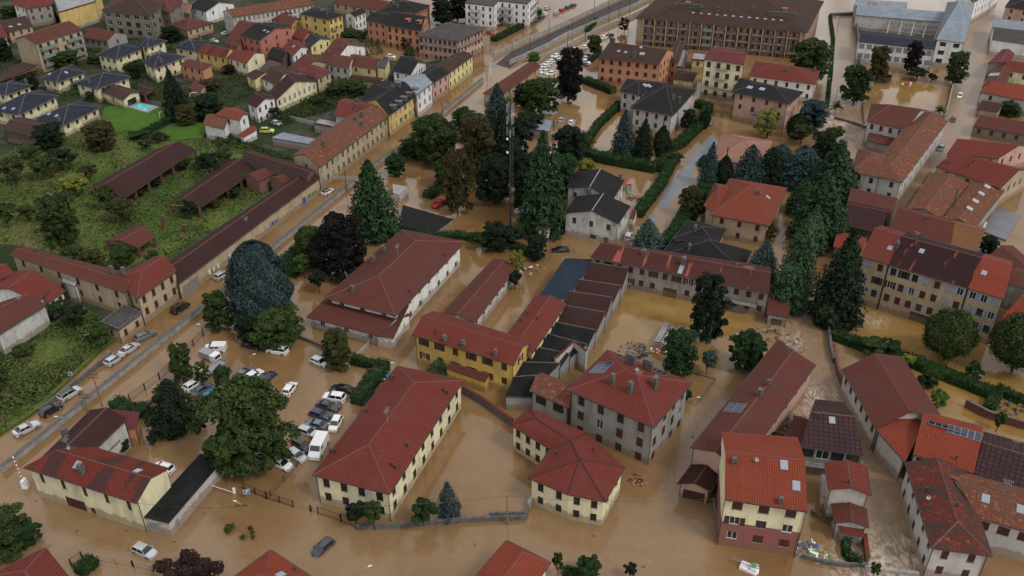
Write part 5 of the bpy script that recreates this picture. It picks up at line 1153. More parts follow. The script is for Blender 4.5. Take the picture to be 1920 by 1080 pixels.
b = B('apartment_house', 'large pink brown corner building with grey roof and wooden balconies', 'apartment house').wing(q=[(778, 67), (858, 77), (913, 52), (838, 42)], h=h, roof='hip', wall='pink', rmat='greyroof', pitch=.24, rows=3, cols={'ab': 8, 'bc': 8}, over=1.0, fh=3.1, ww=1.2, wh=1.6, ridge='ridgedark', style=['closed', 'glass'])
for s_ in ('ab', 'bc'): b.balcony(s_, .02, .98, h-3.0, 'shut_brown', 1.2)
b = B('apartment_house', 'orange apartment house with dark roof and two terracotta dormers', 'apartment house')
b.wing(q=[(720, 47), (790, 58), (806, 31), (745, 22)], h=9, wall='orange', rmat='darkgrey', pitch=.24, rows=3, cols={'ab': 5}, over=.7, ww=1.4, wh=1.9, ridge='ridgedark'); b.wing(q=[(685, 38), (724, 45), (755, 27), (708, 22)], h=9, wall='orange', rmat='darkgrey', pitch=.2, rows=3, cols={'ab': 3}, over=.6, ridge='ridgedark'); b.items(('dormer', 766, 40), ('dormer', 787, 43))
b = B('apartment_house', 'orange apartment house with black roof and terracotta chimneys at the top edge', 'apartment house').wing(q=[(705, 22), (785, 22), (807, 10), (742, -4)], h=8, roof='hip', wall='orange', rmat='darkgrey', pitch=.24, rows=2, cols=5, ridge='ridgedark'); b.items(('chimney', 738, 8, 1, .6), ('chimney', 752, 4, 1, .6), ('chimney', 745, 14, .6, .8))
B('building', 'long low red roofed building at the top edge', 'building').wing(g=[(624, 5), (718, 20), (635, -10), (728, 2)], h=5, wall='ochre', rmat='redmuted', pitch=.34, cols=6, rows=1)
for k, (x, y, lab) in enumerate(((872, 6, 'left'), (935, 2, 'right'))):
    b = B('apartment_block', f'{lab} white apartment block with balconies at the top edge', 'apartment block').wing(q=[(x, y), (x+54, y+6), (x+72, y-12), (x+20, y-16)], h=10.5, roof='flat', wall='white', rmat='greyroof', rows=4, cols={'ab': 4, 'bc': 4}, over=.1, fh=3)
    for j in range(3): b.balcony('ab', .2, .5, 1.5+3*j, 'rail', 1.4); b.balcony('bc', .3, .9, 1.5+3*j, 'rail', 1.4)
b = B('apartment_house', 'yellow apartment house with brown shutters and dark roof', 'house').wing(q=[(561, 26), (616, 37), (645, 27), (588, 13)], h=hh(32, 78), roof='hip', wall='brightyellow', rmat='darkgrey', pitch=.2, rows=4, cols={'ab': 3, 'bc': 3}, over=.6, ww=1.2, ridge='ridgedark'); b.balcony('bc', .1, .5, 5.5, 'rail'); b.items(('skylight', 605, 18), ('chimney', 600, 22, .5, 1))
row('house', 'small white house with dark roof behind the yellow apartment house', (665, 31), (687, 22), (655, 24), (678, 15), 8, 'white', 'darkgrey', 3, rows=3)
b = B('house', 'coral pink house with dark roof and open loggia').wing(q=[(450, 66), (487, 76), (550, 51), (512, 42)], h=7.5, wall='coral', rmat='darkgrey', pitch=.22, rows=2, cols={'ab': 3, 'bc': 3}, ridge='ridgedark', ww=1.2); b.items(('skylight', 496, 57), ('skylight', 502, 60))
for a_ in (('red tiled roof right of the coral house', [(548, 68), (568, 74), (588, 62), (566, 52)], 4, 'coral', 'red'), ('dark red roof left of the yellow apartment house', [(520, 42), (547, 48), (566, 36), (540, 28)], 6, 'brightyellow', 'redmuted'), ('red roof with two skylights above the coral house', [(500, 34), (530, 40), (556, 26), (528, 18)], 5.5, 'tan', 'red'),
           ('long red roof left of the coral house', [(420, 80), (445, 88), (505, 50), (480, 42)], 4, 'coral', 'redmuted'), ('low red roof between the mansion and the coral house', [(430, 62), (455, 68), (500, 46), (478, 40)], 4, 'tan', 'redmuted')):
    b = B('house', a_[0]).wing(q=a_[1], h=a_[2], wall=a_[3], rmat=a_[4], pitch=.3, rows=1, cols={'ab': 2, 'bc': 2})
b = B('house', 'pale yellow house with dark blue-grey roof left of the long diagonal red roof').wing(q=[(570, 77), (582, 88), (622, 73), (596, 65)], h=6, wall='paleyellow', rmat='slate', pitch=.3, rows=2, cols={'ab': 2, 'bc': 3})
b = B('house', 'white house with orange red roof left of the blue-grey roof').wing(q=[(530, 90), (549, 105), (583, 88), (560, 76)], h=5, wall='white', rmat='red', pitch=.3, rows=1, cols={'ab': 2, 'bc': 3}); b.item('skylight', 551, 87)
b = B('row_house', 'long diagonal red roof running down from the yellow apartment house', 'house').wing(q=[(597, 110), (622, 122), (686, 86), (666, 73)], h=4.8, wall='white', rmat='redmuted', pitch=.3, rows=1, cols={'bc': 3}); b.wing(q=[(540, 126), (560, 134), (624, 118), (604, 102)], h=4.8, wall='tan', rmat='redmuted', pitch=.3, cols=0); b.items(('chimney', 617, 100, .5, .8), ('chimney', 642, 92, .5, .8), ('chimney', 660, 80, .5, .8))
b = B('house', 'yellow gabled house with dark red roof in the middle of the old quarter').wing(q=[(652, 121), (706, 130), (715, 111), (664, 101)], h=hh(132, 158), wall='paleyellow', rmat='redmuted', pitch=.25, rows=1, cols={'ab': 2, 'bc': 1}); b.wing(q=[(706, 126), (718, 108), (730, 111), (722, 129)], h=5.6, roof='flat', wall='paleyellow', rmat='greyroof', cols=0, over=.1)
b.wing(q=[(612, 121), (654, 128), (668, 108), (632, 102)], h=6, wall='lightgrey', rmat='redmuted', pitch=.25, rows=2, cols={'ab': 3}); b.wing(g=[(654, 148), (712, 157), (658, 141), (716, 149)], h=2.6, roof='gable', wall='paleyellow', rmat='dark', pitch=.2, cols=0, gut=False)
B('house', 'house with smooth maroon pyramid roof in the old quarter').wing(q=[(556, 132), (595, 147), (622, 134), (583, 119)], h=5.6, roof='hip', wall='ochre', rmat='maroon', pitch=.32, rows=1, cols={'ab': 2, 'bc': 2})
h = hh(190, 216)
b = B('row_house', 'long pale house with purple-brown roof and many shutters above a garden', 'house').wing(q=[(504, 172), (517, 188), (595, 152), (576, 141)], h=h, wall='cream', rmat='dark', pitch=.3, rows=2, cols={'bc': 8, 'ab': 1}, style=['closed', 'glass'], sh='shut_grey')
B('house', 'white house with brown tile roof left of the maroon pyramid roof').wing(q=[(489, 146), (518, 160), (552, 138), (527, 124)], h=4.6, wall='white', rmat='browntile', pitch=.3, rows=1, cols={'ab': 2})
B('house', 'white house with dark brown roof left of the long shuttered house').wing(q=[(462, 193), (480, 202), (517, 184), (492, 171)], h=5.6, wall='white', rmat='dark', pitch=.28, rows=2, cols={'bc': 3, 'ab': 1})
B('lean_to', 'grey roof with dark boards below the brown tile roof', 'shed').wing(q=[(487, 128), (512, 137), (530, 124), (505, 116)], h=3, roof='shed', pitch=.1, wall='concrete', rmat='greyroof', cols=0)
B('shed', 'black roofed hut between the coral house and the white house', 'shed').wing(q=[(500, 104), (530, 112), (548, 98), (522, 88)], h=4, wall='brownwall', rmat='darkgrey', pitch=.3, cols=0)
b = B('house', 'narrow white house with new orange roof and mottled lower roof beside it').wing(q=[(402, 215), (449, 226), (467, 213), (441, 201)], h=6.5, wall='white', rmat='orange', pitch=.28, rows=1, cols={'ab': 1, 'bc': 1}); b.wing(q=[(380, 233), (421, 242), (436, 222), (396, 213)], h=4.8, wall='white', rmat='mottled', pitch=.3, cols=0); b.wing(q=[(447, 252), (455, 258), (484, 245), (474, 238)], h=2.8, roof='shed', pitch=.1, wall='white', rmat='orange', cols=0, gut=False)
b = B('house', 'red roofed house with tall chimneys behind the mottled street house').wing(q=[(626, 216), (692, 224), (722, 196), (646, 184)], h=6.6, wall='lightgrey', rmat='red', pitch=.25, rows=1, cols=0); b.items(('chimney', 670, 196, .4, 1.5), ('chimney', 668, 206, .4, 1.5))
B('garage', 'long flat grey metal roof in the yard beside the lime van', 'garage').wing(q=[(509, 258), (590, 272), (600, 262), (530, 248)], h=2.6, roof='flat', parapet=0, wall='concrete', rmat='metal', cols=0, over=.1)
B('garage', 'small flat white roofed building behind the mottled street house', 'building').wing(q=[(588, 232), (630, 240), (634, 228), (598, 222)], h=3, roof='flat', wall='grey', rmat='corrug', cols=0, over=.1)
B('building', 'grey-blue flat yard building beside the red roofed house with chimneys', 'building').wing(q=[(608, 222), (634, 226), (640, 217), (616, 213)], h=3, roof='flat', wall='grey', rmat='greyroof', cols=0, over=.1)
b = B('house', 'low white and grey house with dark roof and dormers left of the corner building').wing(q=[(735, 133), (770, 140), (800, 118), (768, 104)], h=5, wall='white', rmat='darkgrey', pitch=.3, rows=1, cols={'bc': 6, 'ab': 2}, style='glass', ridge='ridgedark')
# villas with slate roofs
V = dict(wall='cream', rmat='slate', pitch=.3, over=.9, ridge='concrete_dark', gut=False, ww=1.2, wh=1.3)
for lab, q_, hh_, n1, n2, it in (
    ('pale yellow villa with slate roof left of the green lawn', [(66, 222), (117, 235), (190, 200), (152, 189)], 4.6, 2, 4, [('skylight', 92, 214), ('skylight', 106, 217), ('chimney', 111, 226, .4, .8)]),
    ('pale yellow villa with slate roof at the left edge behind the brown carport roof', [(-20, 207), (35, 215), (110, 179), (78, 168)], 4.8, 2, 5, [('skylight', 8, 203), ('skylight', 25, 204)]),
    ('pale yellow villa with slate roof cut by the left edge', [(-30, 170), (11, 178), (62, 160), (22, 150)], 4.6, 2, 3, [('chimney', 49, 155, .4, .8)]),
    ('pale yellow villa with slate roof and turquoise balcony left of the hedge', [(75, 147), (106, 154), (162, 135), (137, 120)], 4.6, 2, 3, [('skylight', 93, 139), ('skylight', 124, 136)]),
    ('pale yellow villa with slate roof beside the pool house', [(137, 156), (181, 167), (246, 144), (218, 131)], 5.2, 2, 3, [('chimney', 167, 156, .4, 1)]),
    ('two winged pale yellow villa with slate roof and turquoise balconies', [(179, 103), (218, 111), (268, 90), (240, 80)], 6, 3, 3, [('chimney', 193, 95, .4, 1)]),
    ('pale yellow villa with slate roof behind the tall dark conifer', [(265, 115), (288, 129), (350, 105), (300, 96)], 6, 2, 4, [('chimney', 302, 117, .4, 1.3), ('chimney', 281, 110, .4, 1)]),
    ('pale yellow villa with slate roof left of the brick red gabled row', [(324, 89), (366, 96), (396, 78), (350, 74)], 5.4, 2, 3, [('chimney', 341, 86, .4, 1), ('chimney', 375, 72, .4, 1)])):
    b = B('villa', lab, 'villa', 'slate roofed villas around the gardens'); b.wing(q=q_, h=hh_, roof='hip', rows=1 if hh_ < 5.5 else 2, cols={'ab': n1, 'bc': n2, 'da': n2}, **V)
    for i_ in it: b.item(*i_)
    if 'two winged' in lab: b.wing(q=[(262, 86), (276, 89), (314, 76), (268, 68)], h=7, roof='hip', rows=2, cols={'ab': 1, 'bc': 2}, **V); b.balcony('bc', .1, .6, 3.4, 'rail_green')
    if 'turquoise balcony left' in lab or 'left of the green' in lab: b.balcony('bc', .5, .95, 1.9, 'rail_green' if 'turq' in lab else 'rail')
b = B('pool_house', 'brown roofed pool house with wide glass doors beside the turquoise pool', 'house').wing(q=[(188, 171), (230, 188), (263, 172), (215, 157)], h=3.6, wall='cream', rmat='browntile', pitch=.25, cols={'bc': 0, 'ab': 1}, rows=1, over=.5, open_=[('bc', .5, .4, 4.5, 2.2, 'glass')])
B('pergola', 'dark red covered terrace right of the pool house', 'pergola').wing(q=[(258, 172), (272, 180), (294, 164), (262, 156)], h=3.2, wall='brownwall', rmat='dark', pitch=.2, cols=0, posts=True)
b = B('house', 'small ochre tower-like house with hip roof behind the dark conifer').wing(q=[(336, 120), (379, 130), (398, 120), (354, 111)], h=hh(128, 158), roof='hip', wall='orange', rmat='redmuted', pitch=.3, rows=2, cols={'ab': 3, 'bc': 0})
row('house', 'bright yellow house with patched dark and orange roof', (369, 98), (423, 108), (379, 82), (431, 92), 6, 'brightyellow', 'patched', 4, rows=1)
row('house', 'pale yellow house with red roof and brown shutters right of the bright yellow one', (425, 108), (462, 119), (440, 92), (478, 99), 5.6, 'cream', 'red', 3, rows=1)
row('house', 'low yellow gabled house above the garden with white pergola', (460, 140), (476, 150), (478, 130), (498, 136), 4.4, 'paleyellow', 'browntile', 1, rows=1)
B('garden_shed', 'small red roofed shed below the ochre tower-like house', 'shed').wing(q=[(355, 165), (376, 171), (388, 160), (366, 153)], h=3, wall='tan', rmat='redmuted', pitch=.2, cols=0)
h = hh(82, 138)
b = B('apartment_block', 'four-storey brown apartment block with red roof and blue glass balconies', 'apartment block').wing(q=[(66, 82), (155, 55), (112, 43), (26, 73)], h=h, wall='tan', rmat='redmuted', pitch=.28, rows=3, cols={'ab': 6}, sides=['ab'], over=.4, ww=1.4, wh=1.9, style=['glass', 'closed'])
for k in range(3): b.balcony('ab', .05, .4, h-2.9-3*k, 'rail_green', 1.3); b.balcony('ab', .62, .95, h-2.9-3*k, 'rail_green', 1.3)
b = row('house', 'brick trimmed grey gabled workshop right of the brown apartment block', (155, 70), (200, 77), (170, 52), (217, 60), 5, 'grey', 'redmuted', 4, rows=1)
b = B('mansion', 'old grey mansion with arcades and wide brown hip roof', 'mansion').wing(q=[(190, 19), (282, 28), (312, 5), (218, -6)], h=11, roof='hip', wall='stone', rmat='browntile', pitch=.3, rows=3, cols={'ab': 5, 'bc': 3, 'da': 2}, ww=2.4, wh=2.0, style='glass', fh=3.3); b.wing(q=[(287, 16), (318, 22), (344, 4), (300, -4)], h=9.5, roof='hip', wall='stone', rmat='redmuted', pitch=.3, rows=3, cols={'bc': 2})
B('building', 'big plain yellow box building at the top left', 'building').wing(q=[(110, 24), (178, 4), (188, -16), (98, -8)], h=9, roof='flat', wall='brightyellow', rmat='corrug', cols=0, over=.1, band=(1.6, 'plaster_lightgrey'))
b = B('house', 'grey-yellow house with red roof and dormer in the top left corner').wing(q=[(48, 16), (98, 8), (100, -10), (28, 0)], h=8.5, roof='hip', wall='grey', rmat='red', pitch=.3, rows=2, cols={'ab': 3}, style='closed'); 
B('house', 'white house with red roof in the top left corner left of the dormer house').wing(q=[(24, 9), (48, 15), (60, 0), (30, -8)], h=8, wall='white', rmat='red', pitch=.25, rows=2, cols=2)
B('house', 'dark brown roofed house with two skylights at the far left').wing(q=[(15, 60), (62, 48), (40, 32), (-15, 44)], h=5, wall='tan', rmat='browntile', pitch=.25, rows=1, cols={'ab': 3}).items(('skylight', 20, 50, 1.2, 1.2), ('skylight', 36, 46, 1.2, 1.2))
B('house', 'orange roofed house cut by the left edge').wing(q=[(-30, 68), (15, 70), (5, 52), (-35, 50)], h=5, wall='white', rmat='red', pitch=.25, rows=1, cols=3)
B('carport', 'long brown carport roof at the left edge', 'carport').wing(q=[(-30, 160), (0, 152), (73, 127), (42, 121)], h=3.2, roof='shed', pitch=.05, wall='brownwall', rmat='browntile', posts=True, cols=0)
B('barn', 'large mottled brown roof at the left edge beside dark bushes', 'barn').wing(q=[(4, 243), (66, 256), (98, 230), (37, 219)], h=4.2, wall='brownwall', rmat='browntile', pitch=.22, cols=0)
b = B('house', 'old ochre house with brown hip roof below the arcaded mansion').wing(q=[(316, 46), (350, 57), (401, 42), (352, 33)], h=hh(57, 76), roof='hip', wall='ochre', rmat='redmuted', pitch=.26, rows=1, cols={'ab': 1, 'bc': 4}); b.item('chimney', 347, 42, .4, 1)
b = B('mansion', 'long pale grey mansion with mottled orange roof and rows of tall windows', 'mansion').wing(g=[(436, 32), (590, 8), (425, 18), (572, -6)], h=9, fr='frame_white', wall='lightgrey', rmat='mottled', pitch=.3, rows=3, cols={'ab': 18, 'da': 4, 'bc': 2}, fh=3.0, ww=1.1, wh=1.8, style=['glass', 'closed'], sh='shut_grey')
B('building', 'dark slate roofed building left of the long pale mansion', 'building').wing(q=[(355, 14), (385, 22), (440, 6), (400, -6)], h=6, wall='white', rmat='darkgrey', pitch=.25, cols=2, rows=1)
B('house', 'salmon roofed house between the mansions', 'house').wing(q=[(336, 22), (356, 26), (368, 10), (345, 5)], h=5, wall='grey', rmat='tan', pitch=.25, cols=0)
B('house', 'red roofed house behind the grey mansion at the top edge').wing(q=[(262, 2), (340, 12), (352, -8), (280, -16)], h=8, wall='tan', rmat='redmuted', pitch=.25, cols=3, rows=2)
# ================================================================ LEFT EDGE BELOW THE MEADOW
b = B('house', 'two linked red roofs above the white gabled house at the left edge').wing(q=[(70, 566), (104, 532), (30, 508), (-30, 545)], h=5.4, roof='gable', wall='white', rmat='red', pitch=.3, cols=0); b.wing(q=[(-40, 538), (28, 512), (0, 494), (-60, 510)], h=5.8, wall='tan', rmat='red', pitch=.3, cols=0)
B('house', 'white gabled house with terrace at the left edge').wing(q=[(88, 568), (122, 545), (96, 528), (68, 540)], h=4.6, wall='white', rmat='red', pitch=.28, rows=1, cols={'ab': 2})
h = hh(572, 612)
b = B('house', 'old house with stained grey concrete gable wall at the left edge').wing(g=[(-5, 628), (87, 571), (-35, 592), (54, 551)], h=h, wall='blotchwhite', rmat='redmuted', pitch=.34, rows=1, cols=0); b.item('antenna', 38, 570, 2)
# ================================================================ OLD BRICK SHEDS IN THE MEADOW
B('open_shed', 'longest ruined open shed with maroon roof in the overgrown meadow', 'shed').wing(g=[(229, 374), (369, 281), (196, 345), (333, 264)], h=3.6, rmat='dark', pitch=.38, posts=True, over=.6)
B('open_shed', 'ruined open shed with maroon roof ending at the dark brown block', 'shed').wing(g=[(377, 388), (478, 322), (342, 372), (452, 297)], h=3.6, rmat='dark', pitch=.38, posts=True, over=.6)
B('open_shed', 'smallest ruined shed, collapsing and overgrown with ivy', 'shed').wing(q=[(259, 465), (291, 444), (258, 421), (196, 452)], h=3.0, rmat='redmuted', pitch=.24, posts=True, over=.3)
for x, y, ty, lab in ((306, 430, 397, 'leaning brick pillar stump standing in the meadow'), (347, 434, 418, 'short broken brick pillar stump with a reddish top in the meadow')):
    p_ = P(x, y, .3); mb = MB(); Hh = hh(ty, y); mb.box(-.35, .35, -.35, .35, -.3, Hh*.8, 0, Matrix.Rotation(.14, 4, 'Y')); o = mb.build('brick_pillar', [M_('brick_red')]); o.location = p_; tag(o, lab, 'pillar', None)
# ================================================================ TREES (trunk foot x, y, crown top y, crown width, kind, leaf colour)
T_ = [
 (800, 268, 222, 60, 'broad', 'green', 'green tree at the railway wall, upper end of the grove'), (835, 290, 232, 56, 'broad', 'dark', 'dark grove tree behind the leafy railway tree'), (925, 385, 290, 66, 'broad', 'dark', 'dark grove tree left of the thick mast foot'), (965, 300, 222, 60, 'broad', 'dark', 'dark grove tree between the two masts'),
 (1048, 372, 290, 62, 'broad', 'conifer', 'green tree touching the large fir on its right'), (985, 400, 318, 56, 'broad', 'dark', 'dark tree touching the large fir on its left'), (905, 300, 228, 60, 'broad', 'dark', 'dark grove tree behind the dark brown one'), (870, 240, 205, 50, 'broad', 'hedge', 'light green grove tree by the low maroon roofed building'),
 (1085, 285, 255, 50, 'broad', 'green', 'green tree between grove and garden path hedge'), (960, 465, 432, 60, 'shrub', 'dark', 'dark shrub mass at the foot of the thick mast'), (905, 470, 440, 50, 'shrub', 'hedge', 'green shrub mass left of the mast foot'), (1460, 320, 270, 70, 'deodar', 'blue', 'wide blue cedar at the upper end of the avenue, left side'),
 (1540, 320, 250, 60, 'broad', 'dark', 'dark green tree behind the upper avenue fir'), (1500, 400, 330, 60, 'cone', 'conifer', 'fir hidden in the avenue between two larger ones'), (1380, 300, 268, 40, 'shrub', 'dark', 'dark shrub beside the pinkish roof'),
 (497, 603, 458, 112, 'dome', 'blue', 'broad blue-grey cedar beside the flooded railway and car park'),
 (525, 645, 588, 105, 'broad', 'green', 'round green tree at the foot of the blue-grey cedar, right side'), (470, 640, 590, 60, 'broad', 'dark', 'dark tree at the foot of the blue-grey cedar, left side'),
 (414, 620, 550, 60, 'broad', 'green', 'green tree between the railway wall and the blue-grey cedar'), (645, 525, 402, 96, 'broad', 'black', 'almost black copper beech beside the big maroon roof'),
 (703, 440, 297, 102, 'cone', 'conifer', 'tall green fir beside the flooded railway'), (590, 500, 430, 72, 'broad', 'green', 'green tree left of the copper beech'), (572, 525, 480, 40, 'shrub', 'bright', 'light green bush below the green tree by the railway'),
 (600, 552, 510, 38, 'shrub', 'dark', 'dark round bush in the water left of the white house'), (472, 896, 732, 172, 'broad', 'green', 'large spreading green tree in front of the car park'),
 (328, 800, 712, 92, 'deodar', 'dark', 'weeping dark cedar between the car park and the patched roof house'), (344, 715, 645, 50, 'column', 'green', 'upright tree at the left corner of the flooded car park'),
 (425, 738, 685, 38, 'column', 'green', 'small tree between the silver and white cars'), (383, 722, 682, 34, 'airy', 'green', 'small thin tree beside the white truck'),
 (635, 692, 626, 64, 'broad', 'olive', 'olive green round tree between the car park and the white house'), (843, 968, 903, 46, 'spruce', 'blue', 'small blue spruce in the flooded yard'),
 (795, 992, 946, 60, 'shrub', 'hedge', 'fan leaved bush beside the blue spruce'), (670, 995, 946, 45, 'shrub', 'dark', 'dark bush in front of the cream house, left one'), (703, 998, 948, 48, 'shrub', 'green', 'dark leafy bush in front of the cream house, right one'),
 (823, 705, 674, 44, 'palm', 'conifer2', 'small palm in front of the yellow house'), (1325, 640, 513, 78, 'column', 'dark', 'tall dark tree in the flooded yard before the row house'),
 (1272, 705, 622, 68, 'broad', 'conifer', 'dark green tree beside the sunken shed in the yard'), (1324, 705, 660, 38, 'shrub', 'silver', 'grey-green olive bush in the flooded yard'), (1395, 697, 628, 70, 'broad', 'hedge', 'bright leafed tree beside the long maroon roof'),
 (1768, 680, 592, 86, 'clipped', 'green', 'left one of two round clipped trees in the sandy flood'), (1895, 700, 600, 98, 'clipped', 'green', 'right one of two round clipped trees at the picture edge'),
 (1562, 602, 434, 104, 'cone', 'dark', 'dark fir left of the ochre house'), (1548, 616, 572, 44, 'shrub', 'bright', 'light green bush at the foot of the dark fir by the stream'),
 (1530, 445, 325, 108, 'cone', 'conifer', 'tall fir in the avenue, right behind the brown house'), (1488, 545, 402, 74, 'cone', 'conifer2', 'blue-green fir at the lower end of the avenue'), (1475, 575, 490, 78, 'deodar', 'conifer2', 'lowest blue-green fir beside the stream'), (1515, 470, 390, 66, 'cone', 'conifer2', 'mid avenue fir with pale tips'),
 (1425, 522, 450, 64, 'cone', 'silver', 'silver green fir behind the row house'), (1556, 370, 262, 96, 'cone', 'conifer', 'upper avenue fir next to the U-shaped house'), (1500, 345, 272, 90, 'deodar', 'blue', 'blue-green cedar in the middle of the avenue'),
 (1065, 190, 90, 66, 'broad', 'black', 'very dark tree beside the flooded car park of white cars'), (1015, 215, 148, 74, 'broad', 'green', 'green tree left of the very dark tree'), (985, 200, 160, 50, 'broad', 'dark', 'dark bushy tree behind the long low red roof'),
 (934, 232, 156, 54, 'cone', 'blue', 'blue-grey conifer left of the tall mast'), (815, 312, 220, 88, 'broad', 'green', 'leafy tree on the railway side of the wooded garden'), (858, 398, 275, 66, 'column', 'brown', 'brown-green conical tree beside the red pickup'),
 (900, 335, 222, 78, 'broad', 'brown', 'dark brown tree in the wooded garden'), (948, 325, 208, 72, 'cone', 'dark', 'dark fir behind the tall mast'), (1018, 432, 245, 100, 'cone', 'conifer', 'large fir beside the thin mast'), (1068, 310, 240, 66, 'broad', 'dark', 'dark tree behind the large fir'),
 (885, 262, 215, 60, 'broad', 'green', 'green tree at the railway edge of the wooded garden'), (990, 255, 215, 60, 'broad', 'dark', 'dark tree under the solar roof'), (1000, 345, 290, 70, 'broad', 'dark', 'dark understory tree behind the large fir'), (835, 355, 300, 50, 'broad', 'green', 'small green tree beside the brown conical tree'),
 (1168, 290, 204, 48, 'cone', 'blue', 'blue cedar before the dark hip roofed house'), (1204, 293, 220, 42, 'cone', 'dark', 'dark fir right of the blue cedar'), (1239, 293, 222, 32, 'cypress', 'dark', 'dark cypress at the corner of the hip roofed house'), (1288, 245, 205, 30, 'broad', 'dark', 'small dark tree by the long curved hedge'),
 (1214, 467, 410, 64, 'cone', 'silver', 'silvery tree at the end of the half flooded lane'), (1325, 348, 266, 42, 'cone', 'blue', 'blue cedar on the right side of the lane'), (1355, 348, 277, 30, 'cypress', 'dark', 'dark cypress before the pinkish roof'), (1402, 348, 272, 60, 'deodar', 'blue', 'blue cedar right of the pinkish roof'), (1440, 345, 276, 66, 'deodar', 'dark', 'dark blue cedar before the avenue'),
 (1437, 262, 208, 56, 'airy', 'yellow', 'yellow-green tree beside the dark slate roof'), (1296, 410, 350, 50, 'broad', 'olive', 'olive green tree beside the lane'), (1436, 455, 415, 44, 'airy', 'olive', 'pale olive tree right of the brown house'), (1318, 310, 290, 26, 'cone', 'blue', 'small blue conifer at the top of the lane'),
 (1515, 152, 74, 76, 'broad', 'green', 'light green tree in front of the huge apartment block'), (1600, 195, 124, 56, 'broad', 'hedge', 'green tree standing beside the muddy stream'), (1642, 153, 85, 46, 'column', 'brown', 'dark tree in front of the factory, left one'), (1706, 138, 76, 34, 'column', 'black', 'dark slim tree in front of the factory, middle one'), (1785, 160, 95, 44, 'column', 'green', 'green tree at the right corner of the factory'),
 (1718, 152, 130, 42, 'shrub', 'dark', 'dark bush in the flooded factory yard'), (1745, 155, 138, 22, 'shrub', 'dark', 'small round bush in the flooded factory yard'), (1760, 218, 196, 26, 'palm', 'bright', 'small palm at the street corner above the U-shaped house'), (1565, 215, 185, 26, 'palm', 'bright', 'small palm beside the muddy stream'),
 (1520, 245, 190, 62, 'broad', 'blue', 'blue-green tree right of the pink brown house'), (1492, 258, 200, 38, 'cypress', 'dark', 'dark cypress between pink brown house and blue-green tree'), (1500, 275, 236, 48, 'shrub', 'olive', 'light green bush below the dark cypress'), (1560, 270, 240, 46, 'shrub', 'green', 'green bush at the little bridge'),
 (335, 222, 128, 54, 'cone', 'dark', 'tall dark conifer beside the swimming pool garden'), (352, 236, 196, 46, 'broad', 'olive', 'olive brown tree below the dark conifer'), (395, 225, 180, 64, 'broad', 'dark', 'dark broad tree right of the olive brown tree'), (122, 462, 368, 76, 'broad', 'green', 'large dark tree at the lower left of the meadow'),
 (967, 525, 473, 38, 'airy', 'yellow', 'yellow leaved tree beside the white outbuilding'), (965, 545, 512, 36, 'shrub', 'dark', 'dark bush below the yellow leaved tree'), (930, 470, 420, 60, 'broad', 'dark', 'dark bushy tree behind the white outbuilding'), (1004, 490, 444, 40, 'broad', 'dark', 'dark small tree beside the white technical cabins'),
 (1115, 102, 66, 32, 'broad', 'green', 'small green tree between the parked cars near the railway'), (1000, 118, 98, 26, 'broad', 'bright', 'bright green tree at the railway barrier'), (830, 48, -6, 48, 'broad', 'dark', 'dark tree at the top edge right of the orange house'), (858, 40, -10, 40, 'broad', 'black', 'darkest tree at the top edge left of the white block'), (700, 150, 138, 20, 'shrub', 'green', 'little bush behind the yellow gabled house'),
 (660, 82, 55, 44, 'broad', 'green', 'green tree between white house and diagonal red roof'), (742, 88, 70, 20, 'airy', 'dark', 'left young tree beside the orange apartment house'), (762, 95, 72, 24, 'airy', 'dark', 'right young tree beside the orange apartment house'), (770, 115, 88, 24, 'airy', 'green', 'thin tree before the corner building'),
 (20, 38, 12, 34, 'broad', 'green', 'green tree in the top left corner'), (10, 115, 72, 40, 'broad', 'dark', 'dark tree left of the brown apartment block'), (128, 128, 98, 54, 'broad', 'green', 'green tree at the foot of the brown apartment block'), (62, 168, 138, 30, 'broad', 'dark', 'small dark tree between the slate villas'), (178, 120, 104, 30, 'broad', 'green', 'green tree left of the two winged villa'),
 (255, 148, 120, 26, 'column', 'dark', 'dark shrub tree between the slate villas'), (195, 285, 232, 62, 'broad', 'brown', 'brownish tree at the corner of the green lawn'), (100, 280, 235, 62, 'broad', 'dark', 'dark tree beside the mottled barn roof'), (172, 190, 172, 26, 'broad', 'green', 'small tree beside the pool house wall'), (430, 140, 122, 26, 'broad', 'purple', 'purple leaved tree below the pale yellow house'),
 (395, 172, 150, 44, 'broad', 'brown', 'brown leaved tree below the ochre tower-like house'), (420, 118, 100, 26, 'broad', 'green', 'green tree before the bright yellow house'), (325, 80, 50, 40, 'broad', 'dark', 'dark tree beside the old ochre house'), (518, 222, 202, 26, 'shrub', 'dark', 'round dark bush at the end of the long shuttered house'), (665, 180, 152, 50, 'broad', 'green', 'garden tree behind the yellow mansard house, right one'), (632, 182, 155, 46, 'broad', 'green', 'garden tree behind the yellow mansard house, left one'),
 (600, 200, 186, 26, 'shrub', 'dark', 'dark shrub in the old quarter garden'), (640, 165, 148, 20, 'airy', 'bright', 'bright little tree in the old quarter garden'), (745, 145, 132, 22, 'shrub', 'green', 'green bush behind the low dormer house'), (1170, 62, 34, 24, 'airy', 'purple', 'purple tree at the corner of the huge apartment block'),
 (1890, 218, 194, 44, 'broad', 'green', 'green tree behind the stone house on the right'), (1850, 475, 445, 36, 'broad', 'dark', 'dark tree beside the grey flat yard on the right'), (1632, 672, 640, 60, 'shrub', 'green', 'leafy bush at the left end of the long diagonal hedge'), (1665, 672, 642, 50, 'shrub', 'hedge', 'leafy bush beside the maroon roof on the right'), (1698, 690, 668, 34, 'shrub', 'yellow', 'yellow flowering bush near the long diagonal hedge'),
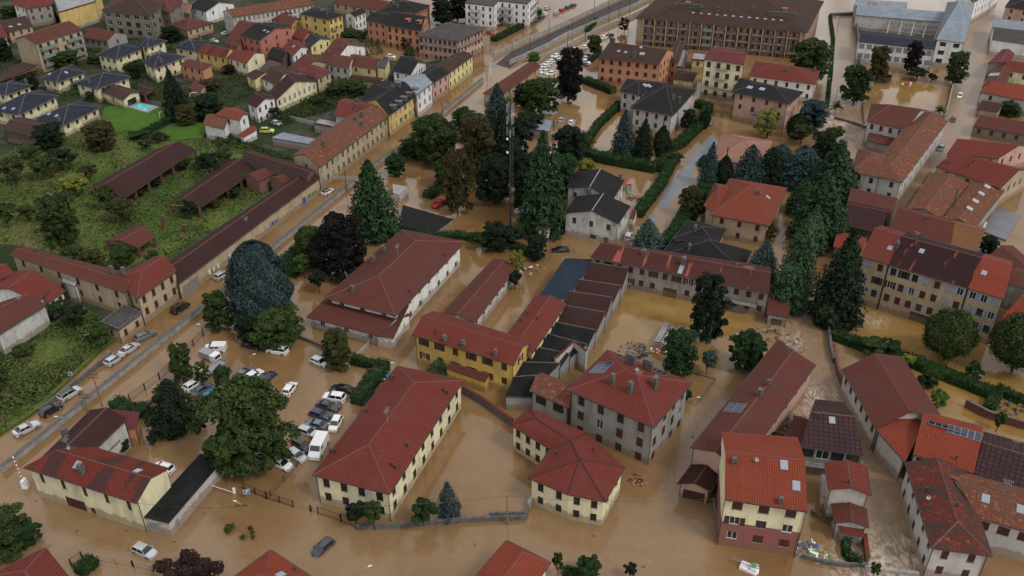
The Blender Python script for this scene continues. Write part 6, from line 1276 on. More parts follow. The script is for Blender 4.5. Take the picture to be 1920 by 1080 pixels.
 (1735, 728, 690, 40, 'broad', 'green', 'small green tree behind the maroon roof'), (1820, 715, 683, 36, 'airy', 'hedge', 'small thin tree beside the long diagonal hedge'), (1755, 770, 738, 44, 'shrub', 'bright', 'bright ground bush beside the maroon roof'), (1866, 812, 778, 32, 'shrub', 'green', 'round bush at the garden brick wall'), (1636, 1085, 1060, 26, 'shrub', 'green', 'small bush at the bottom edge by the stream'),
 (1452, 852, 818, 44, 'shrub', 'dark', 'dark bush beside the bright orange-red roof'), (1287, 756, 736, 24, 'shrub', 'hedge', 'little round bush right of the tall grey house'), (368, 1112, 1064, 118, 'airy', 'purple', 'dark purple leaved tree at the bottom edge'), (1045, 1085, 1040, 24, 'shrub', 'green', 'small bush at the bottom edge right of the red roof'), (1100, 1095, 1056, 60, 'shrub', 'hedge', 'green bush at the bottom edge right of the small bush'),
 (1180, 1090, 1062, 28, 'shrub', 'dark', 'dark low bush at the bottom edge near the middle'), (20, 1040, 975, 110, 'broad', 'green', 'dense green tree at the left bottom corner'), (60, 1022, 985, 50, 'broad', 'hedge', 'light green bush before the red capped wall at the bottom left'), (290, 838, 818, 26, 'shrub', 'dark', 'small clipped bush behind the patched roof house'), (232, 850, 826, 40, 'shrub', 'dark', 'dark shrub against the patched roof house'),
 (235, 500, 462, 50, 'broad', 'green', 'ivy covered tree beside the smallest ruined shed'), (1320, 240, 196, 20, 'cypress', 'dark', 'slim dark cypress at the long curved hedge'), (1270, 305, 290, 24, 'shrub', 'hedge', 'round bush at the top of the lane hedge'), (1100, 335, 300, 40, 'broad', 'yellow', 'yellow-green tree behind the white house'),
 (770, 300, 262, 50, 'broad', 'green', 'green tree along the flooded railway, upper one'), (742, 330, 292, 44, 'broad', 'hedge', 'green tree along the flooded railway, lower one'), (1200, 265, 240, 22, 'shrub', 'dark', 'dark bush under the blue cedar')]
for a_ in T_: tree(*a_)
# shrubs of the overgrown meadow
SH = [(30, 345, 298, 70, 'olive', 'olive bush at the left edge of the meadow'), (88, 340, 296, 56, 'green', 'green bush in the meadow next to the olive bush'), (120, 320, 280, 60, 'dark', 'dark scrub at the upper left of the meadow'), (60, 300, 275, 50, 'green', 'low green scrub near the barn roof'),
 (145, 372, 330, 64, 'yellow', 'yellow-green bush left of the longest ruined shed'), (170, 345, 310, 40, 'olive', 'olive scrub behind the yellow-green bush'), (18, 432, 385, 56, 'green', 'dark bush mass at the left edge of the meadow'), (55, 418, 386, 40, 'olive', 'dark bush right of the dark bush mass'), (232, 420, 375, 66, 'olive', 'wide olive bush below the longest ruined shed'),
 (205, 398, 352, 40, 'green', 'ivy mound at the end of the longest ruined shed'), (290, 352, 336, 30, 'dark', 'ivy growing under the longest ruined shed, right part'), (262, 372, 354, 30, 'dark', 'ivy growing under the longest ruined shed, left part'), (345, 322, 302, 30, 'dark', 'dark ivy at the far end of the longest ruined shed'), (396, 340, 285, 50, 'dark', 'dark shrub between the two long ruined sheds'), (425, 318, 280, 50, 'green', 'green shrub behind the second ruined shed'),
 (440, 372, 352, 34, 'dark', 'ivy under the second ruined shed'), (405, 392, 372, 26, 'green', 'green climbing shrub on the second ruined shed'), (360, 412, 378, 36, 'dark', 'ivy clump at the open end of the second ruined shed'), (475, 350, 320, 34, 'green', 'green ivy beside the dark brown block'), (262, 262, 246, 50, 'hedge', 'low green bush behind the lawn hedge'), (300, 268, 250, 40, 'dark', 'dark low bush behind the lawn strip'), (275, 282, 262, 34, 'brown', 'brown shrub at the upper end of the longest ruined shed'),
 (180, 508, 470, 50, 'olive', 'olive scrub beside the ochre corner house'), (140, 492, 462, 50, 'green', 'green scrub behind the ochre corner house'), (290, 500, 470, 30, 'green', 'bright scrub at the corner of the brick wall'), (150, 618, 578, 60, 'dark', 'dark bush beside the flat roofed annex'), (195, 650, 610, 56, 'green', 'green bush before the flat roofed annex'), (120, 600, 566, 44, 'hedge', 'hedge bush on the white house terrace'),
 (50, 672, 648, 44, 'green', 'green bush at the foot of the stained concrete wall'), (10, 740, 690, 50, 'green', 'green bush at the left edge of the lower meadow'), (375, 322, 300, 30, 'grassy', 'light scrub between the ruined sheds')]
for x, by, ty, w, col, lab in SH: tree(x, by, ty, w, 'shrub', col, lab, z0=.3)
# rough vegetation of the meadows (nobody could count it)
def scatter(name, polys, n, col, size, seed, label, hmax=.9):
    r = np.random.RandomState(seed); cs = []
    for poly in polys:
        W = [(P(x, y, .3).x, P(x, y, .3).y) for x, y in poly]; xs = [w[0] for w in W]; ys = [w[1] for w in W]
        X = r.uniform(min(xs), max(xs), n*3); Y = r.uniform(min(ys), max(ys), n*3); k = pip(X, Y, W); X, Y = X[k][:n], Y[k][:n]
        f = .5+.5*np.sin(X*.21+np.sin(Y*.13)*2)*np.cos(Y*.17+np.sin(X*.11)*2); keep = r.rand(len(X)) < .25+.75*f; X, Y, f = X[keep], Y[keep], f[keep]
        cs.append(np.stack([X, Y, .35+r.rand(len(X))*hmax*f**1.5], 1))
    c = np.concatenate(cs); me = quads_mesh(name, c, unit(r.normal(size=c.shape)*.7+np.array([0, 0, .8])), size, r); me.materials.append(M_('leaf_'+col)); o = link(name, me); return tag(o, label, 'vegetation', None, 'stuff')
scatter('meadow_growth', [MEADOW], 26000, 'grassy', .34, 1, 'rough grass and weeds of the overgrown meadow')
scatter('roadside_growth', [[(-60, 850), (60, 770), (190, 650), (218, 632), (200, 605), (150, 575), (95, 612), (30, 670), (-40, 692)]], 16000, 'grassy', .32, 2, 'tall green weeds on the slope above the flooded street', 1.3)
# hedges
HG = [([(248, 266), (322, 228)], 1.6, 2.0, 'long clipped hedge along the green lawn'), ([(1097, 155), (1150, 176)], 3, 2.2, 'clipped hedge behind the very dark tree'), ([(1162, 200), (1120, 240), (1098, 275)], 2.2, 2.2, 'long hedge left of the flooded garden path'), ([(1304, 200), (1328, 205), (1312, 240), (1275, 275), (1254, 283)], 3, 2.4, 'long curved hedge right of the hip roofed house'),
 ([(1100, 296), (1140, 305), (1230, 322), (1262, 300)], 3.5, 2.6, 'thick hedge above the playground garden'), ([(1262, 305), (1240, 350), (1205, 395), (1196, 408)], 2.4, 2.6, 'hedge between the playground garden and the lane'), ([(1330, 350), (1290, 400), (1262, 450), (1245, 465)], 3.6, 2.4, 'dark hedge on the right side of the lane'),
 ([(748, 428), (820, 448), (850, 444), (940, 456), (1000, 480)], 2.4, 1.3, 'long hedge between the black garage roof and the big maroon roof'), ([(722, 690), (668, 760)], 2.4, 2.2, 'dark hedge beside the car park and the cream house'), ([(660, 680), (720, 695)], 1.6, 1.8, 'short hedge above the rubbish corner'), ([(538, 500), (570, 470)], 3, 2.5, 'green hedge along the flooded railway'),
 ([(217, 762), (252, 778), (282, 775)], 2.6, 1.8, 'clipped hedge behind the patched roof house'), ([(150, 1080), (178, 1055)], 2, 1.6, 'short hedge beside the iron fence at the bottom'), ([(1560, 632), (1650, 665), (1700, 680), (1800, 720), (1862, 745)], 2.6, 1.8, 'long diagonal hedge crossing the sandy flood'), ([(1868, 745), (1850, 775)], 1.8, 1.6, 'short hedge end at the brick garden wall'), ([(1865, 735), (1960, 775)], 1.8, 1.6, 'hedge continuing to the right edge'),
 ([(1556, 30), (1562, 75), (1557, 140), (1550, 200)], 1.2, .8, 'narrow planted strip between lane and muddy stream'), ([(900, 48), (960, 44), (1010, 28)], 4, 3, 'tall hedge before the white apartment blocks'), ([(925, 78), (985, 48)], 3, 1.8, 'low hedge beside the railway near the top'), ([(1100, 60), (1120, 38)], 2, 1, 'grassy strip hedge beside the parked cars'),
 ([(1105, 118), (1125, 102)], 1.6, 1.6, 'hedge left of the orange apartment house'), ([(112, 172), (150, 160)], 3.5, 2.4, 'dark hedge between two slate villas'), ([(222, 128), (262, 136), (262, 122)], 4, 2.6, 'hedge enclosing the two winged villa'), ([(1605, 128), (1560, 210)], .1, .1, None), ([(1585, 1000), (1585, 1045), (1615, 1060)], 1.0, 1.2, 'ivy covered fence beside the stream at the bottom'), ([(1170, 640), (1240, 652)], .1, .1, None),
 ([(1055, 1075), (1120, 1085)], 1.2, 1.0, 'green hedge top at the bottom edge'), ([(1640, 905), (1645, 908)], .1, .1, None), ([(840, 352), (800, 372)], 3, 1.8, 'garden hedge beside the small white shed'), ([(600, 455), (560, 500), (545, 520)], 2.5, 2, 'hedge at the foot of the green railway tree')]
for a_ in HG:
    if a_[3]: hedge(*a_)

scatter('garden_growth', [[(95, 175), (300, 120), (330, 135), (330, 190), (255, 190), (130, 195)], [(335, 170), (480, 130), (500, 150), (450, 200), (380, 215), (335, 225)], [(520, 215), (600, 175), (690, 165), (640, 200), (560, 225), (520, 240)], [(0, 90), (60, 120), (60, 200), (-10, 240), (-30, 120)], [(150, 90), (330, 55), (350, 90), (180, 130)], [(440, 260), (470, 270), (560, 300), (470, 290), (410, 290), (400, 240)], [(610, 60), (700, 60), (720, 100), (640, 110)]], 5200, 'green', .30, 5, 'loose shrubs and ground plants of the town gardens', 1.5)
# ================================================================ CARS
CL = [ # x, y, heading dx, dy, type, paint, label, z
 (50, 803, 20, -10, 'sedan', 'silver', 'silver car at the lower left on the flooded street', -.02), (95, 768, 20, -12, 'hatch', 'black', 'black car second from the left on the flooded street', -.02), (131, 738, 20, -12, 'suv', 'silver', 'silver car with black roof beside the lattice posts', -.02),
 (214, 674, 20, -14, 'hatch', 'silver', 'silver hatchback behind the silver saloon on the street', -.02), (242, 654, 20, -13, 'sedan', 'silver', 'silver saloon parked behind the grey estate car', -.02), (272, 629, 20, -10, 'wagon', 'grey', 'dark grey estate car beside the flat roofed annex', -.02),
 (338, 577, 20, -13, 'suv', 'black', 'black car before the ochre corner house', -.02), (415, 516, 20, -13, 'hatch', 'silver', 'silver coupe by the graffiti wall', -.02), (614, 359, 20, -12, 'hatch', 'white', 'white car with black roof by the green doors', -.02),
 (520, 656, -20, -3, 'suv', 'white', 'white off-roader at the top of the flooded car park', -.15), (599, 676, 20, 8, 'hatch', 'white', 'white car with dark windows beside the olive round tree', -.35), (474, 646, 20, 4, 'sedan', 'black', 'black car half under the cedar tree', -.2),
 (362, 720, 16, -10, 'hatch', 'white', 'white car under the weeping cedar, at the end of the row', -.2), (378, 728, 16, -10, 'sedan', 'grey', 'grey car between the white and the blue ones', -.25), (396, 736, 14, -14, 'wagon', 'teal', 'blue estate car in the flooded car park', -.2), (413, 743, 14, -13, 'hatch', 'white', 'white car right of the blue estate car', -.2),
 (458, 698, 14, -9, 'sedan', 'grey', 'grey car behind the small parking tree', -.2), (476, 702, 14, -9, 'hatch', 'white', 'white car right of the grey one behind the big tree', -.2), (499, 706, 14, -9, 'sedan', 'dark', 'dark saloon behind the big spreading tree', -.25), (543, 727, 10, -14, 'hatch', 'white', 'white car alone right of the big spreading tree', -.25),
 (641, 728, -20, -3, 'sedan', 'black', 'black saloon at the top of the right parking row', -.2), (626, 744, -20, -3, 'suv', 'white', 'white car second in the right parking row', -.2), (615, 760, 20, 6, 'sedan', 'dark', 'dark saloon third in the right parking row', -.2), (600, 776, 20, 6, 'hatch', 'blue', 'dark blue car fourth in the right parking row', -.2), (592, 794, -20, -5, 'sedan', 'grey', 'dark grey car fifth in the right parking row', -.25),
 (577, 808, 20, 7, 'hatch', 'silver', 'silver car sixth in the right parking row', -.25), (629, 793, -8, 16, 'hatch', 'white', 'small white car alone beside the parking fence', -.15), (685, 743, -14, 14, 'hatch', 'blue', 'dark blue car between hedge and cream house', -.1), (528, 869, 16, 8, 'hatch', 'white', 'white car with dark windows at the foot of the big tree', -.1), (566, 833, 14, 8, 'hatch', 'dark', 'dark car beside the white panel van', -.2), (556, 852, 12, 8, 'hatch', 'silver', 'silver car left of the white panel van', -.25),
 (270, 1031, 20, 9, 'hatch', 'silver', 'silver hatchback stranded alone in the lower left flood', -.25), (604, 1023, -14, 12, 'hatch', 'dark', 'dark car sunk to its windows in the foreground flood', -.55), (305, 875, -16, -5, 'hatch', 'white', 'white car behind the black garage roof', -.3), (1050, 467, -20, 1, 'sedan', 'black', 'black car in the lane beside the white house', -.3), (1178, 442, 5, -16, 'wagon', 'silver', 'silver car beside the white house', -.2),
 (1329, 229, 2, 14, 'hatch', 'grey', 'grey car on the flooded lane by the long curved hedge', -.15), (1263, 298, 10, 4, 'suv', 'black', 'black car by the hedge at the top of the lane', -.1), (1053, 224, 5, -10, 'hatch', 'silver', 'left one of two pale cars in the flooded garden', -.1), (1072, 229, 8, -9, 'hatch', 'white', 'right one of two pale cars in the flooded garden', -.1),
 (733, 105, 12, 2, 'hatch', 'white', 'white car before the orange apartment house', -.15), (919, 61, 12, 3, 'hatch', 'red', 'red car beside the corner building', -.1), (1816, 98, -3, 10, 'hatch', 'dark', 'dark car highest up the flooded right street', -.5), (1809, 143, -3, 10, 'wagon', 'grey', 'dark grey car second down the flooded right street', -.45), (1800, 178, -4, 10, 'hatch', 'white', 'white car in the current of the flooded right street', -.4), (1787, 223, -4, 10, 'hatch', 'black', 'dark car lowest in the flooded right street', -.4), (1764, 277, -6, 10, 'hatch', 'grey', 'grey car beside the orange wall of the U-shaped house', -.3),
 (519, 232, 14, 5, 'hatch', 'silver', 'silver car in the yard by the round dark bush', .12), (501, 246, 14, 0, 'suv', 'lime', 'yellow-green van in the yard of the long grey garage', .12), (424, 63, 12, -2, 'sedan', 'silver', 'silver car before the long pale mansion, upper one', .12), (402, 77, 12, 3, 'sedan', 'silver', 'silver car before the long pale mansion, lower one', .12), (848-700+730, 62, 12, 2, 'hatch', 'dark', 'dark car half hidden behind the corner building', -.1)]
for x, y, dx, dy, tp, co, lab, z in CL: car(x, y, dx, dy, tp, co, lab, z, black_roof='black roof' in lab)
# tiny cars of the railway car park
G1 = 'cars crowded in the car park by the railway'
for k, (x, y, co, lab) in enumerate(((1041, 104, 'white', 'topmost car of the left column'), (1040, 109, 'white', 'second car from the top of the left column'), (1035, 112, 'dark', 'dark car third from the top of the left column'), (1031, 115, 'white', 'fourth car from the top of the left column'), (1026, 119, 'white', 'fifth car from the top of the left column'), (1022, 124, 'white', 'sixth car from the top of the left column'), (1020, 129, 'silver', 'silver seventh car of the left column'), (1021, 134, 'white', 'eighth car of the left column'), (1032, 137, 'white', 'lowest car of the left column'))):
    car(x, y, -10, 2, 'hatch', co, f'{co} {lab} beside the very dark tree', -.2, False, G1)
for k, (x, y, co, lab) in enumerate(((1101, 104, 'dark', 'top'), (1100, 109, 'silver', 'second'), (1099, 115, 'white', 'third'), (1097, 120, 'blue', 'lowest'))): car(x, y, 10, 3, 'hatch', co, f'{co} car, {lab} of the short column right of the very dark tree', -.2, False, G1)
for x, y, co, lab in ((1080, 92, 'white', 'behind the very dark tree top'), (1098, 88, 'white', 'left of the small green parking tree'), (1133, 70, 'white', 'white one of the pair by the small green parking tree'), (1144, 65, 'dark', 'dark one of the pair by the small green parking tree'), (1026, 15, 'silver', 'by the white block entrance'), (1023, 26, 'white', 'white one before the grassy strip'), (1015, 32, 'dark', 'before the grassy strip, left of the white one'), (1005, 38, 'dark', 'lowest before the grassy strip'),
 (1043, 24, 'silver', 'right of the grassy strip'), (1054, 18, 'red', 'red one in the upper row'), (1065, 13, 'blue', 'blue one in the upper row'), (1075, 9, 'dark', 'highest in the upper row')): car(x, y, 10, -4, 'sedan' if 'pair' in lab else 'hatch', co, f'{co} car by the railway, {lab}', -.1, False, G1)
# white vans
def van(px, py, dx, dy, L, W, H, label, z=-.15, small=False):
    p = P(px, py, 1); q = P(px+dx, py+dy, 1); p.z = z; r = empty('van', p, label, 'van'); r.rotation_euler = (0, 0, atan2(q.y-p.y, q.x-p.x))
    mb = MB(); pr = [(-L/2, .3), (-L/2, H-.12), (-L/2+.12, H), (L/2-1.55, H), (L/2-.85, 1.15*H/2+.15), (L/2-.08, .98), (L/2, .7), (L/2, .3)]
    def xs(y, k): return [(x, y, .3+(zz-.3)) for x, zz in pr]
    sec = [(-W/2, .0), (-W/2+.08, 0), (W/2-.08, 0), (W/2, 0)]
    A, B2 = [(x, -W/2, zz) for x, zz in pr], [(x, W/2, zz) for x, zz in pr]
    mb.face(A); mb.face(B2[::-1])
    for i in range(len(pr)): j = (i+1) % len(pr); mb.face([A[j], A[i], B2[i], B2[j]])
    mb.build('body', [M_('paint_white')], r)
    def quad(nm, pts): g = MB(); g.face(pts); g.build(nm, [M_('car_glass')], r)
    n = Vector((.6, 0, .5)).normalized()*.02; x0, z0_, x1, z1 = L/2-1.5, H-.06, L/2-.9, 1.15*H/2+.2
    quad('windscreen', [(x1+.02, -W/2+.12, z1+.03), (x1+.02, W/2-.12, z1+.03), (x0+.02, W/2-.18, z0_+.01), (x0+.02, -W/2+.18, z0_+.01)])
    for s in (-1, 1):
        quad('side_window', [(x1-.1, s*(W/2+.01), z1), (x0-.05, s*(W/2+.01), z0_-.12), (x0-.7, s*(W/2+.01), z0_-.12), (x0-.7, s*(W/2+.01), z1)][::s])
        if small: quad('side_window', [(x0-.85, s*(W/2+.01), z1), (x0-.85, s*(W/2+.01), z0_-.12), (x0-1.6, s*(W/2+.01), z0_-.12), (x0-1.6, s*(W/2+.01), z1)][::s])
        for sx in (-1, 1): w = MB(); w.bar((sx*L*.31, s*(W/2-.1)-.1, .33), (sx*L*.31, s*(W/2-.1)+.12, .33), .34, 0, 12); w.build('wheel', [M_('tyre')], r)
        h_ = MB(); h_.box(L/2-.1, L/2+.02, s*W*.36-.16, s*W*.36+.16, .72, .92); h_.build('headlight', [M_('skyglass')], r)
    return r
van(597, 836, -12, 24, 5.4, 2.0, 2.3, 'white panel van with its nose towards the viewer beside the cream house'); van(403, 649, -20, 0, 4.3, 1.8, 1.8, 'small white delivery van at the top left of the flooded car park', -.2, True)
# open truck in the car park
p = P(396, 690, 1); q = P(376, 702, 1); r = empty('truck', Vector((p.x, p.y, -.2)), 'small white tipper truck with grey open bed in the flooded car park', 'truck'); r.rotation_euler = (0, 0, atan2(q.y-p.y, q.x-p.x))
mb = MB(); mb.prism([(1.3, -.95), (3.0, -.95), (3.15, -.5), (3.15, .5), (3.0, .95), (1.3, .95)], .5, 2.1); mb.build('cab', [M_('paint_white')], r)
mb = MB(); mb.box(3.0, 3.17, -.8, .8, 1.25, 1.9); mb.build('windscreen', [M_('car_glass')], r)
mb = MB(); mb.box(-3, 1.1, -1, 1, .8, .95); mb.box(-3, 1.1, -1.05, -1, .8, 1.35); mb.box(-3, 1.1, 1, 1.05, .8, 1.35); mb.box(-3.05, -3, -1.05, 1.05, .8, 1.35); mb.box(1.1, 1.15, -1.05, 1.05, .8, 1.9); mb.build('bed', [M_('metal_grey')], r)
for sx in (-2, 2.2):
    for sy in (-.9, .9): mb = MB(); mb.bar((sx, sy-.12, .4), (sx, sy+.12, .4), .4, 0, 12); mb.build('wheel', [M_('tyre')], r)
p = P(390, 664, 1); r = empty('truck', Vector((p.x, p.y, -.2)), 'white lorry cab with box beside the car park fence', 'truck'); r.rotation_euler = (0, 0, -.5)
mb = MB(); mb.box(-1.6, 1.2, -.9, .9, .6, 1.9); mb.build('box_body', [M_('metal_grey')], r); mb = MB(); mb.prism([(1.25, -.9), (2.6, -.85), (2.6, .85), (1.25, .9)], .4, 1.9); mb.build('cab', [M_('paint_white')], r); mb = MB(); mb.box(2.6, 2.63, -.7, .7, 1.1, 1.75); mb.build('windscreen', [M_('car_glass')], r)
# red pickup in the wooded garden
p = P(823, 382, .5); q = P(835, 374, .5); r = empty('pickup', Vector((p.x, p.y, -.25)), 'dark red pickup truck in the flooded wooded garden', 'pickup'); r.rotation_euler = (0, 0, atan2(q.y-p.y, q.x-p.x))
mb = MB(); mb.box(-2.5, 2.5, -.9, .9, .4, 1.05); mb.box(-2.5, -.6, -.9, -.82, 1.05, 1.3); mb.box(-2.5, -.6, .82, .9, 1.05, 1.3); mb.build('body', [M_('paint_red')], r); mb = MB(); mb.prism([(-.6, -.8), (1.1, -.8), (1.1, .8), (-.6, .8)], 1.05, 1.7); mb.build('cab', [M_('paint_red')], r); mb = MB(); mb.box(1.1, 1.13, -.7, .7, 1.1, 1.6); mb.build('windscreen', [M_('car_glass')], r)
# rescue boat trailer / truck crane at the bottom right
p = P(1405, 1064, .4); r = empty('platform_truck', Vector((p.x, p.y, -.1)), 'half sunk white platform truck with ladder at the bottom right', 'truck'); r.rotation_euler = (0, 0, -.55)
mb = MB(); mb.prism([(-1.3, -.7), (1.2, -.75), (1.45, 0), (1.2, .75), (-1.3, .7)], .1, .55); mb.prism([(.3, -.6), (1.1, -.65), (1.1, .65), (.3, .6)], .55, 1.1); mb.build('body', [M_('white_paint')], r)
mb = MB()
for s in (-.25, .25): mb.bar((-2.6, s, 1.0), (1.4, s, 1.25), .05)
for k in range(10): mb.bar((-2.6+k*.42, -.25, 1.0+k*.026), (-2.6+k*.42, .25, 1.0+k*.026), .03)
mb.build('ladder', [M_('metal_grey')], r); mb = MB(); mb.box(.2, .9, -.4, .4, 1.21, 1.3); mb.build('beacon', [M_('green_plastic')], r)
# ================================================================ MASTS, POLES, LAMPS
def mast(bx, by, ty, label, w, lattice):
    p = P(bx, by, 0); H = hh(ty, by); r = empty('phone_mast', p, label, 'mast'); o = (p.x, p.y, 0); mb = MB()
    if lattice:
        mb.bar((p.x, p.y, -1), (p.x, p.y, H*.8), .30, n=10, r2=.22); mb.bar((p.x, p.y, H*.8), (p.x, p.y, H), .12, n=6)
        for k in range(int(H*.8/.6)): mb.box(p.x+.5, p.x+.75, p.y-.2, p.y+.2, k*.6, k*.6+.05)
        mb.bar((p.x+.75, p.y-.2, 0), (p.x+.75, p.y-.2, H*.8), .03); mb.bar((p.x+.75, p.y+.2, 0), (p.x+.75, p.y+.2, H*.8), .03)
    else:
        for i in range(3): a = 2*pi*i/3; mb.bar((p.x+w*cos(a), p.y+w*sin(a), -1), (p.x+w*.8*cos(a), p.y+w*.8*sin(a), H), .05)
        k = 0.
        while k < H-1:
            for i in range(3): a, b_ = 2*pi*i/3, 2*pi*(i+1)/3; mb.bar((p.x+w*cos(a), p.y+w*sin(a), k), (p.x+w*cos(b_), p.y+w*sin(b_), k+1), .03)
            k += 1
    mb.build('shaft', [M_('steel_dark')], r, o)
    for z, n in ((H-2.2, 3), (H-5.2, 3), (H-8.2, 2)) if lattice else ((H-1.5, 3),):
        pl = MB(); pl.bar((p.x, p.y, z-.1), (p.x, p.y, z+.05), .75 if lattice else .4, n=10); pl.build('platform', [M_('steel_dark')], r, o)
        for i in range(n+(1 if lattice else 0)):
            a = 2*pi*i/(n+1)+.5; R = .85 if lattice else .5; x, y = p.x+R*cos(a), p.y+R*sin(a); pn = MB(); pn.box(x-.15, x+.15, y-.1, y+.1, z-.9, z+1.0); pn.build('antenna_panel', [M_('metal_grey')], r, o)
    for k in (.62, .72): d = MB(); d.bar((p.x-.7, p.y-.5, H*k), (p.x-.7, p.y-.85, H*k), .25, n=12); d.build('dish', [M_('white_paint')], r, o)
    if not lattice:
        for i in range(3): a = 2*pi*i/3+.4; g = MB(); g.bar((p.x, p.y, H*.8), (p.x+6*cos(a), p.y+6*sin(a), 0), .025, n=3); g.build('guy_wire', [M_('steel_dark')], r, o)
mast(957, 432, 185, 'thick dark phone mast with white antenna panels, left one', .6, True); mast(1033, 432, 222, 'thin lattice phone mast with guy wires beside the large fir', .35, False)
def cabin(x, y, w, d, h, label, rz=0):
    p = P(x, y, 0); r = empty('equipment_cabin', p, label, 'cabin'); r.rotation_euler = (0, 0, rz); mb = MB(); mb.box(-w/2, w/2, -d/2, d/2, -.5, h); mb.build('wall', [M_('plaster_white')], r); mb = MB(); mb.box(-w/2-.12, w/2+.12, -d/2-.12, d/2+.12, h, h+.12); mb.build('roof', [M_('concrete_raw')], r)
    mb = MB(); mb.box(-.4, .4, -d/2-.04, -d/2-.002, .1, 1.9); mb.build('door', [M_('metal_grey')], r); mb = MB(); mb.box(w/2-.7, w/2-.2, -d/2-.3, -d/2-.002, .8, 1.5); mb.build('air_conditioner', [M_('frame_white')], r)
cabin(992, 433, 2.4, 1.6, 2.3, 'small white cabin between the two masts'); cabin(1018, 445, 3.2, 2.4, 2.6, 'larger white cabin at the foot of the thin mast', -.15)
pole(192, 762, 700, 'brown railway post with lattice arms, right one of the pair', .16, arms=2); pole(166, 772, 738, 'brown railway post with lattice arms, left one of the pair', .16, arms=2)
pole(466, 1008, 945, 'brown utility pole with street lamp in the lower left flood', .16, lamp=(-.8, .3), arms=1); pole(951, 983, 926, 'dark brown utility pole at the corner of the flooded yard', .15)
pole(686, 1095, 1066, 'street lamp at the bottom edge before the cream house', .06, 'metal_grey', 'street_lamp', 'lamp', lamp=(.7, .2)); pole(748, 715, 682, 'street lamp beside the rubbish corner', .06, 'metal_grey', 'street_lamp', 'lamp', lamp=(-.8, 0)); pole(473, 690, 668, 'street lamp in the middle of the flooded car park', .06, 'metal_grey', 'street_lamp', 'lamp', lamp=(.6, .3)); pole(383, 630, 610, 'lamp post beside the flooded railway corridor', .06, 'steel_dark', 'street_lamp', 'lamp', lamp=(-.5, 0))
pole(465, 432, 403, 'street lamp on the long tan wall', .06, 'metal_grey', 'street_lamp', 'lamp', lamp=(1.6, 0)); pole(335, 538, 508, 'street lamp at the ochre corner house', .06, 'metal_grey', 'street_lamp', 'lamp', lamp=(1.4, 0)); pole(160, 640, 628, 'street lamp over the roadside weeds', .06, 'metal_grey', 'street_lamp', 'lamp', lamp=(1.2, 0)); pole(130, 812, 783, 'street lamp at the corner of the patched roof house', .06, 'metal_grey', 'street_lamp', 'lamp', lamp=(-1.2, 0)); pole(1306, 760, 747, 'globe garden lamp beside the tall grey house', .04, 'metal_grey', 'garden_lamp', 'lamp', lamp=(0, 0))
for k, (x, by, ty) in enumerate(((993, 102, 62), (1029, 82, 34), (1064, 92, 48), (1072, 82, 36), (1097, 78, 40), (1113, 40, -2), (1141, 50, 5), (1160, 40, 4), (1180, 30, -6), (1217, 22, -14), (920, 140, 118), (913, 150, 124), (830, 218, 192), (650, 360, 318), (1140, 20, -8), (960, 100, 72))):
    pole(x, by, ty, ['catenary pole by the dry tracks nearest the crossing', 'catenary pole in the flooded railway land, second from the left', 'thick brown catenary pole near the bright tree', 'thin grey pole right of the thick brown catenary pole', 'catenary pole above the very dark tree', 'tall catenary pole at the top edge, left one', 'thin lamp pole above the car park wall', 'thin pole near the top of the car park wall', 'catenary pole near the top right of the railway', 'farthest railway pole at the top edge', 'white crossing post at the level crossing', 'dark crossing post at the level crossing', 'signal post on the railway wall before the street houses', 'dark lattice signal post beside the tall fir', 'tall catenary pole at the top edge, right one', 'railway pole left of the dry tracks'][k], .13, 'steel_dark' if k != 10 else 'white_paint', 'railway_pole', arms=1 if k % 3 == 2 else 0)
pole(1569, 60, 32, 'dark lamp post beside the footbridge', .1, 'steel_dark', 'street_lamp', 'lamp', lamp=(-.8, 0)); pole(1565, 195, 162, 'dark wooden post beside the muddy stream', .12, 'wood'); pole(1244, 465, 397+10, 'thin dark post beside the lane', .05, 'steel_dark'); pole(1790, 690, 688-12, 'thin stake by the long hedge', .05, 'steel_dark')
for k, (x, y) in enumerate(((1564, 50), (1564, 72), (1558, 98), (1557, 124), (1553, 154), (1560, 190))): pole(x, y, y-6, ['topmost', 'second', 'third', 'fourth', 'fifth', 'lowest'][k]+' white post light along the planted strip by the stream', .09, 'white_paint', 'bollard_light', 'lamp', lamp=(0, 0), group='white post lights along the stream')
# gantry over the flooded railway
p = P(668, 352, 0); H = hh(322, 352); r = empty('signal_gantry', p, 'grey lattice signal gantry over the flooded street beside the tall fir', 'gantry'); mb = MB(); a, b_ = P(655, 362, 0), P(682, 345, 0)
for z in (H-.6, H): 
    for o_ in (-.4, .4): mb.bar((a.x-4, a.y+o_, z), (a.x+4, a.y+o_, z), .06)
for k in range(9): mb.bar((a.x-4+k, a.y-.4, H-.6), (a.x-4+k+.9, a.y-.4, H), .04); mb.bar((a.x-4+k, a.y-.4, H), (a.x-4+k, a.y+.4, H), .04)
mb.build('beam', [M_('metal_grey')], r, p); mb = MB(); mb.bar((a.x+3, a.y, -1), (a.x+3, a.y, H-.5), .15, n=8); mb.build('shaft', [M_('metal_grey')], r, p)
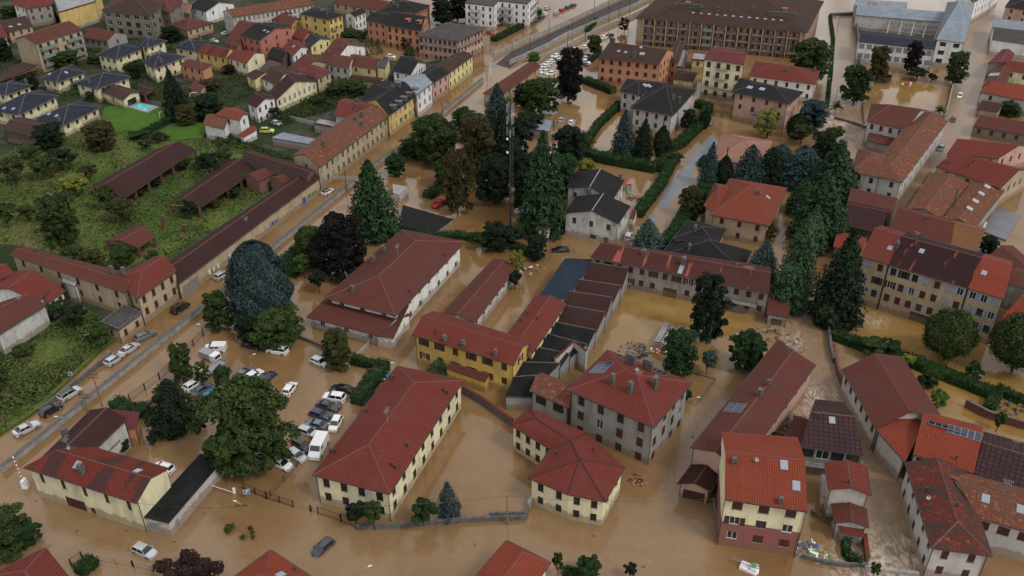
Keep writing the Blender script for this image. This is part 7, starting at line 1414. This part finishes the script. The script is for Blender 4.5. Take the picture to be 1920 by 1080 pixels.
# raised level crossing barrier
p = P(49, 914, 0); r = empty('level_crossing_barrier', p, 'raised red and white level crossing boom with white drive box', 'barrier'); mb = MB(); mb.box(-.45, .45, -.4, .4, -.8, 1.3); mb.box(-.3, .3, -.5, .5, 1.3, 1.7); mb.build('drive_box', [M_('white_paint')], r)
t_ = P(24, 856, 0); q = ray(24, 856); k = (p.y)/q.y; tip = Vector((q.x*k, q.y*k, CH+q.z*k)) - p; mb = MB(); n = 14; s_ = Vector((-.1, 0, 1.2))
for i in range(n): mb.bar(s_+(tip-s_)*(i/n), s_+(tip-s_)*((i+1)/n), .11, i % 2, 6)
mb.build('boom', [M_('red_paint'), M_('white_paint')], r)
# ================================================================ FENCES AND WALLS
fence([(244, 752), (300, 712), (345, 668), (398, 612)], 1.6, 'brown post fence between flooded railway and car park', 3.6, 'shut_brown'); fence([(458, 918), (500, 935), (550, 951)], 1.5, 'dark iron fence left of the large cream house, lower piece', 3, 'shut_brown'); fence([(508, 930), (580, 850), (640, 765)], 1.2, 'thin fence along the parking row', 4, 'rail'); fence([(597, 964), (640, 978), (668, 990)], 1.6, 'iron fence right of the gateway before the cream house', 3, 'shut_brown')
wall([(668, 992), (735, 990), (860, 979), (915, 976), (985, 974), (990, 955)], .9, .4, 'low dark stone wall in front of the flooded yard', 'concrete_dark'); wall([(917, 972), (985, 970)], 1.3, .3, 'dark wall piece at the pole beside the curved house', 'concrete_dark'); wall([(990, 955), (1001, 935)], 1.4, .3, 'short wall joining the curved cream house', 'concrete_raw')
pole(583, 958, 948, 'dark gate post left of the gateway', .25, 'shut_dark', 'gate_post', 'post'); fence([(185, 1050), (250, 1062), (320, 1075)], 1.2, 'wire fence with thin posts at the bottom left', 3.5, 'plank', bars=.6); wall([(60, 990), (66, 1012), (72, 1020)], 1.8, .5, 'short wall with red coping at the bottom left', 'concrete_dark', cap='roof_redbright'); fence([(135, 1062), (155, 1048)], 1.6, 'dark iron gate at the bottom left', 2, 'shut_brown', name='gate', cat='gate')
wall([(868, 737), (910, 762), (962, 800)], 1.6, .35, 'garden wall with red coping beside the curved cream house', 'concrete_dark', cap='roof_redbright'); wall([(668, 672), (690, 650), (700, 628)], 1.0, .25, 'grey garden wall before the white house porch', 'plaster_lightgrey'); wall([(555, 632), (600, 650), (660, 676), (700, 690), (725, 698)], .8, .3, 'low dark wall along the top of the car park', 'concrete_dark'); wall([(1215, 745), (1265, 690), (1342, 712), (1310, 755)], .25, .15, 'thin garden edge under water beside the tall grey house', 'concrete_dark')
wall([(1378, 878), (1395, 900)], .1, .1, 'x') if False else None
wall([(1336, 945), (1341, 975), (1345, 1010)], 1.4, .3, 'dark wall left of the cream and maroon house', 'concrete_dark'); wall([(1808, 762), (1850, 784), (1930, 808)], 1.6, .4, 'brown brick garden wall on the right', 'brick_red', cap='concrete_dark'); wall([(1618, 1013), (1624, 1058)], 1.4, .4, 'red coped wall at the edge of the stream', 'concrete_dark', cap='roof_redbright'); wall([(1620, 1064), (1680, 1073), (1722, 1078)], .5, .6, 'stone footbridge parapet at the bottom of the stream', 'concrete_raw')
wall([(1500, 1045), (1545, 1058), (1585, 1063), (1625, 1062)], .8, .3, 'dark green boundary wall behind the flooded patio', 'concrete_dark'); wall([(1520, 962), (1548, 980), (1580, 1005)], .7, .2, 'dark curved garden edging beside the tower house', 'concrete_dark'); wall([(1552, 610), (1556, 655), (1562, 680)], 1.3, .5, 'mossy stream wall on the right bank', 'concrete_dark'); wall([(1562, 655), (1570, 700), (1583, 735)], 1.4, .5, 'brick stream wall below the mossy wall', 'brick_red')
wall([(1600, 20), (1606, 70), (1612, 135)], 3.0, .5, 'high stream wall left of the factory', 'concrete_dark'); wall([(1786, 160), (1778, 200), (1771, 222)], 1.2, .35, 'pale wall between the factory yard and the flooded street', 'concrete_raw'); wall([(1618, 195), (1620, 232)], .8, .3, 'low wall between stream and factory yard', 'concrete_dark'); wall([(1565, 222), (1600, 232), (1622, 240)], .7, .8, 'stone weir crossing the muddy stream', 'concrete_dark'); wall([(1556, 30), (1604, 28)], 1.3, .8, 'footbridge with railings over the stream', 'concrete_dark', name='footbridge', cat='bridge')
wall([(1610, 566), (1700, 588), (1800, 612), (1862, 632)], 1.3, .4, 'dark wall along the foot of the ochre house', 'concrete_dark'); wall([(75, 775), (150, 716), (210, 668)], 1.1, .4, 'old mossy wall above the parked street cars', 'concrete_dark'); wall([(545, 225), (590, 236)], 1.4, .25, 'grey yard wall in the old quarter', 'concrete_raw')
wall([(1843, 437), (1808, 500), (1822, 505)], 3.2, .4, 'grey wall beside the sunken flat yard', 'plaster_lightgrey'); patch('yard_floor', [(1868, 388), (1915, 402), (1886, 450), (1840, 432)], .4, M_('wet_asphalt')); patch('raised_yard', [(1598, 335), (1586, 355), (1576, 362), (1590, 340)], .02, M_('pave'))
# no entry sign, parking signs
def sign(x, y, ty, w, hgt, col, label, rz=0, face='square'):
    p = P(x, y, 0); H = max(hh(ty, y), hgt+.3); r = empty('road_sign', p, label, 'sign'); r.rotation_euler = (0, 0, rz); mb = MB(); mb.bar((0, .06, -.8), (0, .06, H), .04, n=6); mb.build('post', [M_('metal_grey')], r)
    pl = MB()
    pl.box(-w/2, w/2, 0, .03, H-hgt, H); pl.build('plate', [M_('white_paint')], r); fc = MB(); fc.box(-w/2+.06, w/2-.06, -.012, -.003, H-hgt+.06, H-.06); fc.build('face', [M_(col)], r)
    if face == 'P':
        c = bpy.data.curves.new('letter', 'FONT'); c.body = 'P'; c.size = hgt*.9; c.extrude = .004; o = bpy.data.objects.new('letter', c); C.objects.link(o); o.parent = r; dg = bpy.context.evaluated_depsgraph_get(); me = bpy.data.meshes.new_from_object(o.evaluated_get(dg)); bpy.data.objects.remove(o)
        me.materials.clear(); me.materials.append(M_('white_paint')); lt = link('letter', me, r, (-w*.22, -.02, H-hgt*.82)); lt.rotation_euler = (pi/2, 0, 0)
    if face == 'bar': fc = MB(); fc.box(-w/2+.12, w/2-.12, -.02, -.013, H-hgt/2-.07, H-hgt/2+.07); fc.build('bar', [M_('white_paint')], r)
sign(374, 932, 914, .9, 1.1, 'sign_blue', 'blue parking sign on the wall of the long black garage', -.6, 'P'); sign(465, 935, 918, .9, 1.0, 'sign_blue', 'blue parking sign at the end of the iron fence', .3, 'P'); sign(313, 1003, 983, .8, .8, 'red_paint', 'red and white no entry sign at the corner of the black garage', -.2, 'bar'); sign(136, 715, 698, .7, .7, 'sign_blue', 'small blue sign above the parked street cars', .4)
# floating boom gate bar
p = P(440, 924, .4); mb = MB(); mb.bar(P(396, 910, .8), P(440, 924, .8), .05, n=6); q_ = P(440, 924, 0); mb.box(q_.x-.18, q_.x+.18, q_.y-.18, q_.y+.18, -.5, 1.0); o = mb.build('parking_barrier', [M_('white_paint')]); tag(o, 'white lowered boom barrier in front of the long black garage', 'barrier')
# white roof of the sunken shed in the yard, timber and rubbish heaps
B('garden_shed', 'pale green metal roofed shed sunk in the yard beside the dark tree', 'shed').wing(q=[(1226, 640), (1246, 604), (1268, 616), (1250, 648)], h=1.9, wall='lightgrey', rmat='corrug', pitch=.25, cols=0, over=.1, gut=False)
def heap(x, y, rx, n, cols, label, seed, name='rubbish_heap', hmax=.9, z=0):
    r = random.Random(seed); p = P(x, y, z); mb = MB()
    for k in range(n):
        a = r.uniform(0, 6.28); d = rx*sqrt(r.random()); s = Vector((r.uniform(.08, .55), r.uniform(.05, .28), r.uniform(.04, .2)))
        M = Matrix.Translation((d*cos(a), d*sin(a)*.9, r.uniform(0, hmax)*(1-d/rx*.7))) @ Matrix.Rotation(r.uniform(0, 3.1), 4, 'Z') @ Matrix.Rotation(r.uniform(-.5, .5), 4, 'X')
        mb.box(-s.x, s.x, -s.y, s.y, -s.z/2, s.z/2, r.randrange(len(cols)), M)
    o = mb.build(name, [M_(c) for c in cols]); o.location = p; return tag(o, label, 'rubbish', None, 'stuff')
heap(1440, 645, 7, 150, ['plank', 'chimney', 'wood', 'concrete_dark', 'wood', 'metal_grey'], 'heap of planks and scrap right of the bright leafed tree', 3, hmax=1.2); heap(1188, 658, 3, 60, ['steel_dark', 'concrete_dark', 'chimney', 'metal_grey'], 'dark scrap pile behind the tall grey house', 4, hmax=1.4); heap(1234, 655, 2.2, 40, ['wood', 'plank', 'red_paint', 'white_paint'], 'bright scrap pile in front of the sunken shed', 5)
heap(712, 702, 2.8, 60, ['red_paint', 'white_paint', 'blue_plastic', 'green_plastic', 'steel_dark'], 'colourful rubbish pile between hedge and cream house', 6, hmax=1.4); heap(1512, 1030, 2.2, 45, ['blue_plastic', 'white_paint', 'concrete_dark', 'plank'], 'litter floating beside the cream and maroon house', 7, hmax=.2); heap(1540, 1042, 2, 30, ['white_paint', 'green_plastic', 'plank'], 'litter against the dark green boundary wall', 8, hmax=.2); heap(1497, 800, 3.2, 60, ['wood', 'blue_plastic', 'white_paint', 'terra', 'steel_dark'], 'driftwood and junk behind the chequered brown roof', 9); heap(1890, 765, 3.5, 50, ['steel_dark', 'concrete_dark', 'wood', 'chimney'], 'flooded garden furniture behind the brick garden wall', 10)
heap(1195, 373, 2.5, 26, ['steel_dark', 'wood', 'concrete_dark'], 'dark garden junk in the playground garden', 11); heap(1000, 505, 3, 22, ['plank', 'white_paint', 'steel_dark'], 'pallets floating behind the dark blue shed', 12, hmax=.1); heap(1198, 900, 1.6, 50, ['wood', 'shut_brown', 'terra'], 'tangle of brown driftwood beside the curved cream house', 13, hmax=.25)
heap(1575, 970-60, .01, 1, ['steel_dark'], 'x', 1) if False else None
# floating patches of leaves around the utility pole
for k, (x, y, r_, lab) in enumerate(((432, 996, 1.0, 'largest round shrub top showing above the water by the lamp pole'), (470, 995, .5, 'small shrub top right of the lamp pole'), (474, 1003, .4, 'tiny shrub top right of the lamp pole'), (456, 1012, .5, 'shrub top at the foot of the lamp pole'), (476, 1012, .4, 'lowest shrub top right of the lamp pole'))):
    tree(x, y, y-6, r_*26, 'shrub', 'green', lab, hmin=.5)
# playground slide
p = P(1178, 358, 0); r = empty('play_house', p, 'pink roofed play house with green slide in the flooded garden', 'playhouse'); mb = MB(); mb.box(-.7, .7, -.6, .6, 1.7, 1.8)
for i in range(8): a, a2 = pi*i/8, pi*(i+1)/8; mb.face([(.8*cos(a), -.7, 1.8+.7*sin(a)), (.8*cos(a2), -.7, 1.8+.7*sin(a2)), (.8*cos(a2), .7, 1.8+.7*sin(a2)), (.8*cos(a), .7, 1.8+.7*sin(a))])
mb.build('roof', [M_('pink_plastic')], r); mb = MB()
for sx in (-.65, .65):
    for sy in (-.55, .55): mb.box(sx-.06, sx+.06, sy-.06, sy+.06, -.5, 1.7)
mb.box(-.7, .7, -.6, .6, .9, 1.0); mb.build('frame', [M_('green_plastic')], r); mb = MB(); mb.face([(-.3, -.6, 1.0), (.3, -.6, 1.0), (.3, -2.4, .05), (-.3, -2.4, .05)]); mb.box(-.36, -.3, -2.4, -.6, .0, .3); mb.box(.3, .36, -2.4, -.6, 0, .3); mb.build('slide', [M_('green_plastic')], r)
# trampoline and toy in the factory yard, goals on the lawn
p = P(1658, 153, 0); r = empty('trampoline', p, 'round trampoline with dark safety net in the factory yard', 'trampoline'); mb = MB(); n = 16
for i in range(n):
    a, b_ = 2*pi*i/n, 2*pi*(i+1)/n; mb.bar((2.2*cos(a), 2.2*sin(a), .8), (2.2*cos(b_), 2.2*sin(b_), .8), .08); mb.bar((2.2*cos(a), 2.2*sin(a), -.5), (2.2*cos(a), 2.2*sin(a), 2.6), .05); mb.face([(2.2*cos(a), 2.2*sin(a), .85), (2.2*cos(b_), 2.2*sin(b_), .85), (2.2*cos(b_), 2.2*sin(b_), 2.3), (2.2*cos(a), 2.2*sin(a), 2.3)])
mb.build('net', [M_('steel_dark')], r); mb = MB(); mb.prism([(2.0*cos(2*pi*i/n), 2.0*sin(2*pi*i/n)) for i in range(n)], .7, .78); mb.build('mat', [M_('concrete_dark')], r)
p = P(1700, 158, 0); r = empty('toy_slide', p, 'small red and white plastic slide floating in the factory yard', 'slide'); mb = MB(); mb.face([(-1.6, -.4, .3), (1.2, -.4, .9), (1.2, .4, .9), (-1.6, .4, .3)]); mb.build('slide', [M_('red_paint')], r); mb = MB(); mb.box(.9, 1.5, -.5, .5, -.2, .8); mb.box(-1.8, -1.2, -.5, .5, -.2, .35); mb.build('frame', [M_('white_paint')], r)
def goal(x, y, lab, s=1):
    p = P(x, y, .5); r = empty('football_goal', p, lab, 'goal'); r.rotation_euler = (0, 0, .5); mb = MB()
    for sx in (-1.4, 1.4): mb.bar((sx*s, 0, 0), (sx*s, 0, 1.8*s), .09); mb.bar((sx*s, 0, 1.8*s), (sx*s, .9, 0), .05)
    mb.bar((-1.4*s, 0, 1.8*s), (1.4*s, 0, 1.8*s), .09); mb.build('frame', [M_('white_paint')], r); nb = MB()
    for k in range(9): nb.bar(((-1.4+k*.35)*s, .0, 1.8*s), ((-1.4+k*.35)*s, .9, 0), .015, n=3)
    nb.build('net', [M_('frame_white')], r)
goal(308, 219, 'white football goal at the right side of the lawn'); goal(365, 183, 'white framed goal beside the small red roofed shed')
# long low station building and solar shed
b = B('station_building', 'long low maroon roofed building among trees above the tall mast', 'building').wing(q=[(905, 175), (990, 118), (1014, 124), (930, 186)], h=4, wall='tan', rmat='redmuted', pitch=.3, rows=1, cols={'cd': 5}, over=.5)
B('solar_shed', 'grey metal striped roof among the trees right of the tall mast', 'shed').wing(q=[(972, 238), (1030, 246), (1034, 230), (975, 220)], h=3.4, roof='shed', pitch=.08, wall='concrete', rmat='metal', cols=0)
# floating twigs and rubbish spread over the flood
rf = random.Random(4); mb = MB(); nfl = 0
while nfl < 230:
    x, y = rf.uniform(0, 1900), rf.uniform(560, 1075) if rf.random() < .8 else rf.uniform(380, 560)
    p_ = P(x, y, .0); a = rf.uniform(0, 3.1); nfl += 1; s_ = rf.uniform(.08, .3); M = Matrix.Translation((p_.x, p_.y, .0)) @ Matrix.Rotation(a, 4, 'Z'); mb.box(-s_, s_, -s_*rf.uniform(.15, .5), s_*.2, -.02, .05, rf.randrange(3), M)
tag(mb.build('floating_debris', [M_('wood'), M_('plank'), M_('steel_dark')]), 'twigs and bits of rubbish floating on the brown flood', 'debris', None, 'stuff')
# overhead wires
def wire(a, b_, za, zb, label, sag=.6):
    A, B2 = P(*a, 0), P(*b_, 0); A.z = za; B2.z = zb; mb = MB(); n = 10; pr = None
    for i in range(n+1):
        t = i/n; q = A.lerp(B2, t); q.z -= 4*sag*t*(1-t)
        if pr: mb.bar(pr, q, .025, n=3)
        pr = q
    tag(mb.build('overhead_wire', [M_('steel_dark')]), label, 'wire')
wire((466, 1008), (951, 983), hh(950, 1008), hh(930, 983), 'long overhead wire crossing in front of the large cream house', 1.0); wire((466, 1008), (262, 1000), hh(950, 1008), 6.5, 'overhead wire from the lamp pole to the patched roof house', .5); wire((951, 983), (1370, 1000), hh(930, 983), 7.5, 'overhead wire from the dark pole to the cream and maroon house', 1.0)
ls = {}
for o in C.objects:
    if o.parent is None and 'label' in o: ls.setdefault(o['label'], []).append(o.name)
for k, v in ls.items():
    if len(v) > 1: print('DUP', k, v)
print('objects', len(C.objects), 'labels', len(ls))
